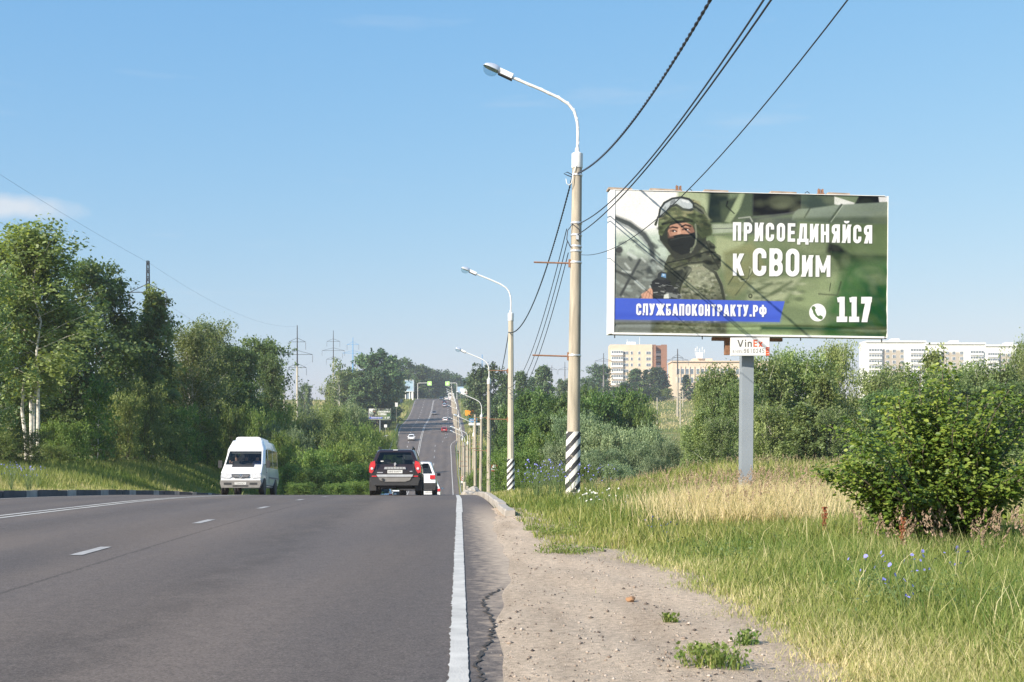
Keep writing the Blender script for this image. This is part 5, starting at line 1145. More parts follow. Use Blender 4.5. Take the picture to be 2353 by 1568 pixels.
# ---- white minibus coming towards the camera
def minibus():
    t = thing('minibus', 'white high roofed minibus with grey bumper coming on the left', 'minibus')
    w = .96
    def st(ys, ws, wr, zr, zb=1.36): return [(.86 * ws, ys[0], .34), (.95 * ws, ys[1], .60), (w * ws, ys[2], 1.02), (.93 * ws, ys[3], zb), (wr, ys[4], zr - .42), (wr * .80, ys[5], zr)]
    y = lambda v: [v] * 6
    S = [st(y(-2.8), .98, .86, 2.52, 1.3), st(y(-2.6), 1, .87, 2.58, 1.3), st(y(-1.0), 1, .87, 2.58, 1.3), st(y(-.9), 1, .87, 2.58, 1.3), st(y(.55), 1, .87, 2.58, 1.3), st(y(.72), 1, .87, 2.58, 1.3), st([1.7, 1.7, 1.7, 1.55, 1.22, .9], 1, .86, 2.56, 1.32), st([2.66, 2.78, 2.66, 2.10, 1.40, 1.05], .95, .79, 2.50, 1.36)]
    shell(t, S, M['car_white'], M['glass_clear'], {1, 3, 5}, (True, True), gl_ins=.93, bev=.05)
    b = MB(); b.prism([(-.91, .66), (.91, .66), (.93, .52), (.86, .32), (-.86, .32), (-.93, .52)], 2.6, 2.86); bu = b.build('front_bumper', M['trim_grey'], t)
    b = MB(); b.box((-.58, 2.862, .5), (.34, .02, .10)); b.box((.58, 2.862, .5), (.34, .02, .10)); b.box((0, 2.862, .40), (.7, .02, .06)); b.build('air_intake', M['black'], bu)
    plate(t, 2.875, .46, 'Т534СН', 1)
    b = MB(); b.prism([(-.42, .94), (.42, .94), (.34, .78), (-.34, .78)], 2.74, 2.80); gr = b.build('grille', M['black'], t)
    b = MB(); b.box((0, 2.805, .86), (.74, .015, .018)); b.box((0, 2.805, .905), (.8, .015, .014)); b.box((0, 2.805, .815), (.68, .015, .014)); b.build('grille_bar', M['chrome'], gr)
    b = MB()
    for k in range(24):
        a = 2 * math.pi * k / 24; a2 = 2 * math.pi * (k + 1) / 24; b.tube([(.085 * math.cos(a), 2.82, .86 + .085 * math.sin(a)), (.085 * math.cos(a2), 2.82, .86 + .085 * math.sin(a2))], .011, 5, False)
    for a in (90, 210, 330): b.tube([(0, 2.82, .86), (.083 * math.cos(R(a)), 2.82, .86 + .083 * math.sin(R(a)))], [.018, .006], 5)
    b.build('emblem', M['chrome'], gr)
    for sx in (-1, 1):
        b = MB(); b.prism([(sx * .44, .93), (sx * .60, 1.0), (sx * .88, 1.0), (sx * .91, .78), (sx * .52, .74), (sx * .40, .82)], 2.60, 2.775); b.build('headlight', M['head_light'], t)
        for yy, in ((1.95,), (-1.55,)): arch(t, sx * .945, yy, .40); wheel(t, sx * .84, yy, .35, .22)
        b = MB(); b.box((sx * 1.10, 1.88, 1.42), (.16, .14, .34)); b.tube([(sx * .93, 1.7, 1.4), (sx * 1.06, 1.82, 1.42)], .02, 6); b.build('mirror', M['black'], t)
        b = MB(); b.tube([(sx * .06, 2.12, 1.40), (sx * .62, 2.06, 1.44)], .012, 5); b.build('wiper', M['black'], t)
    b = MB(); b.box((0, 2.17, 1.335), (1.0, .2, .02), tilt=Matrix.Rotation(-.55, 3, 'X')); b.build('air_vent', M['black'], t)
    b = MB(); b.prism([(-.62, 2.50), (.62, 2.50), (.56, 2.70), (.46, 2.74), (-.46, 2.74), (-.56, 2.70)], -1.7, .75); ac = b.build('roof_unit', M['car_white'], t)
    b = MB(); b.box((0, -.5, 2.75), (.9, 1.6, .03)); b.build('unit_lid', M['trim_grey'], ac)
    for sx in (-1, 1):
        b = MB(); b.box((sx * .962, .62, 1.0), (.012, .02, .9)); b.box((sx * .962, 1.52, 1.0), (.012, .02, .7)); b.box((sx * .965, -1.0, .82), (.02, 3.4, .07)); b.box((sx * .97, 1.35, 1.05), (.02, .16, .04)); b.build('door_trim', M['trim_grey'], t)
    b = MB(); b.box((0, 2.77, 1.03), (1.5, .012, .012)); b.build('bonnet_seam', M['black'], t)
    b = MB(); b.box((0, 1.75, 1.33), (1.6, .5, .14)); b.build('dashboard', M['interior'], t)
    b = MB(); b.prism([(-.74, 1.93), (.74, 1.93), (.74, 2.03), (-.74, 2.03)], 1.36, 1.37); b.build('sun_visor', M['trim_grey'], t)
    b = MB(); b.box((0, -2.0, 1.6), (1.6, .05, 1.3)); b.box((0, .1, 1.3), (1.5, .1, .9)); b.build('bulkhead', M['interior'], t)
    b = MB()
    for k in range(20):
        a = 2 * math.pi * k / 20; a2 = 2 * math.pi * (k + 1) / 20; b.tube([(-.45 + .2 * math.cos(a), 1.42, 1.36 + .17 * math.sin(a)), (-.45 + .2 * math.cos(a2), 1.42, 1.36 + .17 * math.sin(a2))], .013, 5, False)
    b.build('steering_wheel', M['black'], t)
    for x in (-.5, .06, .52):
        b = MB(); b.box((x, .42, 1.32), (.44, .12, .75)); b.box((x, .42, 1.78), (.24, .08, .18)); b.build('seat', M['interior'], t)
    return t
mbus = minibus(); Yv = 60.2; Xv = gx(553, 57.4) - .13; put_car(mbus, Xv, Yv, 1); mbus.location.z = float(RZ(Yv)) + .03
mw = mbus.matrix_basis.copy(); 
for (x, lab, sh, up_) in ((-.45, 'driver in blue at the minibus wheel', M['cloth_blue'], False), (.06, 'passenger in dark clothes in the middle of the minibus front', M['cloth_dark'], False), (.52, 'passenger with raised arm at the left window of the minibus', M['cloth_dark'], True)):
    p = mw @ Vector((x, .78, 1.02)); person(lab, p.x, p.y, p.z, mbus.rotation_euler.z + math.pi, sh, up_)
# ---- other cars, by where their wheels stand
def cx_at(px, y, lo=235., hi=560.): Y = ysolve(y, lo, hi); return gx(px, Y), Y
c1 = car('white crossover car with dark lower body, mostly hidden behind the brown car', M['car_white'], 'suv'); put_car(c1, -1.95 + SL * 61.5 + .03, 63.5)
c2 = car('small white hatchback half sunk beyond the road crest', M['car_white'], 'hatch'); put_car(c2, -1.9 + SL * 88, 89)
c3 = dup(c2); c3['label'] = 'left white car glimpsed under the brown car, beyond the crest'; put_car(c3, gx(881, 104), 104)
c4 = dup(c2); c4['label'] = 'right white car glimpsed under the brown car, beyond the crest'; put_car(c4, gx(913, 112), 112)
r_ = car('red car going uphill in the right lane', M['car_red'], 'hatch'); X, Y = cx_at(1020.9, 993); put_car(r_, X, Y)
o = dup(c2); o['label'] = 'white hatchback ahead of the red car on the hill'; X, Y = cx_at(1022.8, 969); put_car(o, X, Y)
g_ = car('dark grey sedan on the left half of the uphill road', M['car_grey'], 'sedan'); X, Y = cx_at(997.7, 953); put_car(g_, X, Y, 1)
s_ = car('silver car high on the hill behind a dark one', M['car_silver'], 'hatch'); X, Y = cx_at(1021, 935); put_car(s_, X, Y)
d_ = car('dark blue car just above the silver one near the hilltop', M['car_dark'], 'sedan'); X, Y = cx_at(1021, 927); put_car(d_, X, Y)
o = dup(c2); o['label'] = 'white car coming downhill on the far left lane'; X, Y = cx_at(945.3, 1012); put_car(o, X, Y, 1)
o = dup(c2); o['label'] = 'tiny white car at the hilltop left of the white bus'; X, Y = cx_at(1026, 920); put_car(o, X, Y)
o = dup(d_); o['label'] = 'tiny dark car at the hilltop shade, left of the others'; X, Y = cx_at(1013, 920.5); put_car(o, X, Y + 4, 1)
def bus(label):
    t = thing('bus', label, 'bus'); b = MB(); b.prism([(-1.22, .4), (1.22, .4), (1.25, 1.2), (1.22, 2.9), (1.05, 3.1), (-1.05, 3.1), (-1.22, 2.9), (-1.25, 1.2)], -4.5, 4.5); b.build('body', M['car_white'], t)
    b = MB(); b.box((0, -4.51, 2.2), (1.9, .03, .9)); b.box((1.245, 0, 2.1), (.02, 8.2, .8)); b.box((-1.245, 0, 2.1), (.02, 8.2, .8)); b.build('windows', M['car_dark'], t)
    for sx in (-1, 1):
        b = MB(); b.box((sx * 1.0, -4.51, 1.0), (.2, .03, .35)); b.build('tail_light', M['red_light'], t)
        for yy in (-2.6, 2.9): wheel(t, sx * 1.08, yy, .48, .28)
    return t
X, Y = cx_at(1036, 919); put_car(bus('white bus driving away at the top of the hill'), X, Y + 3)
o = dup(c2); o['label'] = 'white car parked in the far field at the left'; X, Y = gx(681, 385), 385; o.location = (X, Y, zt(X, Y)); o.rotation_euler = (0, 0, R(80))

# ------------------------------------------------------------------ buildings
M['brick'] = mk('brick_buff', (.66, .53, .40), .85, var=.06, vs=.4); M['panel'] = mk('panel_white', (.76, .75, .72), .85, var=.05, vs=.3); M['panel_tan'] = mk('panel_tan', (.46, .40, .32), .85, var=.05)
M['win_dark'] = mk('window_glass', (.16, .19, .22), .15, var=.3, vs=.5); M['win_white'] = mk('window_frame', (.7, .7, .69), .6); M['brick_red'] = mk('brick_brown', (.27, .14, .09), .85, var=.08, vs=.4)
def window(t, x, y, z, w, h, side=0):
    """frame (part) with its pane (sub-part); the wall faces -Y"""
    b = MB(); b.box((x, y - .05, z), (w + .24, .12, h + .24)); f = b.build('window', M['win_white'], t)
    b = MB()
    n = max(1, round(w / 1.0)); pw_ = w / n
    for k in range(n): b.box((x - w / 2 + pw_ * (k + .5), y - .12, z), (pw_ - .12, .05, h - .05))
    b.build('pane', M['win_dark'], f)
def tower_block():
    Y = 600.; x0, x1 = gx(1402, Y), gx(1533, Y); W_ = x1 - x0; top = gz(792, Y); g = zt((x0 + x1) / 2, Y) ; t = thing('tower_block', 'buff brick nine storey block of flats with glazed balconies', 'building', ((x0 + x1) / 2, Y, g)); H = top - g
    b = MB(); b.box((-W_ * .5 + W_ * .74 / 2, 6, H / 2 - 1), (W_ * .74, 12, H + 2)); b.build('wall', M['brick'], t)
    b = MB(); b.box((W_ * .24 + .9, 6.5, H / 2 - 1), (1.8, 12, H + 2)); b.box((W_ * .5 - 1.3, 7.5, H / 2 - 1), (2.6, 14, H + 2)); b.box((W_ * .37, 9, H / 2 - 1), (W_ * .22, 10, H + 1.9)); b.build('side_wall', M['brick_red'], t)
    b = MB(); b.box((-3, 6, H + .8), (4, 4, 1.6)); b.tube([(1, 5, H), (1, 5, H + 4)], .1, 4); b.tube([(-5, 5, H), (-5, 5, H + 3)], .1, 4); b.build('roof_hut', M['panel'], t)
    for k in range(9):
        z = H - 4.1 - k * 2.85
        if z < 1: break
        b = MB(); b.box((-W_ / 2 + 3.2, -.55, z), (5.6, 1.2, 2.2)); f = b.build('balcony', M['panel'], t)
        b = MB(); 
        for i in range(5): b.box((-W_ / 2 + 1.1 + i * 1.08, -1.17, z + .45), (.84, .06, 1.0))
        b.build('balcony_glazing', M['win_dark'], f)
        for (fx, w_) in ((.27, 2.2), (.37, 1.0), (.43, 1.0), (.50, 1.0), (.56, 1.0), (.66, 2.2)):
            if fx in (.43, .56): continue
            window(t, -W_ / 2 + fx * W_ * 1.02, 0, z + .1, w_, 1.35)
        b = MB(); b.box((W_ * .37, 3.6, z - .4), (W_ * .2, 1.0, 1.1)); f = b.build('balcony', M['panel_tan' if k % 3 == 1 else 'panel'], t); b = MB(); b.box((W_ * .37, 3.5, z + .75), (W_ * .19, .6, .95)); b.build('balcony_glazing', M['win_dark'], f)
    return t
tower_block()
def office():
    Y = 585.; x0, x1 = gx(1545, Y), gx(1800, Y); W_ = x1 - x0; top = gz(832, Y); g = zt((x0 + x1) / 2, Y); t = thing('office_building', 'long low buff office building with tall window bays behind the birches', 'building', ((x0 + x1) / 2, Y, g)); H = top - g
    b = MB(); b.box((0, 8, H / 2 - 1), (W_, 16, H + 2)); b.box((0, 7.7, H + .25), (W_ + .8, 16.6, .5)); b.box((-W_ / 2 + 15, 10, H + 1), (9, 8, 2)); b.build('wall', M['brick'], t)
    xx = -W_ / 2 + 2.6
    k = 0
    while xx < W_ / 2 - 2:
        for z in (H - 4.4, H - 8.4): window(t, xx, -.02, z, 1.4, 2.4)
        b = MB(); b.box((xx + 1.05, -.2, H - 6.2), (.34, .4, 8.4)); b.build('pilaster', M['brick'], t)
        xx += 2.15; k += 1
        if k % 4 == 0: xx += .6
    X = -W_ / 2 + 9.5
    a = thing('antenna_mast', 'white rooftop telecom cabin with many antennas on the office roof', 'antenna', (gx(1608, 590), 591, g + H + 2.0))
    b = MB(); b.box((0, 0, 1.4), (2.6, 2.4, 2.8)); b.build('cabin', M['panel'], a)
    b = MB()
    for (x, z) in ((-2.0, 4.6), (-1.2, 5.4), (0, 4.4), (1.2, 5.2), (2.2, 4.0)): b.tube([(x, -.4, 1.2), (x, -.4, z)], .07, 4); b.box((x, -.6, z - .5), (.3, .2, 1.4))
    b.tube([(-2.4, -.4, 3.6), (2.6, -.4, 3.6)], .06, 4); b.tube([(-2.4, -.4, 2.6), (2.6, -.4, 2.6)], .06, 4); b.build('antenna_frame', M['white_metal'], a)
office()
def slab_block():
    Y = 630.; t = None
    x0, x1 = gx(1990, Y), gx(2380, Y); g = zt((x0 + x1) / 2, Y); t = thing('slab_block', 'long white panel block of flats above the trees at the right', 'building', ((x0 + x1) / 2, Y, g)); W_ = x1 - x0; H = gz(787, Y) - g
    secs = [(1990, 2127, 0), (2127, 2264, -1.0), (2264, 2380, -2.0)]
    for (a, c_, dh) in secs:
        xa, xb = gx(a, Y) - t.location.x, gx(c_, Y) - t.location.x; h = H + dh
        b = MB(); b.box(((xa + xb) / 2, 6, h / 2 - 1), (xb - xa - .02, 12, h + 2)); b.build('wall', M['panel'], t)
        b = MB(); b.box(((xa + xb) / 2, 5.6, h + .4), (xb - xa + .3, 12.4, .8)); b.box(((xa + xb) / 2 + 1, 6, h + 1.4), (4, 4, 1.6)); b.build('parapet', M['panel'], t)
        b = MB(); b.box((xa + (xb - xa) * .47, -.01, h / 2 - 2.4), ((xb - xa) * .32, .1, h - 3.2)); b.build('panel_field', M['panel_tan'], t)
        for k in range(8):
            z = h - 4.3 - k * 2.8
            if z < 1: break
            for f_ in (.04, .74):
                b = MB(); xm = xa + (xb - xa) * (f_ + .11); b.box((xm, -.5, z - .1), ((xb - xa) * .22, 1.1, 2.3)); ba = b.build('balcony', M['panel'], t); b = MB()
                for i in range(5): b.box((xm - (xb - xa) * .09 + i * (xb - xa) * .045, -1.07, z + .4), ((xb - xa) * .036, .06, .95))
                b.build('balcony_glazing', M['win_dark'], ba)
            for f_ in (.36, .47, .60): window(t, xa + (xb - xa) * f_, -.05, z, 1.5, 1.4)
        b = MB(); b.box((xa + (xb - xa) * .295, -.12, h / 2 - 2), (.6, .2, h - 2.5)); b.build('drain_strip', M['trim_grey'], t)
slab_block()
def stair_tower():
    Y = 560.; X = gx(941, Y); g = zt(X, Y); t = thing('glass_tower', 'pale blue glazed stair tower left of the hilltop road', 'building', (X, Y, g)); H = gz(874, Y) - g
    b = MB(); b.box((0, 0, H - 2.6), (3.8, 4.5, 5.2)); bx_ = b.build('upper_box', mk('blue_glass', (.33, .46, .56), .25, var=.2, vs=.5), t)
    b = MB(); b.box((-1.0, -2.27, H - 3.4), (1.3, .06, 1.6)); b.build('window', M['win_dark'], bx_)
    b = MB(); b.box((0, -2.3, H - .1), (3.9, .1, .2)); b.box((0, -2.3, H - 5.1), (3.9, .1, .2)); b.box((1.9, 0, H - 2.6), (.1, 4.6, 5.2)); b.build('frame', M['white_metal'], bx_)
    for x in (-1.6, .2, 1.4): b = MB(); b.box((x, -1.9, (H - 5.2) / 2 - .3), (.4 if x < 1 else .9, .4, H - 5.2 + .6)); b.build('column', M['panel'], t)
    b = MB(); b.box((0, 0, 1.4), (2.6, 3.2, H - 6)); b.build('kiosk', mk('kiosk', (.2, .26, .32), .4, var=.3), t)
stair_tower()
def gwall(label, px0, px1, Y, y0, y1, m):
    x0, x1 = gx(px0, Y), gx(px1, Y); g = zt((x0 + x1) / 2, Y); z = gz(y0, Y) - g; t = thing('boundary_wall', label, 'wall', ((x0 + x1) / 2, Y, g)); b = MB(); b.box((0, 0, z / 2 - .5), (x1 - x0, .3, z + 1)); b.build('wall_panel', m, t)
    b = MB(); b.box((0, 0, z + .06), (x1 - x0 + .1, .42, .12)); b.build('coping', M['panel'], t)
gwall('buff wall left of the field, half hidden by bushes', 1360, 1420, 540, 909, 920, mk('wall_buff', (.52, .36, .24), .85)); gwall('pale low wall along the far side of the field', 1500, 1660, 545, 913, 921, mk('wall_pale', (.5, .44, .38), .85))
gwall('orange shed wall seen between trees under the white flats', 2010, 2100, 420, 872, 900, mk('wall_orange', (.6, .2, .06), .7))
for i, (px, yt_, yb_, lab) in enumerate(((1510, 914, 969, 'pale post alone in the middle of the field'), (1563, 905, 981, 'pale post at the right edge of the field by the birches'), (1473, 906, 949, 'braced post at the left edge of the field'), (1569, 896, 940, 'post behind the right edge of the field'), (1371, 905, 918, 'short white post by the buff wall'), (653, 885, 985, 'leaning wooden pole in the left field'), (660, 925, 985, 'short wooden pole beside the leaning one'))):
    Y = ysolve(yb_, 300, 560) if i < 5 else 370; X = gx(px, Y); g = zt(X, Y); b = MB(); h = gz(yt_, Y) - g; b.tube([(0, 0, -.5), (0, 0, h)], [.2, .15], 7)
    if 'braced' in lab: b.tube([(-2.4, 0, -.2), (-.1, 0, h * .75)], .15, 6)
    o = b.build('field_post', M['concrete_pale'] if i < 5 else M['concrete']); o.location = (X, Y, g); tag(o, lab, 'post', 'posts in the fields')
# ------------------------------------------------------------------ trees, shrubs
def leaf_quads(P, size, rs, updir=None, elong=1.5, flat=.4, face=None):
    """diamond leaves at P with random facing"""
    n = len(P); d = rs.normal(size=(n, 3)); d /= np.linalg.norm(d, axis=1)[:, None]
    if updir is not None: d = d * (1 - flat) + updir * flat; d /= np.linalg.norm(d, axis=1)[:, None]
    nr = rs.normal(size=(n, 3)); nr[:, 2] += .35
    if face is not None: nr = nr * .62 + face
    s = np.cross(d, nr); s /= np.linalg.norm(s, axis=1)[:, None] + 1e-9
    L_ = (size * rs.uniform(.6, 1.3, n))[:, None]; Wd = L_ / elong
    V = np.stack([P - d * L_ * .5, P + s * Wd * .5 - d * L_ * .05, P + d * L_ * .5, P - s * Wd * .5 - d * L_ * .05], 1).reshape(-1, 3)
    F_ = np.arange(4 * n).reshape(n, 4); return V, F_
PROTO = {}
def tree_proto(key, H, Rd, seed, leafmat, barkmat, nb=70, twigs=7, leaves=26, leaf=.14, lo=.2, shape='birch', droop=.5, stems=1, clump=.16, trunk_r=.11, up=.35, spread=.0, name='tree', elong=1.5, jit=.30):
    rs = np.random.default_rng(seed); q = random.Random(seed)
    root = bpy.data.objects.new(name, None)          # linked when first used
    tm = MB(); LP = []; TN = []; UD = []
    trunks = []
    for s in range(stems):
        a = q.uniform(0, 6.28); b = (0 if stems == 1 else q.uniform(.05, .25) * Rd * (1 if shape != 'dome' else 1.2)); lean = (q.uniform(-.04, .04) if stems == 1 else q.uniform(.1, .45) if shape == 'dome' else q.uniform(.02, .07))
        hh = H * (q.uniform(.86, .97) if s else .96); pts = []
        for i in range(9):
            f = i / 8; pts.append(Vector((math.cos(a) * (b + lean * hh * f) + q.gauss(0, .012) * hh * f, math.sin(a) * (b + lean * hh * f) + q.gauss(0, .012) * hh * f, f * hh - .3 * (i == 0))))
        tm.tube(pts, [trunk_r * (1 - .93 * i / 8) for i in range(9)], 7); trunks.append((pts, hh))
    for k in range(nb):
        pts, hh = trunks[k % stems]; t = lo + (1 - lo) * ((k + q.random()) / nb)**.9; t = min(t, .995)
        u = (t - lo) / (1 - lo)
        if shape == 'birch': r = (math.sin(math.pi * min(1, u * .82 + .18))**.8) * (1 - .45 * u)
        elif shape == 'broad': r = math.sqrt(max(.02, 1 - (2 * u - .82)**2 / 1.42))
        elif shape == 'dome': r = math.sqrt(max(.03, 1 - u**2.2)) * (.85 + .3 * q.random())
        elif shape == 'fir': r = 1.02 - u
        i = min(int(t * 8), 7); p = pts[i].lerp(pts[i + 1], t * 8 - i); az = k * 2.39996 + q.gauss(0, .5)
        rl = Rd * r * q.uniform(1 - 2 * jit, 1.08); el = up * (1.2 if shape != 'fir' else 1) + (u - .5) * .7 + q.gauss(0, .15)
        if shape == 'fir': el = -.25 + .2 * u
        out = Vector((math.cos(az), math.sin(az), 0)); tip = Vector((out.x * rl + p.x * .4 * 0 + p.x, out.y * rl + p.y, p.z + math.tan(el) * rl * .7))
        tip.z = min(max(tip.z, .06 * H), H * 1.0); mid = p.lerp(tip, .5) + Vector((0, 0, .06 * rl))
        rb = max(trunk_r * .32 * (1 - u * .7), .008); tm.tube([p, mid, tip], [rb, rb * .6, rb * .2], 4, False)
        tone0 = q.gauss(.45, .16)
        for w in range(twigs):
            f = q.uniform(.22, 1.03); c = (p.lerp(mid, f * 2) if f < .5 else mid.lerp(tip, f * 2 - 1)); sp = clump * Rd
            c = np.array(c) + rs.normal(0, sp * .75, 3) * (1, 1, .7)
            dirv = np.array([out.x, out.y, .25]) * (1 - droop) + np.array([0, 0, -1.]) * droop + rs.normal(0, .22, 3); dirv /= np.linalg.norm(dirv)
            nl = max(4, int(leaves * q.uniform(.5, 1.4))); s_ = rs.uniform(0, 1, nl)[:, None]
            P = c + dirv * s_ * sp * 2.4 + rs.normal(0, sp * .42, (nl, 3)) * (1 - .5 * s_)
            LP.append(P); TN.append(np.clip(tone0 + q.gauss(0, .12) + rs.normal(0, .14, nl), 0, 1)); UD.append(np.repeat(dirv[None], nl, 0))
    P = np.concatenate(LP); tn = np.concatenate(TN); ud = np.concatenate(UD); ok = P[:, 2] > .05 * H * (shape != 'dome'); P, tn, ud = P[ok], tn[ok], ud[ok]
    fc = np.stack([P[:, 0], P[:, 1], (P[:, 2] - H * .45) * .6], -1); fc /= np.linalg.norm(fc, axis=1)[:, None] + 1e-6; fc = fc * .8 + np.array([0, 0, .55])
    V, F_ = leaf_quads(P, leaf, rs, ud, elong, .45, fc)
    b = tm.build('trunk', barkmat, root, True); c = np_mesh('crown', V, F_, leafmat, tone=tn, parent=root)
    ex = np.percentile(np.hypot(P[:, 0], P[:, 1]), 95); hz = np.percentile(P[:, 2], 99.7)
    PROTO[key] = dict(root=root, H=hz, R=ex, used=False); return root
tree_proto('birchA', 11, 2.3, 11, L_birch, M['bark_birch'], nb=110, twigs=9, leaves=26, leaf=.15, lo=.36, stems=4, trunk_r=.062, droop=.72, up=.85, jit=.32, name='birch_tree', clump=.15)
tree_proto('birchB', 10, 2.6, 12, L_birch, M['bark_birch'], nb=120, twigs=9, leaves=26, leaf=.15, lo=.08, shape='broad', stems=3, trunk_r=.10, droop=.6, up=.7, jit=.32, name='birch_tree')
tree_proto('birchC', 9, 1.5, 13, L_birch, M['bark_birch'], nb=80, twigs=9, leaves=24, leaf=.15, lo=.08, droop=.62, up=.75, trunk_r=.07, jit=.33, name='birch_tree')
tree_proto('darkA', 10, 2.6, 21, L_birch_d, M['bark'], nb=90, twigs=10, leaves=28, leaf=.18, lo=.12, shape='broad', droop=.35, jit=.28, name='deciduous_tree')
tree_proto('broadA', 9, 3.2, 22, L_broad, M['bark'], nb=110, twigs=9, leaves=26, leaf=.24, lo=.08, shape='broad', droop=.2, jit=.2, name='deciduous_tree')
tree_proto('broadB', 8, 3.0, 23, L_broad, M['bark'], nb=110, twigs=9, leaves=24, leaf=.25, lo=.05, shape='broad', droop=.25, jit=.24, stems=2, name='deciduous_tree')
tree_proto('shrubA', 3.2, 2.0, 31, L_shrub, M['bark'], nb=90, twigs=7, leaves=20, leaf=.13, lo=.05, shape='dome', droop=.1, stems=6, trunk_r=.035, jit=.2, name='shrub', clump=.13)
tree_proto('shrubB', 3.0, 2.2, 32, L_shrub, M['bark'], nb=90, twigs=7, leaves=20, leaf=.14, lo=.03, shape='dome', droop=.2, stems=7, trunk_r=.035, jit=.25, name='shrub', clump=.15)
tree_proto('oliveA', 3.4, 1.9, 33, L_olive, M['bark'], nb=90, twigs=7, leaves=20, leaf=.12, lo=.04, shape='dome', droop=.1, stems=6, trunk_r=.03, jit=.25, name='shrub', clump=.14)
tree_proto('willowA', 4.2, 2.5, 41, L_willow, M['bark'], nb=130, twigs=8, leaves=26, leaf=.17, lo=.03, shape='dome', droop=.05, stems=6, trunk_r=.05, jit=.2, name='willow_shrub', elong=3.2, clump=.12)
tree_proto('willowB', 4.0, 2.3, 42, L_willow, M['bark'], nb=120, twigs=8, leaves=26, leaf=.17, lo=.03, shape='dome', droop=.15, stems=7, trunk_r=.05, jit=.26, name='willow_shrub', elong=3.2, clump=.13)
tree_proto('farA', 14, 5.0, 51, L_far, M['bark'], nb=70, twigs=7, leaves=18, leaf=.62, lo=.03, shape='broad', droop=.2, jit=.24, trunk_r=.2, name='deciduous_tree')
tree_proto('farB', 13, 4.4, 52, L_far, M['bark'], nb=70, twigs=7, leaves=18, leaf=.6, lo=.03, shape='broad', droop=.3, jit=.3, trunk_r=.2, stems=2, name='deciduous_tree')
tree_proto('farC', 14, 3.4, 53, L_far, M['bark_birch'], nb=70, twigs=7, leaves=16, leaf=.5, lo=.04, shape='birch', droop=.5, jit=.3, trunk_r=.16, name='birch_tree')
tree_proto('farolive', 8, 4.0, 54, L_olive, M['bark_birch'], nb=70, twigs=7, leaves=16, leaf=.42, lo=.03, shape='broad', droop=.3, jit=.32, trunk_r=.16, stems=3, name='deciduous_tree')
tree_proto('fir', 14, 3.0, 61, L_fir, M['bark'], nb=110, twigs=6, leaves=12, leaf=.45, lo=.02, shape='fir', droop=.3, jit=.15, trunk_r=.16, name='spruce_tree', clump=.12)
tree_proto('sapling', 2.4, .9, 71, L_shrub, M['bark_birch'], nb=36, twigs=5, leaves=12, leaf=.12, lo=.1, shape='birch', droop=.2, jit=.35, trunk_r=.03, name='sapling', clump=.18)
tree_proto('sparse', 8, 2.6, 72, L_olive, M['bark_birch'], nb=44, twigs=4, leaves=8, leaf=.3, lo=.25, shape='birch', droop=.3, jit=.35, trunk_r=.1, stems=2, name='sparse_tree', clump=.14)
def plant(key, px, Y, top, hw, label, cat_='tree', group=None, rz=None, sink=0.):
    p = PROTO[key]; X = gx(px, Y); g = zt(X, Y) - sink; H = gz(top, Y) - g; sx = hw / F * Y / p['R']; sz = H / p['H']
    if not p['used']:
        o = p['root']; COL.objects.link(o); p['used'] = True
    else: o = dup(p['root'])
    for k in ('group',):
        if k in o: del o[k]
    o.location = (X, Y, g); o.rotation_euler = (0, 0, rnd.uniform(0, 6.28) if rz is None else rz); o.scale = (sx, sx, sz)
    return tag(o, label, cat_, group)
G1 = 'trees of the wood at the left'
plant('birchA', 88, 66.6, 524, 160, 'tall pale birch with four white trunks, farthest left', 'tree', G1, 2.2)
plant('darkA', 222, 88.0, 606, 122, 'dark spreading tree right behind the tall birch', 'tree', G1)
plant('birchC', 352, 91.9, 664, 62, 'slim pointed birch before the nearest pylon', 'tree', G1)
plant('birchB', 425, 102.7, 752, 78, 'middle sized birch right of the pointed birch', 'tree', G1)
plant('birchB', 487, 114.1, 740, 78, 'pointed bright birch at the right end of the left wood', 'tree', G1)
plant('darkA', 595, 138.2, 780, 78, 'dark tree standing apart behind the right end of the left wood', 'tree', G1)
plant('darkA', 545, 120.8, 800, 62, 'dark tree left of the one standing apart', 'tree', G1)
plant('darkA', 10, 70.0, 640, 112, 'dark tree at the left edge behind the tall birch', 'tree', G1)
plant('darkA', 140, 80.0, 720, 112, 'dark tree filling the gap behind the birch trunks', 'tree', G1)
plant('darkA', 300, 97.2, 745, 94, 'dark tree behind the slim pointed birch', 'tree', G1)
plant('darkA', 400, 112.2, 830, 100, 'low dark tree deep in the left wood', 'tree', G1)
plant('darkA', 470, 125.9, 850, 94, 'low dark tree behind the bright pointed birch', 'tree', G1)
plant('darkA', 540, 119.0, 880, 75, 'low dark tree above the minibus', 'tree', G1)
plant('birchB', -100, 57.7, 600, 125, 'birch cut by the left edge of the picture', 'tree', G1)
plant('darkA', 520, 122, 798, 66, 'broad dark tree over the roadside bushes left of the minibus roof', 'tree', G1)
plant('darkA', 622, 132, 818, 40, 'narrow dark tree at the very right end of the left wood', 'tree', G1)
plant('birchB', 452, 118, 775, 55, 'birch between the middle sized birch and the bright pointed one', 'tree', G1)
G2 = 'bushes along the left wood edge'
plant('sapling', 225, 72.4, 872, 42, 'leafy young birch with a leaning trunk before the wood', 'sapling', G2, sink=.1)
plant('oliveA', 330, 83.0, 868, 62, 'tall olive green bush below the pointed birch', 'bush', G2)
plant('oliveA', 285, 78.1, 900, 48, 'olive bush left of the tall one', 'bush', G2)
plant('shrubA', 425, 95.7, 930, 52, 'round bush in the shade above the roadside grass', 'bush', G2)
plant('shrubB', 150, 66.4, 965, 60, 'bush at the foot of the white birch trunks', 'bush', G2)
plant('oliveA', 40, 59.1, 985, 70, 'low bush left below the white birch trunks', 'bush', G2)
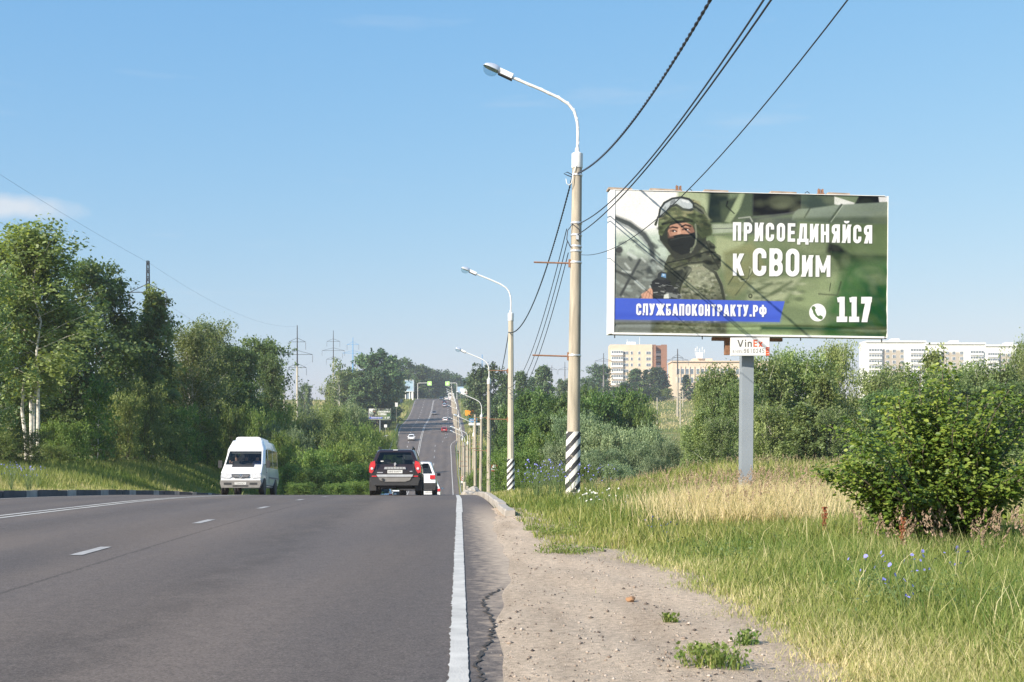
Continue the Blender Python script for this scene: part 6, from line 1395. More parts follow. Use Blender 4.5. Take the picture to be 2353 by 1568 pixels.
plant('oliveA', -20, 55.8, 990, 60, 'low bush at the far left edge', 'bush', G2)
plant('oliveA', 235, 73.3, 1010, 45, 'low bush under the leaning young birch', 'bush', G2)
plant('oliveA', 120, 64.2, 1020, 55, 'low rusty green bush behind the left grass verge', 'bush', G2)
plant('oliveA', 385, 89.9, 975, 50, 'bush with bare lower stems in the shade', 'bush', G2)
plant('sapling', 400, 92.0, 1000, 22, 'small pale sapling left of the pair before the dark wood', 'sapling', G2)
plant('sapling', 455, 100.6, 1005, 18, 'slim pale sapling left of the minibus', 'sapling', G2)
plant('sapling', 488, 106.5, 1030, 20, 'low sapling next to the minibus mirror', 'sapling', G2)
plant('shrubA', 545, 100, 925, 42, 'bright bush directly above the minibus roof', 'bush', G2)
plant('shrubB', 600, 112, 940, 46, 'bright bush above the right end of the minibus roof', 'bush', G2)
plant('shrubA', 470, 104, 960, 46, 'shaded bush left above the minibus', 'bush', G2)
# the valley left of the road
G3 = 'shrubs in the valley left of the road'
VS = [('willowB', 700, 112, 950, 46), ('oliveA', 745, 150, 925, 40), ('shrubA', 640, 118, 935, 42), ('oliveA', 680, 132, 945, 36), ('shrubB', 815, 112, 968, 48), ('shrubA', 655, 86, 990, 42), ('willowA', 690, 92, 985, 40), ('shrubB', 720, 84, 1030, 60), ('shrubA', 790, 90, 1012, 62), ('shrubB', 840, 96, 1010, 52), ('shrubA', 660, 76, 1065, 42),
      ('shrubB', 720, 74, 1075, 52), ('shrubA', 790, 76, 1065, 56), ('shrubB', 835, 80, 1062, 40), ('oliveA', 760, 110, 985, 55), ('shrubA', 830, 120, 985, 50), ('oliveA', 870, 125, 990, 35), ('birchB', 765, 118, 935, 38), ('willowB', 800, 130, 925, 45),
      ('willowA', 800, 150, 935, 36), ('oliveA', 725, 120, 975, 40), ('shrubA', 895, 118, 1025, 28), ('shrubA', 665, 110, 965, 40), ('willowA', 640, 104, 975, 35), ('oliveA', 850, 170, 978, 26), ('shrubA', 880, 150, 1000, 28), ('oliveA', 745, 140, 945, 32), ('shrubB', 640, 80, 1020, 40), ('shrubB', 620, 70, 1085, 30), ('shrubB', 770, 68, 1110, 40), ('shrubA', 700, 67, 1108, 40), ('shrubB', 830, 70, 1105, 40)]
adj = {'shrubA': 'bright green bush', 'shrubB': 'broad bright green bush', 'oliveA': 'olive green bush', 'willowA': 'grey green willow', 'willowB': 'feathery grey green willow', 'birchB': 'hanging birch'}
VS.sort(key=lambda a: (a[0], a[1]))
def ordl(lst, i, same): return ('%s from left' % ords[[k for k in range(len(lst)) if lst[k][0] == same].index(i)])
for i, (k, x, Y, t_, h_) in enumerate(VS): plant(k, x, Y, t_, h_, '%s, %s of its kind, valley beyond the minibus' % (adj[k], ordl(VS, i, k)), 'bush' if k != 'birchB' else 'tree', G3)
# hillside left of the road
G4 = 'trees on the hill left of the road'
HS = [('farolive', 790, 362, 852, 42, 'olive crown with bare grey stems, lowest on the left hillside'), ('sparse', 783, 356, 822, 26, 'half bare pale tree above the olive crown'), ('farA', 868, 400, 806, 58, 'big dark round tree nearest the left junction'), ('farC', 828, 352, 870, 36, 'hanging birch before the big dark tree'),
      ('farB', 912, 600, 822, 40, 'dark tree right behind the big round one'), ('farA', 955, 640, 838, 40, 'dark tree above the glass tower'), ('farB', 985, 700, 848, 38, 'dark tree right of the glass tower'), ('farA', 1012, 760, 852, 34, 'dark tree at the left of the hilltop gap'), ('farB', 1040, 820, 860, 26, 'small dark tree over the middle of the hilltop road'),
      ('farA', 820, 380, 850, 45, 'dark tree left behind the big round one'), ('farolive', 765, 368, 880, 30, 'olive bush at the left end of the hillside trees'), ('farolive', 812, 352, 935, 26, 'olive bush over the small billboard'), ('farB', 895, 440, 835, 40, 'dark tree between the big round one and the glass tower'), ('farA', 895, 620, 850, 45, 'shaded dark tree left of the glass tower'),
      ('farA', 700, 420, 882, 18, 'lone round tree in the far left field'), ('shrubA', 905, 250, 985, 10, 'little bush by the left guardrail'), ('farB', 872, 360, 850, 42, 'shaded dark tree below the big round one')]
for (k, x, Y, t_, h_, lab) in HS: plant(k, x, Y, t_, h_, lab, 'tree', G4)
G5 = 'dark trees closing the hilltop road'
for i, (x, Y, t_, h_) in enumerate([(950, 760, 862, 34), (972, 800, 872, 34), (998, 840, 876, 34), (1022, 860, 878, 32), (1046, 880, 872, 30), (1066, 860, 870, 28), (1010, 900, 868, 40), (1035, 920, 864, 40), (935, 720, 868, 34), (985, 930, 866, 40)]):
    plant('farA' if i % 2 else 'farB', x, Y, t_, h_, '%s dark tree from left in the wood closing the hilltop' % ords[sorted([950, 972, 998, 1022, 1046, 1066, 1010, 1035, 935, 985]).index(x)], 'tree', G5)
# right of the road
G6 = 'trees on the hill right of the road'
RS = [('farA', 1115, 330, 838, 46, 'big round green tree between the third and second lamps'), ('farB', 1092, 380, 862, 24, 'small tree left of the big round one by the lamps'), ('farC', 1165, 300, 862, 30, 'tree directly behind the second lamp'), ('farC', 1200, 330, 855, 24, 'slim tree right of the second lamp'), ('farC', 1252, 360, 842, 30, 'pointed tree between the second and nearest lamps'),
      ('farC', 1222, 420, 868, 20, 'pale distant tree left of the pointed one'), ('farB', 1295, 420, 872, 24, 'low tree left of the nearest lamp'), ('farA', 1150, 260, 905, 40, 'green tree low behind the third lamp'), ('farB', 1350, 520, 868, 22, 'tree right of the nearest lamp'), ('farA', 1378, 540, 838, 30, 'dark round tree left of the brown tower block'),
      ('fir', 1485, 560, 850, 14, 'spruce before the brown tower block'), ('farC', 1462, 560, 848, 24, 'birch before the brown tower block'), ('farC', 1505, 555, 845, 26, 'tallest birch before the balconies of the tower block'), ('fir', 1523, 550, 852, 20, 'broad spruce right of the tower block birches'), ('farB', 1440, 550, 880, 26, 'round low tree at the tower block foot'),
      ('farolive', 1531, 545, 893, 15, 'small yellow green round tree at the field edge'), ('farA', 1490, 540, 890, 24, 'dark round tree at the far edge of the field'), ('fir', 1578, 540, 862, 16, 'spruce left of the birches before the offices'), ('farB', 1410, 500, 888, 26, 'tree right of the buff wall'), ('fir', 1600, 545, 880, 16, 'low spruce before the offices'), ('farB', 1340, 420, 890, 22, 'small tree left of the buff wall')]
for (k, x, Y, t_, h_, lab) in RS: plant(k, x, Y, t_, h_, lab, 'tree', G6)
G7 = 'shrubs in the valley right of the road'
MS = [('broadA', 1235, 130, 898, 58), ('broadB', 1300, 120, 905, 55), ('broadA', 1375, 125, 905, 62), ('broadB', 1430, 130, 895, 58), ('broadA', 1180, 140, 925, 40), ('broadB', 1160, 120, 985, 45), ('shrubA', 1205, 78, 1030, 55), ('shrubB', 1165, 82, 1040, 40), ('shrubA', 1250, 84, 985, 45), ('willowA', 1335, 84, 950, 75), ('willowB', 1400, 80, 975, 72), ('willowA', 1480, 84, 978, 68), ('willowB', 1300, 76, 1010, 55), ('willowA', 1365, 72, 1030, 66), ('willowB', 1450, 72, 1020, 62), ('willowA', 1520, 76, 1010, 48),
      ('broadA', 1205, 105, 965, 52), ('broadB', 1270, 100, 948, 50), ('shrubB', 1330, 68, 1065, 42), ('willowB', 1420, 66, 1060, 50), ('shrubA', 1215, 66, 1080, 38), ('shrubA', 1130, 105, 1030, 24), ('willowA', 1500, 68, 1050, 44), ('broadB', 1345, 150, 890, 36), ('shrubA', 1110, 125, 1030, 20), ('broadA', 1480, 125, 930, 34), ('shrubB', 1095, 140, 1080, 18), ('shrubA', 1085, 130, 1085, 16)]
adj2 = {'shrubA': 'bright green bush', 'shrubB': 'broad bright green bush', 'willowA': 'grey green willow bush', 'willowB': 'feathery grey green willow bush', 'broadA': 'dense green tree', 'broadB': 'two stemmed green tree'}
MS.sort(key=lambda a: (a[0], a[1]))
for i, (k, x, Y, t_, h_) in enumerate(MS): plant(k, x, Y, t_, h_, '%s, %s of its kind, valley left of the billboard' % (adj2[k], ordl(MS, i, k)), 'bush' if 'broad' not in k else 'tree', G7)
G8 = 'birches behind the billboard post'
BS = [('birchB', 1610, 100, 862, 40, 'birch at the left end of the group, before the offices'), ('birchA', 1650, 92, 842, 56, 'birch with white forked trunk left of the billboard post'), ('birchC', 1620, 78, 945, 40, 'short slim birch low at the left of the group'), ('birchB', 1690, 84, 880, 70, 'birch right behind the billboard post'), ('birchA', 1765, 90, 822, 77, 'birch right of the billboard post, under the owner sign'), ('birchB', 1800, 96, 806, 70, 'birch under the middle of the billboard'), ('birchA', 1860, 92, 812, 78, 'birch with white stems under the right half of the billboard'), ('birchB', 1935, 98, 788, 62, 'tallest round birch under the right end of the billboard'), ('birchC', 1895, 80, 860, 56, 'slim birch before the tallest round one'),
      ('birchB', 2000, 92, 850, 77, 'birch left of the white flats'), ('birchA', 2065, 100, 840, 67, 'birch before the middle of the white flats'), ('birchC', 2154, 110, 804, 50, 'pointed birch before the white flats'), ('birchB', 2160, 105, 846, 67, 'birch at the centre right of the white flats'), ('birchA', 2235, 108, 838, 64, 'birch at the right end of the white flats'), ('birchB', 2345, 100, 784, 62, 'big birch at the right edge of the picture'), ('birchA', 2275, 96, 834, 70, 'birch left of the big one at the right edge'), ('birchB', 2400, 96, 800, 60, 'birch cut by the right edge of the picture'),
      ('darkA', 1740, 100, 900, 70, 'dark tree in the gap right of the billboard post'), ('birchB', 1780, 78, 930, 73, 'low birch at the foot of the gap right of the post'), ('birchC', 1850, 76, 930, 64, 'low slim birch at the grass edge'), ('birchB', 1920, 76, 940, 70, 'low birch left behind the near bush'), ('darkA', 2040, 84, 900, 84, 'dark tree behind the near bush'), ('darkA', 2180, 84, 890, 92, 'broad dark tree behind the near bush'), ('darkA', 2310, 84, 880, 92, 'dark tree at the right behind the near bush'), ('birchB', 1572, 96, 975, 28, 'low birch between the willows and the birch group'), ('birchB', 1670, 74, 960, 62, 'low birch left at the foot of the billboard post'), ('darkA', 1700, 104, 870, 70, 'dark tree behind the billboard post')]
for (k, x, Y, t_, h_, lab) in BS: plant(k, x, Y, t_, h_, lab, 'tree', G8)
for p in PROTO.values():
    if not p['used']:
        for ch in list(p['root'].children): bpy.data.objects.remove(ch)

# ------------------------------------------------------------------ the near broad leaved bush
def near_bush():
    Y = 12.8; X = gx(2150, Y); g = zt(X, Y); t = thing('bush', 'big glossy broad leaved bush nearest the camera at the right', 'bush', (X, Y, g)); rs = np.random.default_rng(5); q = random.Random(5)
    tm = MB(); P = []; D = []; T = []
    for s in range(150):
        a = q.uniform(0, 6.28); lean = abs(q.gauss(0, .46)); L_ = q.uniform(1.0, 1.94) * (1 - .14 * lean); b = q.uniform(0, .3)
        if s > 78: lean = q.uniform(.55, 1.0); L_ = q.uniform(.75, 1.15)
        dx, dy = math.cos(a), math.sin(a) * .8; pts = []
        for i in range(8):
            f = i / 7; r = b + lean * L_ * (f * .75 + .3 * f * f); pts.append(Vector((dx * r + q.gauss(0, .03) * f, dy * r + q.gauss(0, .03) * f, L_ * f * (1 - .22 * lean * f * f) + .02)))
        tm.tube(pts, [.014 * (1 - .8 * i / 7) for i in range(8)], 5, False); tone = q.gauss(.5, .1)
        for i in range(int(420 * L_ / 1.7)):
            f = q.uniform(.08, 1.0); k = min(int(f * 7), 6); c = pts[k].lerp(pts[k + 1], f * 7 - k); d = Vector((rs.normal(), rs.normal(), rs.normal() * .4 + .15)).normalized(); l = q.uniform(.03, .22) * (1.15 - .6 * f)
            P.append(np.array(c + d * l)); D.append(np.array((d.x, d.y, d.z * .5 - .25))); T.append(tone + q.gauss(0, .21) + .18 * (f - .5))
    # two longer loose shoots
    P, D, T = np.array(P), np.array(D), np.clip(np.array(T), 0, 1); n = len(P); D /= np.linalg.norm(D, axis=1)[:, None]
    up = np.array([-.25, -.35, .85]) + rs.normal(0, .42, (n, 3)); s = np.cross(D, up); s /= np.linalg.norm(s, axis=1)[:, None]; nn = np.cross(s, D)
    L_ = rs.uniform(.028, .064, n)[:, None]; W2 = L_ * .36
    V = np.stack([P, P + D * L_ * .3 + s * W2 - nn * W2 * -.25, P + D * L_ * .68 + s * W2 * .8 + nn * W2 * .2, P + D * L_ - nn * L_ * .12, P + D * L_ * .68 - s * W2 * .8 + nn * W2 * .2, P + D * L_ * .3 - s * W2 + nn * W2 * .25], 1).reshape(-1, 3)
    b0 = np.arange(n)[:, None] * 6; F4 = np.concatenate([b0 + np.array([[0, 1, 2, 3]]), b0 + np.array([[0, 3, 4, 5]])])
    tm.build('stems', M['bark'], t, True); np_mesh('foliage', V, F4, L_bush, tone=np.concatenate([T, T]), parent=t)
near_bush()

# ------------------------------------------------------------------ grass
def blades(n, X, Y, Z, h, w, tone, bend, rs, seedhead=None):
    az = rs.uniform(0, 2 * math.pi, n); fx, fy = np.cos(az), np.sin(az); ba = rs.uniform(0, 2 * math.pi, n); lean = bend * rs.uniform(.2, 1.2, n) * h; lx, ly = np.cos(ba) * lean, np.sin(ba) * lean
    z0 = Z - .02
    P0 = np.stack([X - fx * w / 2, Y - fy * w / 2, z0], -1); P1 = np.stack([X + fx * w / 2, Y + fy * w / 2, z0], -1)
    m = .55; mx, my = X + lx * .35, Y + ly * .35; P2 = np.stack([mx + fx * w * .38, my + fy * w * .38, z0 + h * m], -1); P3 = np.stack([mx - fx * w * .38, my - fy * w * .38, z0 + h * m], -1)
    P4 = np.stack([X + lx, Y + ly, z0 + h * np.sqrt(np.clip(1 - (lean / h)**2 * .4, .2, 1))], -1)
    V = np.stack([P0, P1, P2, P3, P4], 1).reshape(-1, 3); b = np.arange(n)[:, None] * 5
    return V, b + np.array([[0, 1, 2, 3]]), b + np.array([[3, 2, 4]]), tone
def vnoise(X, Y, s, seed):
    r = np.random.default_rng(seed); out = 0
    for k in range(5): a, b, p = r.normal(0, s, 3); out = out + np.sin(X * a + Y * b + p * 3)
    return out / 2.2
def grass_field(name, n, sampler, hfun, tfun, wfun, bend, seed):
    rs = np.random.default_rng(seed); X, Y = sampler(n, rs); off = X - SL * Y; Z = terr(off, Y); h, keep = hfun(off, X, Y, rs); X, Y, Z, off, h = X[keep], Y[keep], Z[keep], off[keep], h[keep]
    tone = np.clip(tfun(off, X, Y, h, rs), 0, 1); V, F4, F3, tn = blades(len(X), X, Y, Z, h, wfun(Y), tone, bend, rs); o = np_mesh(name, V, [F4, F3], G_grass, tone=np.concatenate([tn, tn])); return tag(o, kind='stuff')
def smp_right(y0, y1, ex=1.0):
    def f(n, rs):
        a, b = y0**-ex, y1**-ex; Y = (a + (b - a) * rs.uniform(0, 1, n))**(-1 / ex); lo = (dirt_right(Y) - .6) * (Y < 26) + 1.0 * (Y >= 26) + SL * Y; X = lo + rs.uniform(0, 1, n) * (np.maximum(.60 * Y + .6, lo + .5) - lo); return X, Y
    return f
def h_right(off, X, Y, rs):
    d = off - np.where(Y < 26, dirt_right(Y), .9); n = len(X); p = vnoise(X, Y, .8, 3); edge = sst(.0, .55, d)
    base = .05 + .08 * edge + .10 * sst(.6, 2.2, d) + .10 * sst(15, 20, Y) * sst(.8, 2.5, d)
    h = base * rs.uniform(.55, 1.3, n) * (1 + .25 * p); keep = ((rs.uniform(0, 1, n) < .2 + .8 * edge) & (d > -.08 + .14 * p)) | ((rs.uniform(0, 1, n) < .30 * sst(-.6, 0, d)) & (vnoise(X, Y, 4.5, 41) > .55))
    return np.clip(h, .03, .6), keep
def t_right(off, X, Y, h, rs):
    d = off - np.where(Y < 26, dirt_right(Y), .9); p = vnoise(X, Y, 1.1, 9); q_ = vnoise(X, Y, .35, 12)
    return .22 + .10 * p + .09 * q_ + .34 * sst(1.7, .1, d) + .10 * sst(14, 22, Y) + rs.normal(0, .2, len(X))
grass_field('verge_grass', 190000, smp_right(4.6, 17, 1.0), h_right, t_right, lambda Y: .0045 + .00042 * Y, .55, 1)
grass_field('meadow_grass', 115000, smp_right(14, 62, .3), lambda o, X, Y, rs: ((.12 + .12 * sst(.9, 3, o) + .12 * sst(24, 40, Y) * sst(2, 5, o)) * rs.uniform(.5, 1.35, len(X)), o > 1.0 + .2 * rs.normal(size=len(X))), lambda o, X, Y, h, rs: .36 + .2 * vnoise(X, Y, .5, 4) + rs.normal(0, .2, len(X)), lambda Y: .006 + .0005 * Y, .5, 2)
# taller bent stalks and broad leaved herbs scattered through the verge
grass_field('verge_stalks', 5200, smp_right(5.0, 24, .8), lambda o, X, Y, rs: (rs.uniform(.16, .5, len(X)) * sst(.2, 1.6, o - dirt_right(Y) * (Y < 26)), o - dirt_right(Y) > .5), lambda o, X, Y, h, rs: rs.choice([.15, .45, .8], len(X)) + rs.normal(0, .1, len(X)), lambda Y: .004 + .00035 * Y, .9, 13)
def herbs():
    rs = np.random.default_rng(14); X, Y = smp_right(7.5, 28, .6)(1300, rs); off = X - SL * Y; k = (off - dirt_right(Y) > .7) & (vnoise(X, Y, .9, 15) > -.1); X, Y = X[k], Y[k]; Z = terr(X - SL * Y, Y); P = []; U = []
    for i in range(len(X)):
        m = int(rs.integers(8, 26)); r = rs.uniform(.04, .16); P.append(np.stack([X[i] + rs.normal(0, r, m), Y[i] + rs.normal(0, r, m), Z[i] + rs.uniform(.03, .22, m)], -1))
    P = np.concatenate(P); V, F_ = leaf_quads(P, .030, rs, None, 2.2, .4, np.repeat(np.array([[-.3, -.3, 1.]]), len(P), 0)); tag(np_mesh('verge_herbs', V, F_, L_birch_d, tone=np.clip(rs.normal(.4, .2, len(P)), 0, 1)), kind='stuff')
herbs()
# long pale dry grass round the billboard post
def smp_dry(n, rs): 
    Y = rs.uniform(16.2, 26, n); X = np.where(rs.uniform(0, 1, n) < .82, (rs.normal(1735, 100, n) - CX) / F * Y, rs.uniform(gx(1430, 22), gx(2353, 24), n)); return X, Y
grass_field('dry_grass', 26000, smp_dry, lambda o, X, Y, rs: (rs.uniform(.22, .6, len(X)) * (.85 + .2 * vnoise(X, Y, .9, 6)), vnoise(X, Y, .8, 8) > -.75), lambda o, X, Y, h, rs: .86 + rs.normal(0, .12, len(X)), lambda Y: .0055 + .0004 * Y, .45, 3)
def smp_dry2(n, rs): Y = rs.uniform(11.3, 12.5, n); return rs.uniform(gx(1980, 12), gx(2420, 12), n), Y
grass_field('dry_grass', 1500, smp_dry2, lambda o, X, Y, rs: (rs.uniform(.12, .36, len(X)), vnoise(X, Y, 2, 8) > -.3), lambda o, X, Y, h, rs: .72 + rs.normal(0, .14, len(X)), lambda Y: .006 + 0 * Y, .5, 4)
# feathery seed heads
def seedheads(n, sampler, hr, seed, mat):
    rs = np.random.default_rng(seed); X, Y = sampler(n, rs); Z = terr(X - SL * Y, Y); P = []; U = []
    for i in range(n):
        h = rs.uniform(*hr); lx, ly = rs.normal(.04, .13, 2); m = 34; s = rs.uniform(0, 1, m)[:, None]; c = np.array([X[i] + lx, Y[i] + ly, Z[i] + h]); d = np.array([lx * 2.4, ly * 2.4, 1.]); P.append(c + d * s * .16 + rs.normal(0, .012, (m, 3)) * (1.2 - s)); U.append(np.repeat(d[None], m, 0))
    P = np.concatenate(P); V, F_ = leaf_quads(P, .03, rs, np.concatenate(U), 3, .6); tag(np_mesh('seed_heads', V, F_, mat, tone=np.clip(rs.normal(.5, .2, len(P)), 0, 1)), kind='stuff')
G_seed = mk_leaf('seed_head', (.22, .15, .10), (.36, .27, .185), (.54, .45, .32), .2, .8, hv=0)
seedheads(70, smp_dry2, (.2, .42), 7, G_seed); seedheads(300, smp_dry, (.35, .65), 8, G_seed)
def smp_mound(n, rs): Y = rs.uniform(30, 50, n); return rs.uniform(gx(1330, 36), gx(2353, 40), n), Y
seedheads(800, smp_mound, (.2, .42), 9, G_seed)
# left verge
def smp_left(n, rs):
    Y = 30 + 95 * rs.uniform(0, 1, n)**1.15; o = road_left(Y) - .1 - rs.uniform(0, 1, n)**1.3 * 14; return o + SL * Y, Y
grass_field('left_verge_grass', 125000, smp_left, lambda o, X, Y, rs: ((.10 + .42 * sst(1.2, 4, road_left(Y) - o)) * rs.uniform(.5, 1.3, len(X)), np.ones(len(X), bool)), lambda o, X, Y, h, rs: .30 + .22 * sst(3.5, .5, road_left(Y) - o) + .16 * vnoise(X, Y, .5, 21) + rs.normal(0, .16, len(X)), lambda Y: .010 + .0003 * Y, .45, 5)
# far fields and embankments: coarse tufts
def smp_far(n, rs):
    Y = rs.uniform(75, 560, n); r = rs.uniform(0, 1, n) < .5; o = np.where(r, road_right(Y) + 1 + rs.uniform(0, 1, n)**1.5 * 45, road_left(Y) - 1 - rs.uniform(0, 1, n)**1.5 * 45); o = np.where(rs.uniform(0, 1, n) < .3, rs.uniform(60, 130, n), o); return o + SL * Y, Y
grass_field('field_grass', 60000, smp_far, lambda o, X, Y, rs: (rs.uniform(.15, .5, len(X)) * (1 + Y / 500), np.ones(len(X), bool)), lambda o, X, Y, h, rs: .32 + .25 * vnoise(X, Y, .08, 31) + .25 * sst(40, 80, o) + rs.normal(0, .15, len(X)), lambda Y: .03 + .0006 * Y, .5, 6)
# ------------------------------------------------------------------ wild flowers
M['petal_blue'] = mk('petal_blue', (.22, .22, .60), .6, var=.2, vs=30); M['petal_white'] = mk('petal_white', (.6, .6, .56), .6, var=.05); M['stem'] = mk('stem', (.09, .14, .04), .7); M['rust_weed'] = mk('rust_weed', (.2, .07, .03), .9)
def flower(n, seed, hgt, rad, pet, nm, spread):
    q = random.Random(seed); t = bpy.data.objects.new(nm, None); s = MB(); f = MB()
    for i in range(n):
        a = q.uniform(0, 6.28); r = q.uniform(.1, 1) * spread; h = hgt * q.uniform(.62, 1.05); tip = Vector((math.cos(a) * r, math.sin(a) * r, h)); s.tube([(0, 0, 0), (tip.x * .35, tip.y * .35, h * .55), tip], [.006, .004, .003], 4, False)
        nrm = Vector((q.gauss(-.3, .4), q.gauss(-.6, .3), q.uniform(.2, .9))).normalized(); u = nrm.orthogonal().normalized(); v = nrm.cross(u); K = 11; sz_ = q.uniform(.5, 1.2)
        for k in range(K):
            b = 2 * math.pi * k / K; d = u * math.cos(b) + v * math.sin(b); e = nrm.cross(d); rr = rad * sz_ * q.uniform(.8, 1.1)
            f.add([tip, tip + d * rr * .7 + e * rr * .22 + nrm * .003, tip + d * rr + nrm * .002, tip + d * rr * .7 - e * rr * .22 + nrm * .003], [(0, 1, 2, 3)])
    s.build('stems', M['stem'], t); f.build('blossoms', pet, t); return t
CH_ = [flower(9, 1, .42, .024, M['petal_blue'], 'chicory_plant', .22), flower(9, 2, .75, .024, M['petal_blue'], 'chicory_plant', .3)]; WH = flower(6, 3, .42, .024, M['petal_white'], 'white_flower', .25)
usd = set()
def pf(proto, px, Y, label, group, cat_='wildflower', s=1.0):
    if id(proto) in usd: o = dup(proto)
    else: o = proto; COL.objects.link(o); usd.add(id(proto))
    X = gx(px, Y); o.location = (X, Y, zt(X, Y)); o.rotation_euler = (0, 0, rnd.uniform(0, 6)); o.scale = (s, s, s * rnd.uniform(.9, 1.1)); tag(o, label, cat_, group)
GN = 'chicory in the near grass'
for i, (px, Y, lab, k) in enumerate(((1985, 8.7, 'chicory with lilac blooms, leftmost of the near group below the bush', 0), (2042, 8.1, 'chicory in the middle of the near group below the bush', 0), (2078, 7.7, 'chicory lowest of the near group below the bush', 0), (2118, 9.0, 'chicory right of the middle in the near group', 0), (2200, 9.4, 'chicory standing alone rightmost of the near group', 0), (1500, 15.2, 'left chicory of the pair in the grass below the billboard', 0), (1535, 14.4, 'right chicory of the pair in the grass below the billboard', 0))): pf(CH_[k], px, Y, lab, GN, s=.72)
for i in range(26): pf(CH_[1], rnd.uniform(1195, 1365) + (0 if i < 20 else 40), rnd.uniform(29, 37), 'lilac chicory in the dense patch round the striped lamp base', 'chicory patch by the striped lamp', s=rnd.uniform(.9, 1.25))
for i in range(8): pf(CH_[1], rnd.uniform(2290, 2370), rnd.uniform(18, 24), 'lilac chicory in the patch behind the right end of the near bush', 'chicory patch behind the bush')
for i in range(9): pf(WH, rnd.uniform(1325, 1445), rnd.uniform(22.5, 26), 'white flowers in the patch right of the striped lamp base', 'white flowers by the lamp', s=.9)
for i in range(9): pf(CH_[1], rnd.uniform(5, 110), rnd.uniform(41, 46), 'lilac chicory in the patch on the left verge below the birch', 'chicory patch on the left verge', s=1.1)
# weeds on the dirt and between the stones
def weed(seed, n, h, sp):
    rs = np.random.default_rng(seed); a = rs.uniform(0, 6.28, n); r = rs.uniform(0, 1, n)**.7 * sp; V, F4, F3, tn = blades(n, np.cos(a) * r, np.sin(a) * r * .8, np.zeros(n) + .015, h * rs.uniform(.35, 1.1, n), np.full(n, .007), np.clip(rs.normal(.2, .15, n), 0, 1), .8, rs)
    P = np.stack([np.cos(a) * r * 1.2, np.sin(a) * r, h * rs.uniform(.1, .8, n)], -1); V2, F2 = leaf_quads(P, .028, rs); o = np_mesh('weed_tuft', np.concatenate([V, V2]), [F4, F3, F2 + len(V)], G_grass, tone=np.concatenate([tn, tn, np.clip(tn * .7, 0, 1)])); return o
for i, (px, y, n, h, sp, lab) in enumerate(((1640, 1552, 170, .13, .17, 'largest green weed tuft at the bottom edge of the dirt'), (1310, 1278, 260, .12, .34, 'flat weed tuft on the dirt right of the white line'), (1290, 1238, 200, .1, .36, 'weed tuft farther up at the dirt edge'), (1225, 1226, 90, .09, .14, 'small weed tuft amid the upper dirt'), (1712, 1500, 60, .1, .08, 'tiny weed at the lower right dirt edge'), (1540, 1450, 40, .07, .05, 'tiny weed alone on the lower dirt'), (1610, 1520, 50, .08, .07, 'small weed above the largest tuft'))):
    Y = CH * F / (y - HY); X = gx(px, Y); o = weed(50 + i, n, h, sp); o.location = (X, Y, float(zdirt(np.array([[X - SL * Y]]), np.array([[Y]]))[0, 0])); tag(o, lab, 'weed', 'weeds on the dirt shoulder')
# dock seed stalks, rusty red
def dock():
    o = MB(); q = random.Random(8)
    for k in range(70): a = q.uniform(0, 6.28); z = q.uniform(.12, .42); r = q.uniform(0, .03); o.box((math.cos(a) * r, math.sin(a) * r, z), (.014, .014, .02), a)
    o.tube([(0, 0, 0), (0, 0, .42)], .005, 5); return o.build('dock_plant', M['rust_weed'])
d1 = dock(); X, Y = gx(2075, 12.2), 12.2; d1.location = (X, Y, zt(X, Y)); tag(d1, 'rusty red dock stalk below the near bush', 'wildflower', 'dock stalks'); d2 = dup(d1); X, Y = gx(1895, 14.5), 14.5; d2.location = (X, Y, zt(X, Y)); d2['label'] = 'rusty red dock stalk left of the near bush'
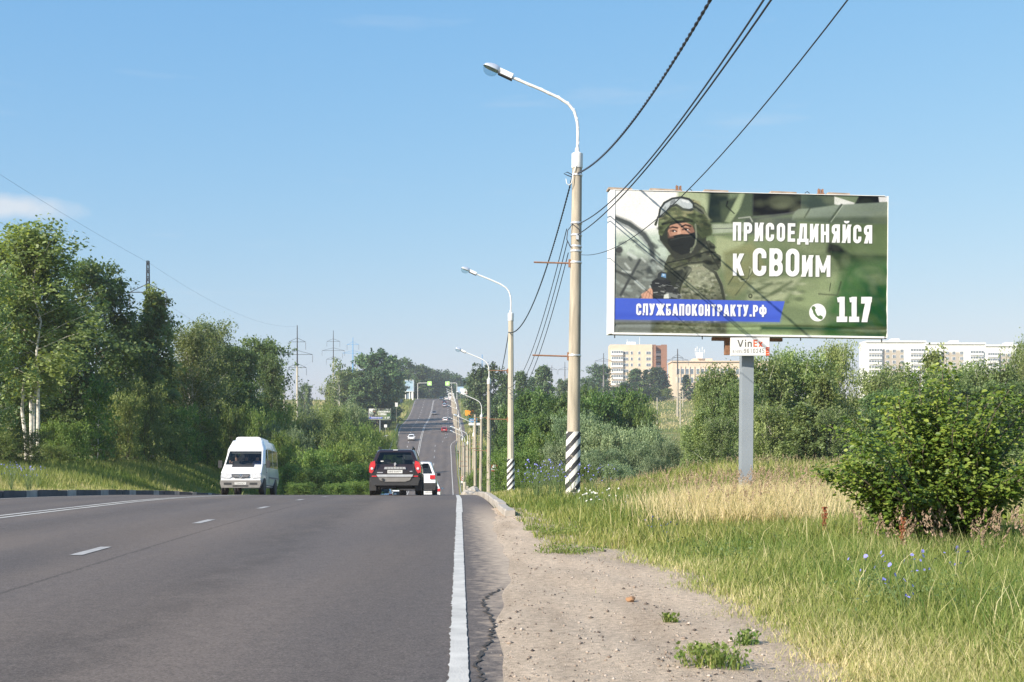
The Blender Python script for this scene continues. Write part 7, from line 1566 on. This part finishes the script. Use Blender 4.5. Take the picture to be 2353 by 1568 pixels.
# pebbles and litter
rs = np.random.default_rng(77); n = 2600; Y = (1 / 4.6 + (1 / 24 - 1 / 4.6) * rs.uniform(0, 1, n))**-1; f = rs.uniform(-.04, 1.02, n); off = dirt_left(Y) + (dirt_right(Y) - dirt_left(Y)) * f
X = off + SL * Y; Z = np.array([float(zdirt(np.array([[a]]), np.array([[b]]))[0, 0]) for a, b in zip(off, Y)]); s = np.abs(rs.normal(0, .0052, n)) + .002
base = np.array([[1, 0, 0], [-1, 0, 0], [0, 1, 0], [0, -1, 0], [0, 0, 1], [0, 0, -1.]]); V = (base[None] * rs.uniform(.6, 1.3, (n, 6, 1)) * s[:, None, None] * np.array([1, 1, .7]) + np.stack([X, Y, Z + s * .3], -1)[:, None]).reshape(-1, 3)
fc = np.array([[0, 2, 4], [2, 1, 4], [1, 3, 4], [3, 0, 4], [2, 0, 5], [1, 2, 5], [3, 1, 5], [0, 3, 5]]); Fp = (np.arange(n)[:, None, None] * 6 + fc[None]).reshape(-1, 3)
M_peb = mk_leaf('pebble', (.06, .05, .045), (.30, .245, .19), (.5, .44, .37), 0, .9, hv=0); tag(np_mesh('gravel', V, Fp, M_peb, tone=np.repeat(rs.uniform(0, 1, n), 8)), kind='stuff')
bm = bmesh.new(); bmesh.ops.create_icosphere(bm, subdivisions=2, radius=.035)
for v in bm.verts: v.co *= rnd.uniform(.8, 1.15); v.co.z *= .65
me = bpy.data.meshes.new('stone'); bm.to_mesh(me); bm.free(); me.materials.append(mk('stone_brown', (.3, .17, .09), .9)); o = bpy.data.objects.new('stone', me); COL.objects.link(o); Y = CH * F / (1395 - HY); X = gx(1449, Y); o.location = (X, Y, float(zdirt(np.array([[X - SL * Y]]), np.array([[Y]]))[0, 0]) + .018); tag(o, 'single brown stone lying on the dirt shoulder', 'stone')

# ------------------------------------------------------------------ morning haze
mb = MB(); mb.box((0, 1310, 22), (3100, 2740, 92)); hz = mb.build('haze', bpy.data.materials.new('haze')); tag(hz, kind='stuff')
m = hz.data.materials[0]; m.use_nodes = True; t = m.node_tree; t.nodes.remove(t.nodes['Principled BSDF']); v = t.nodes.new('ShaderNodeVolumePrincipled'); v.inputs['Color'].default_value = (.90, .93, .97, 1); v.inputs['Density'].default_value = .0003; v.inputs['Anisotropy'].default_value = .2
t.links.new(v.outputs[0], t.nodes['Material Output'].inputs['Volume'])
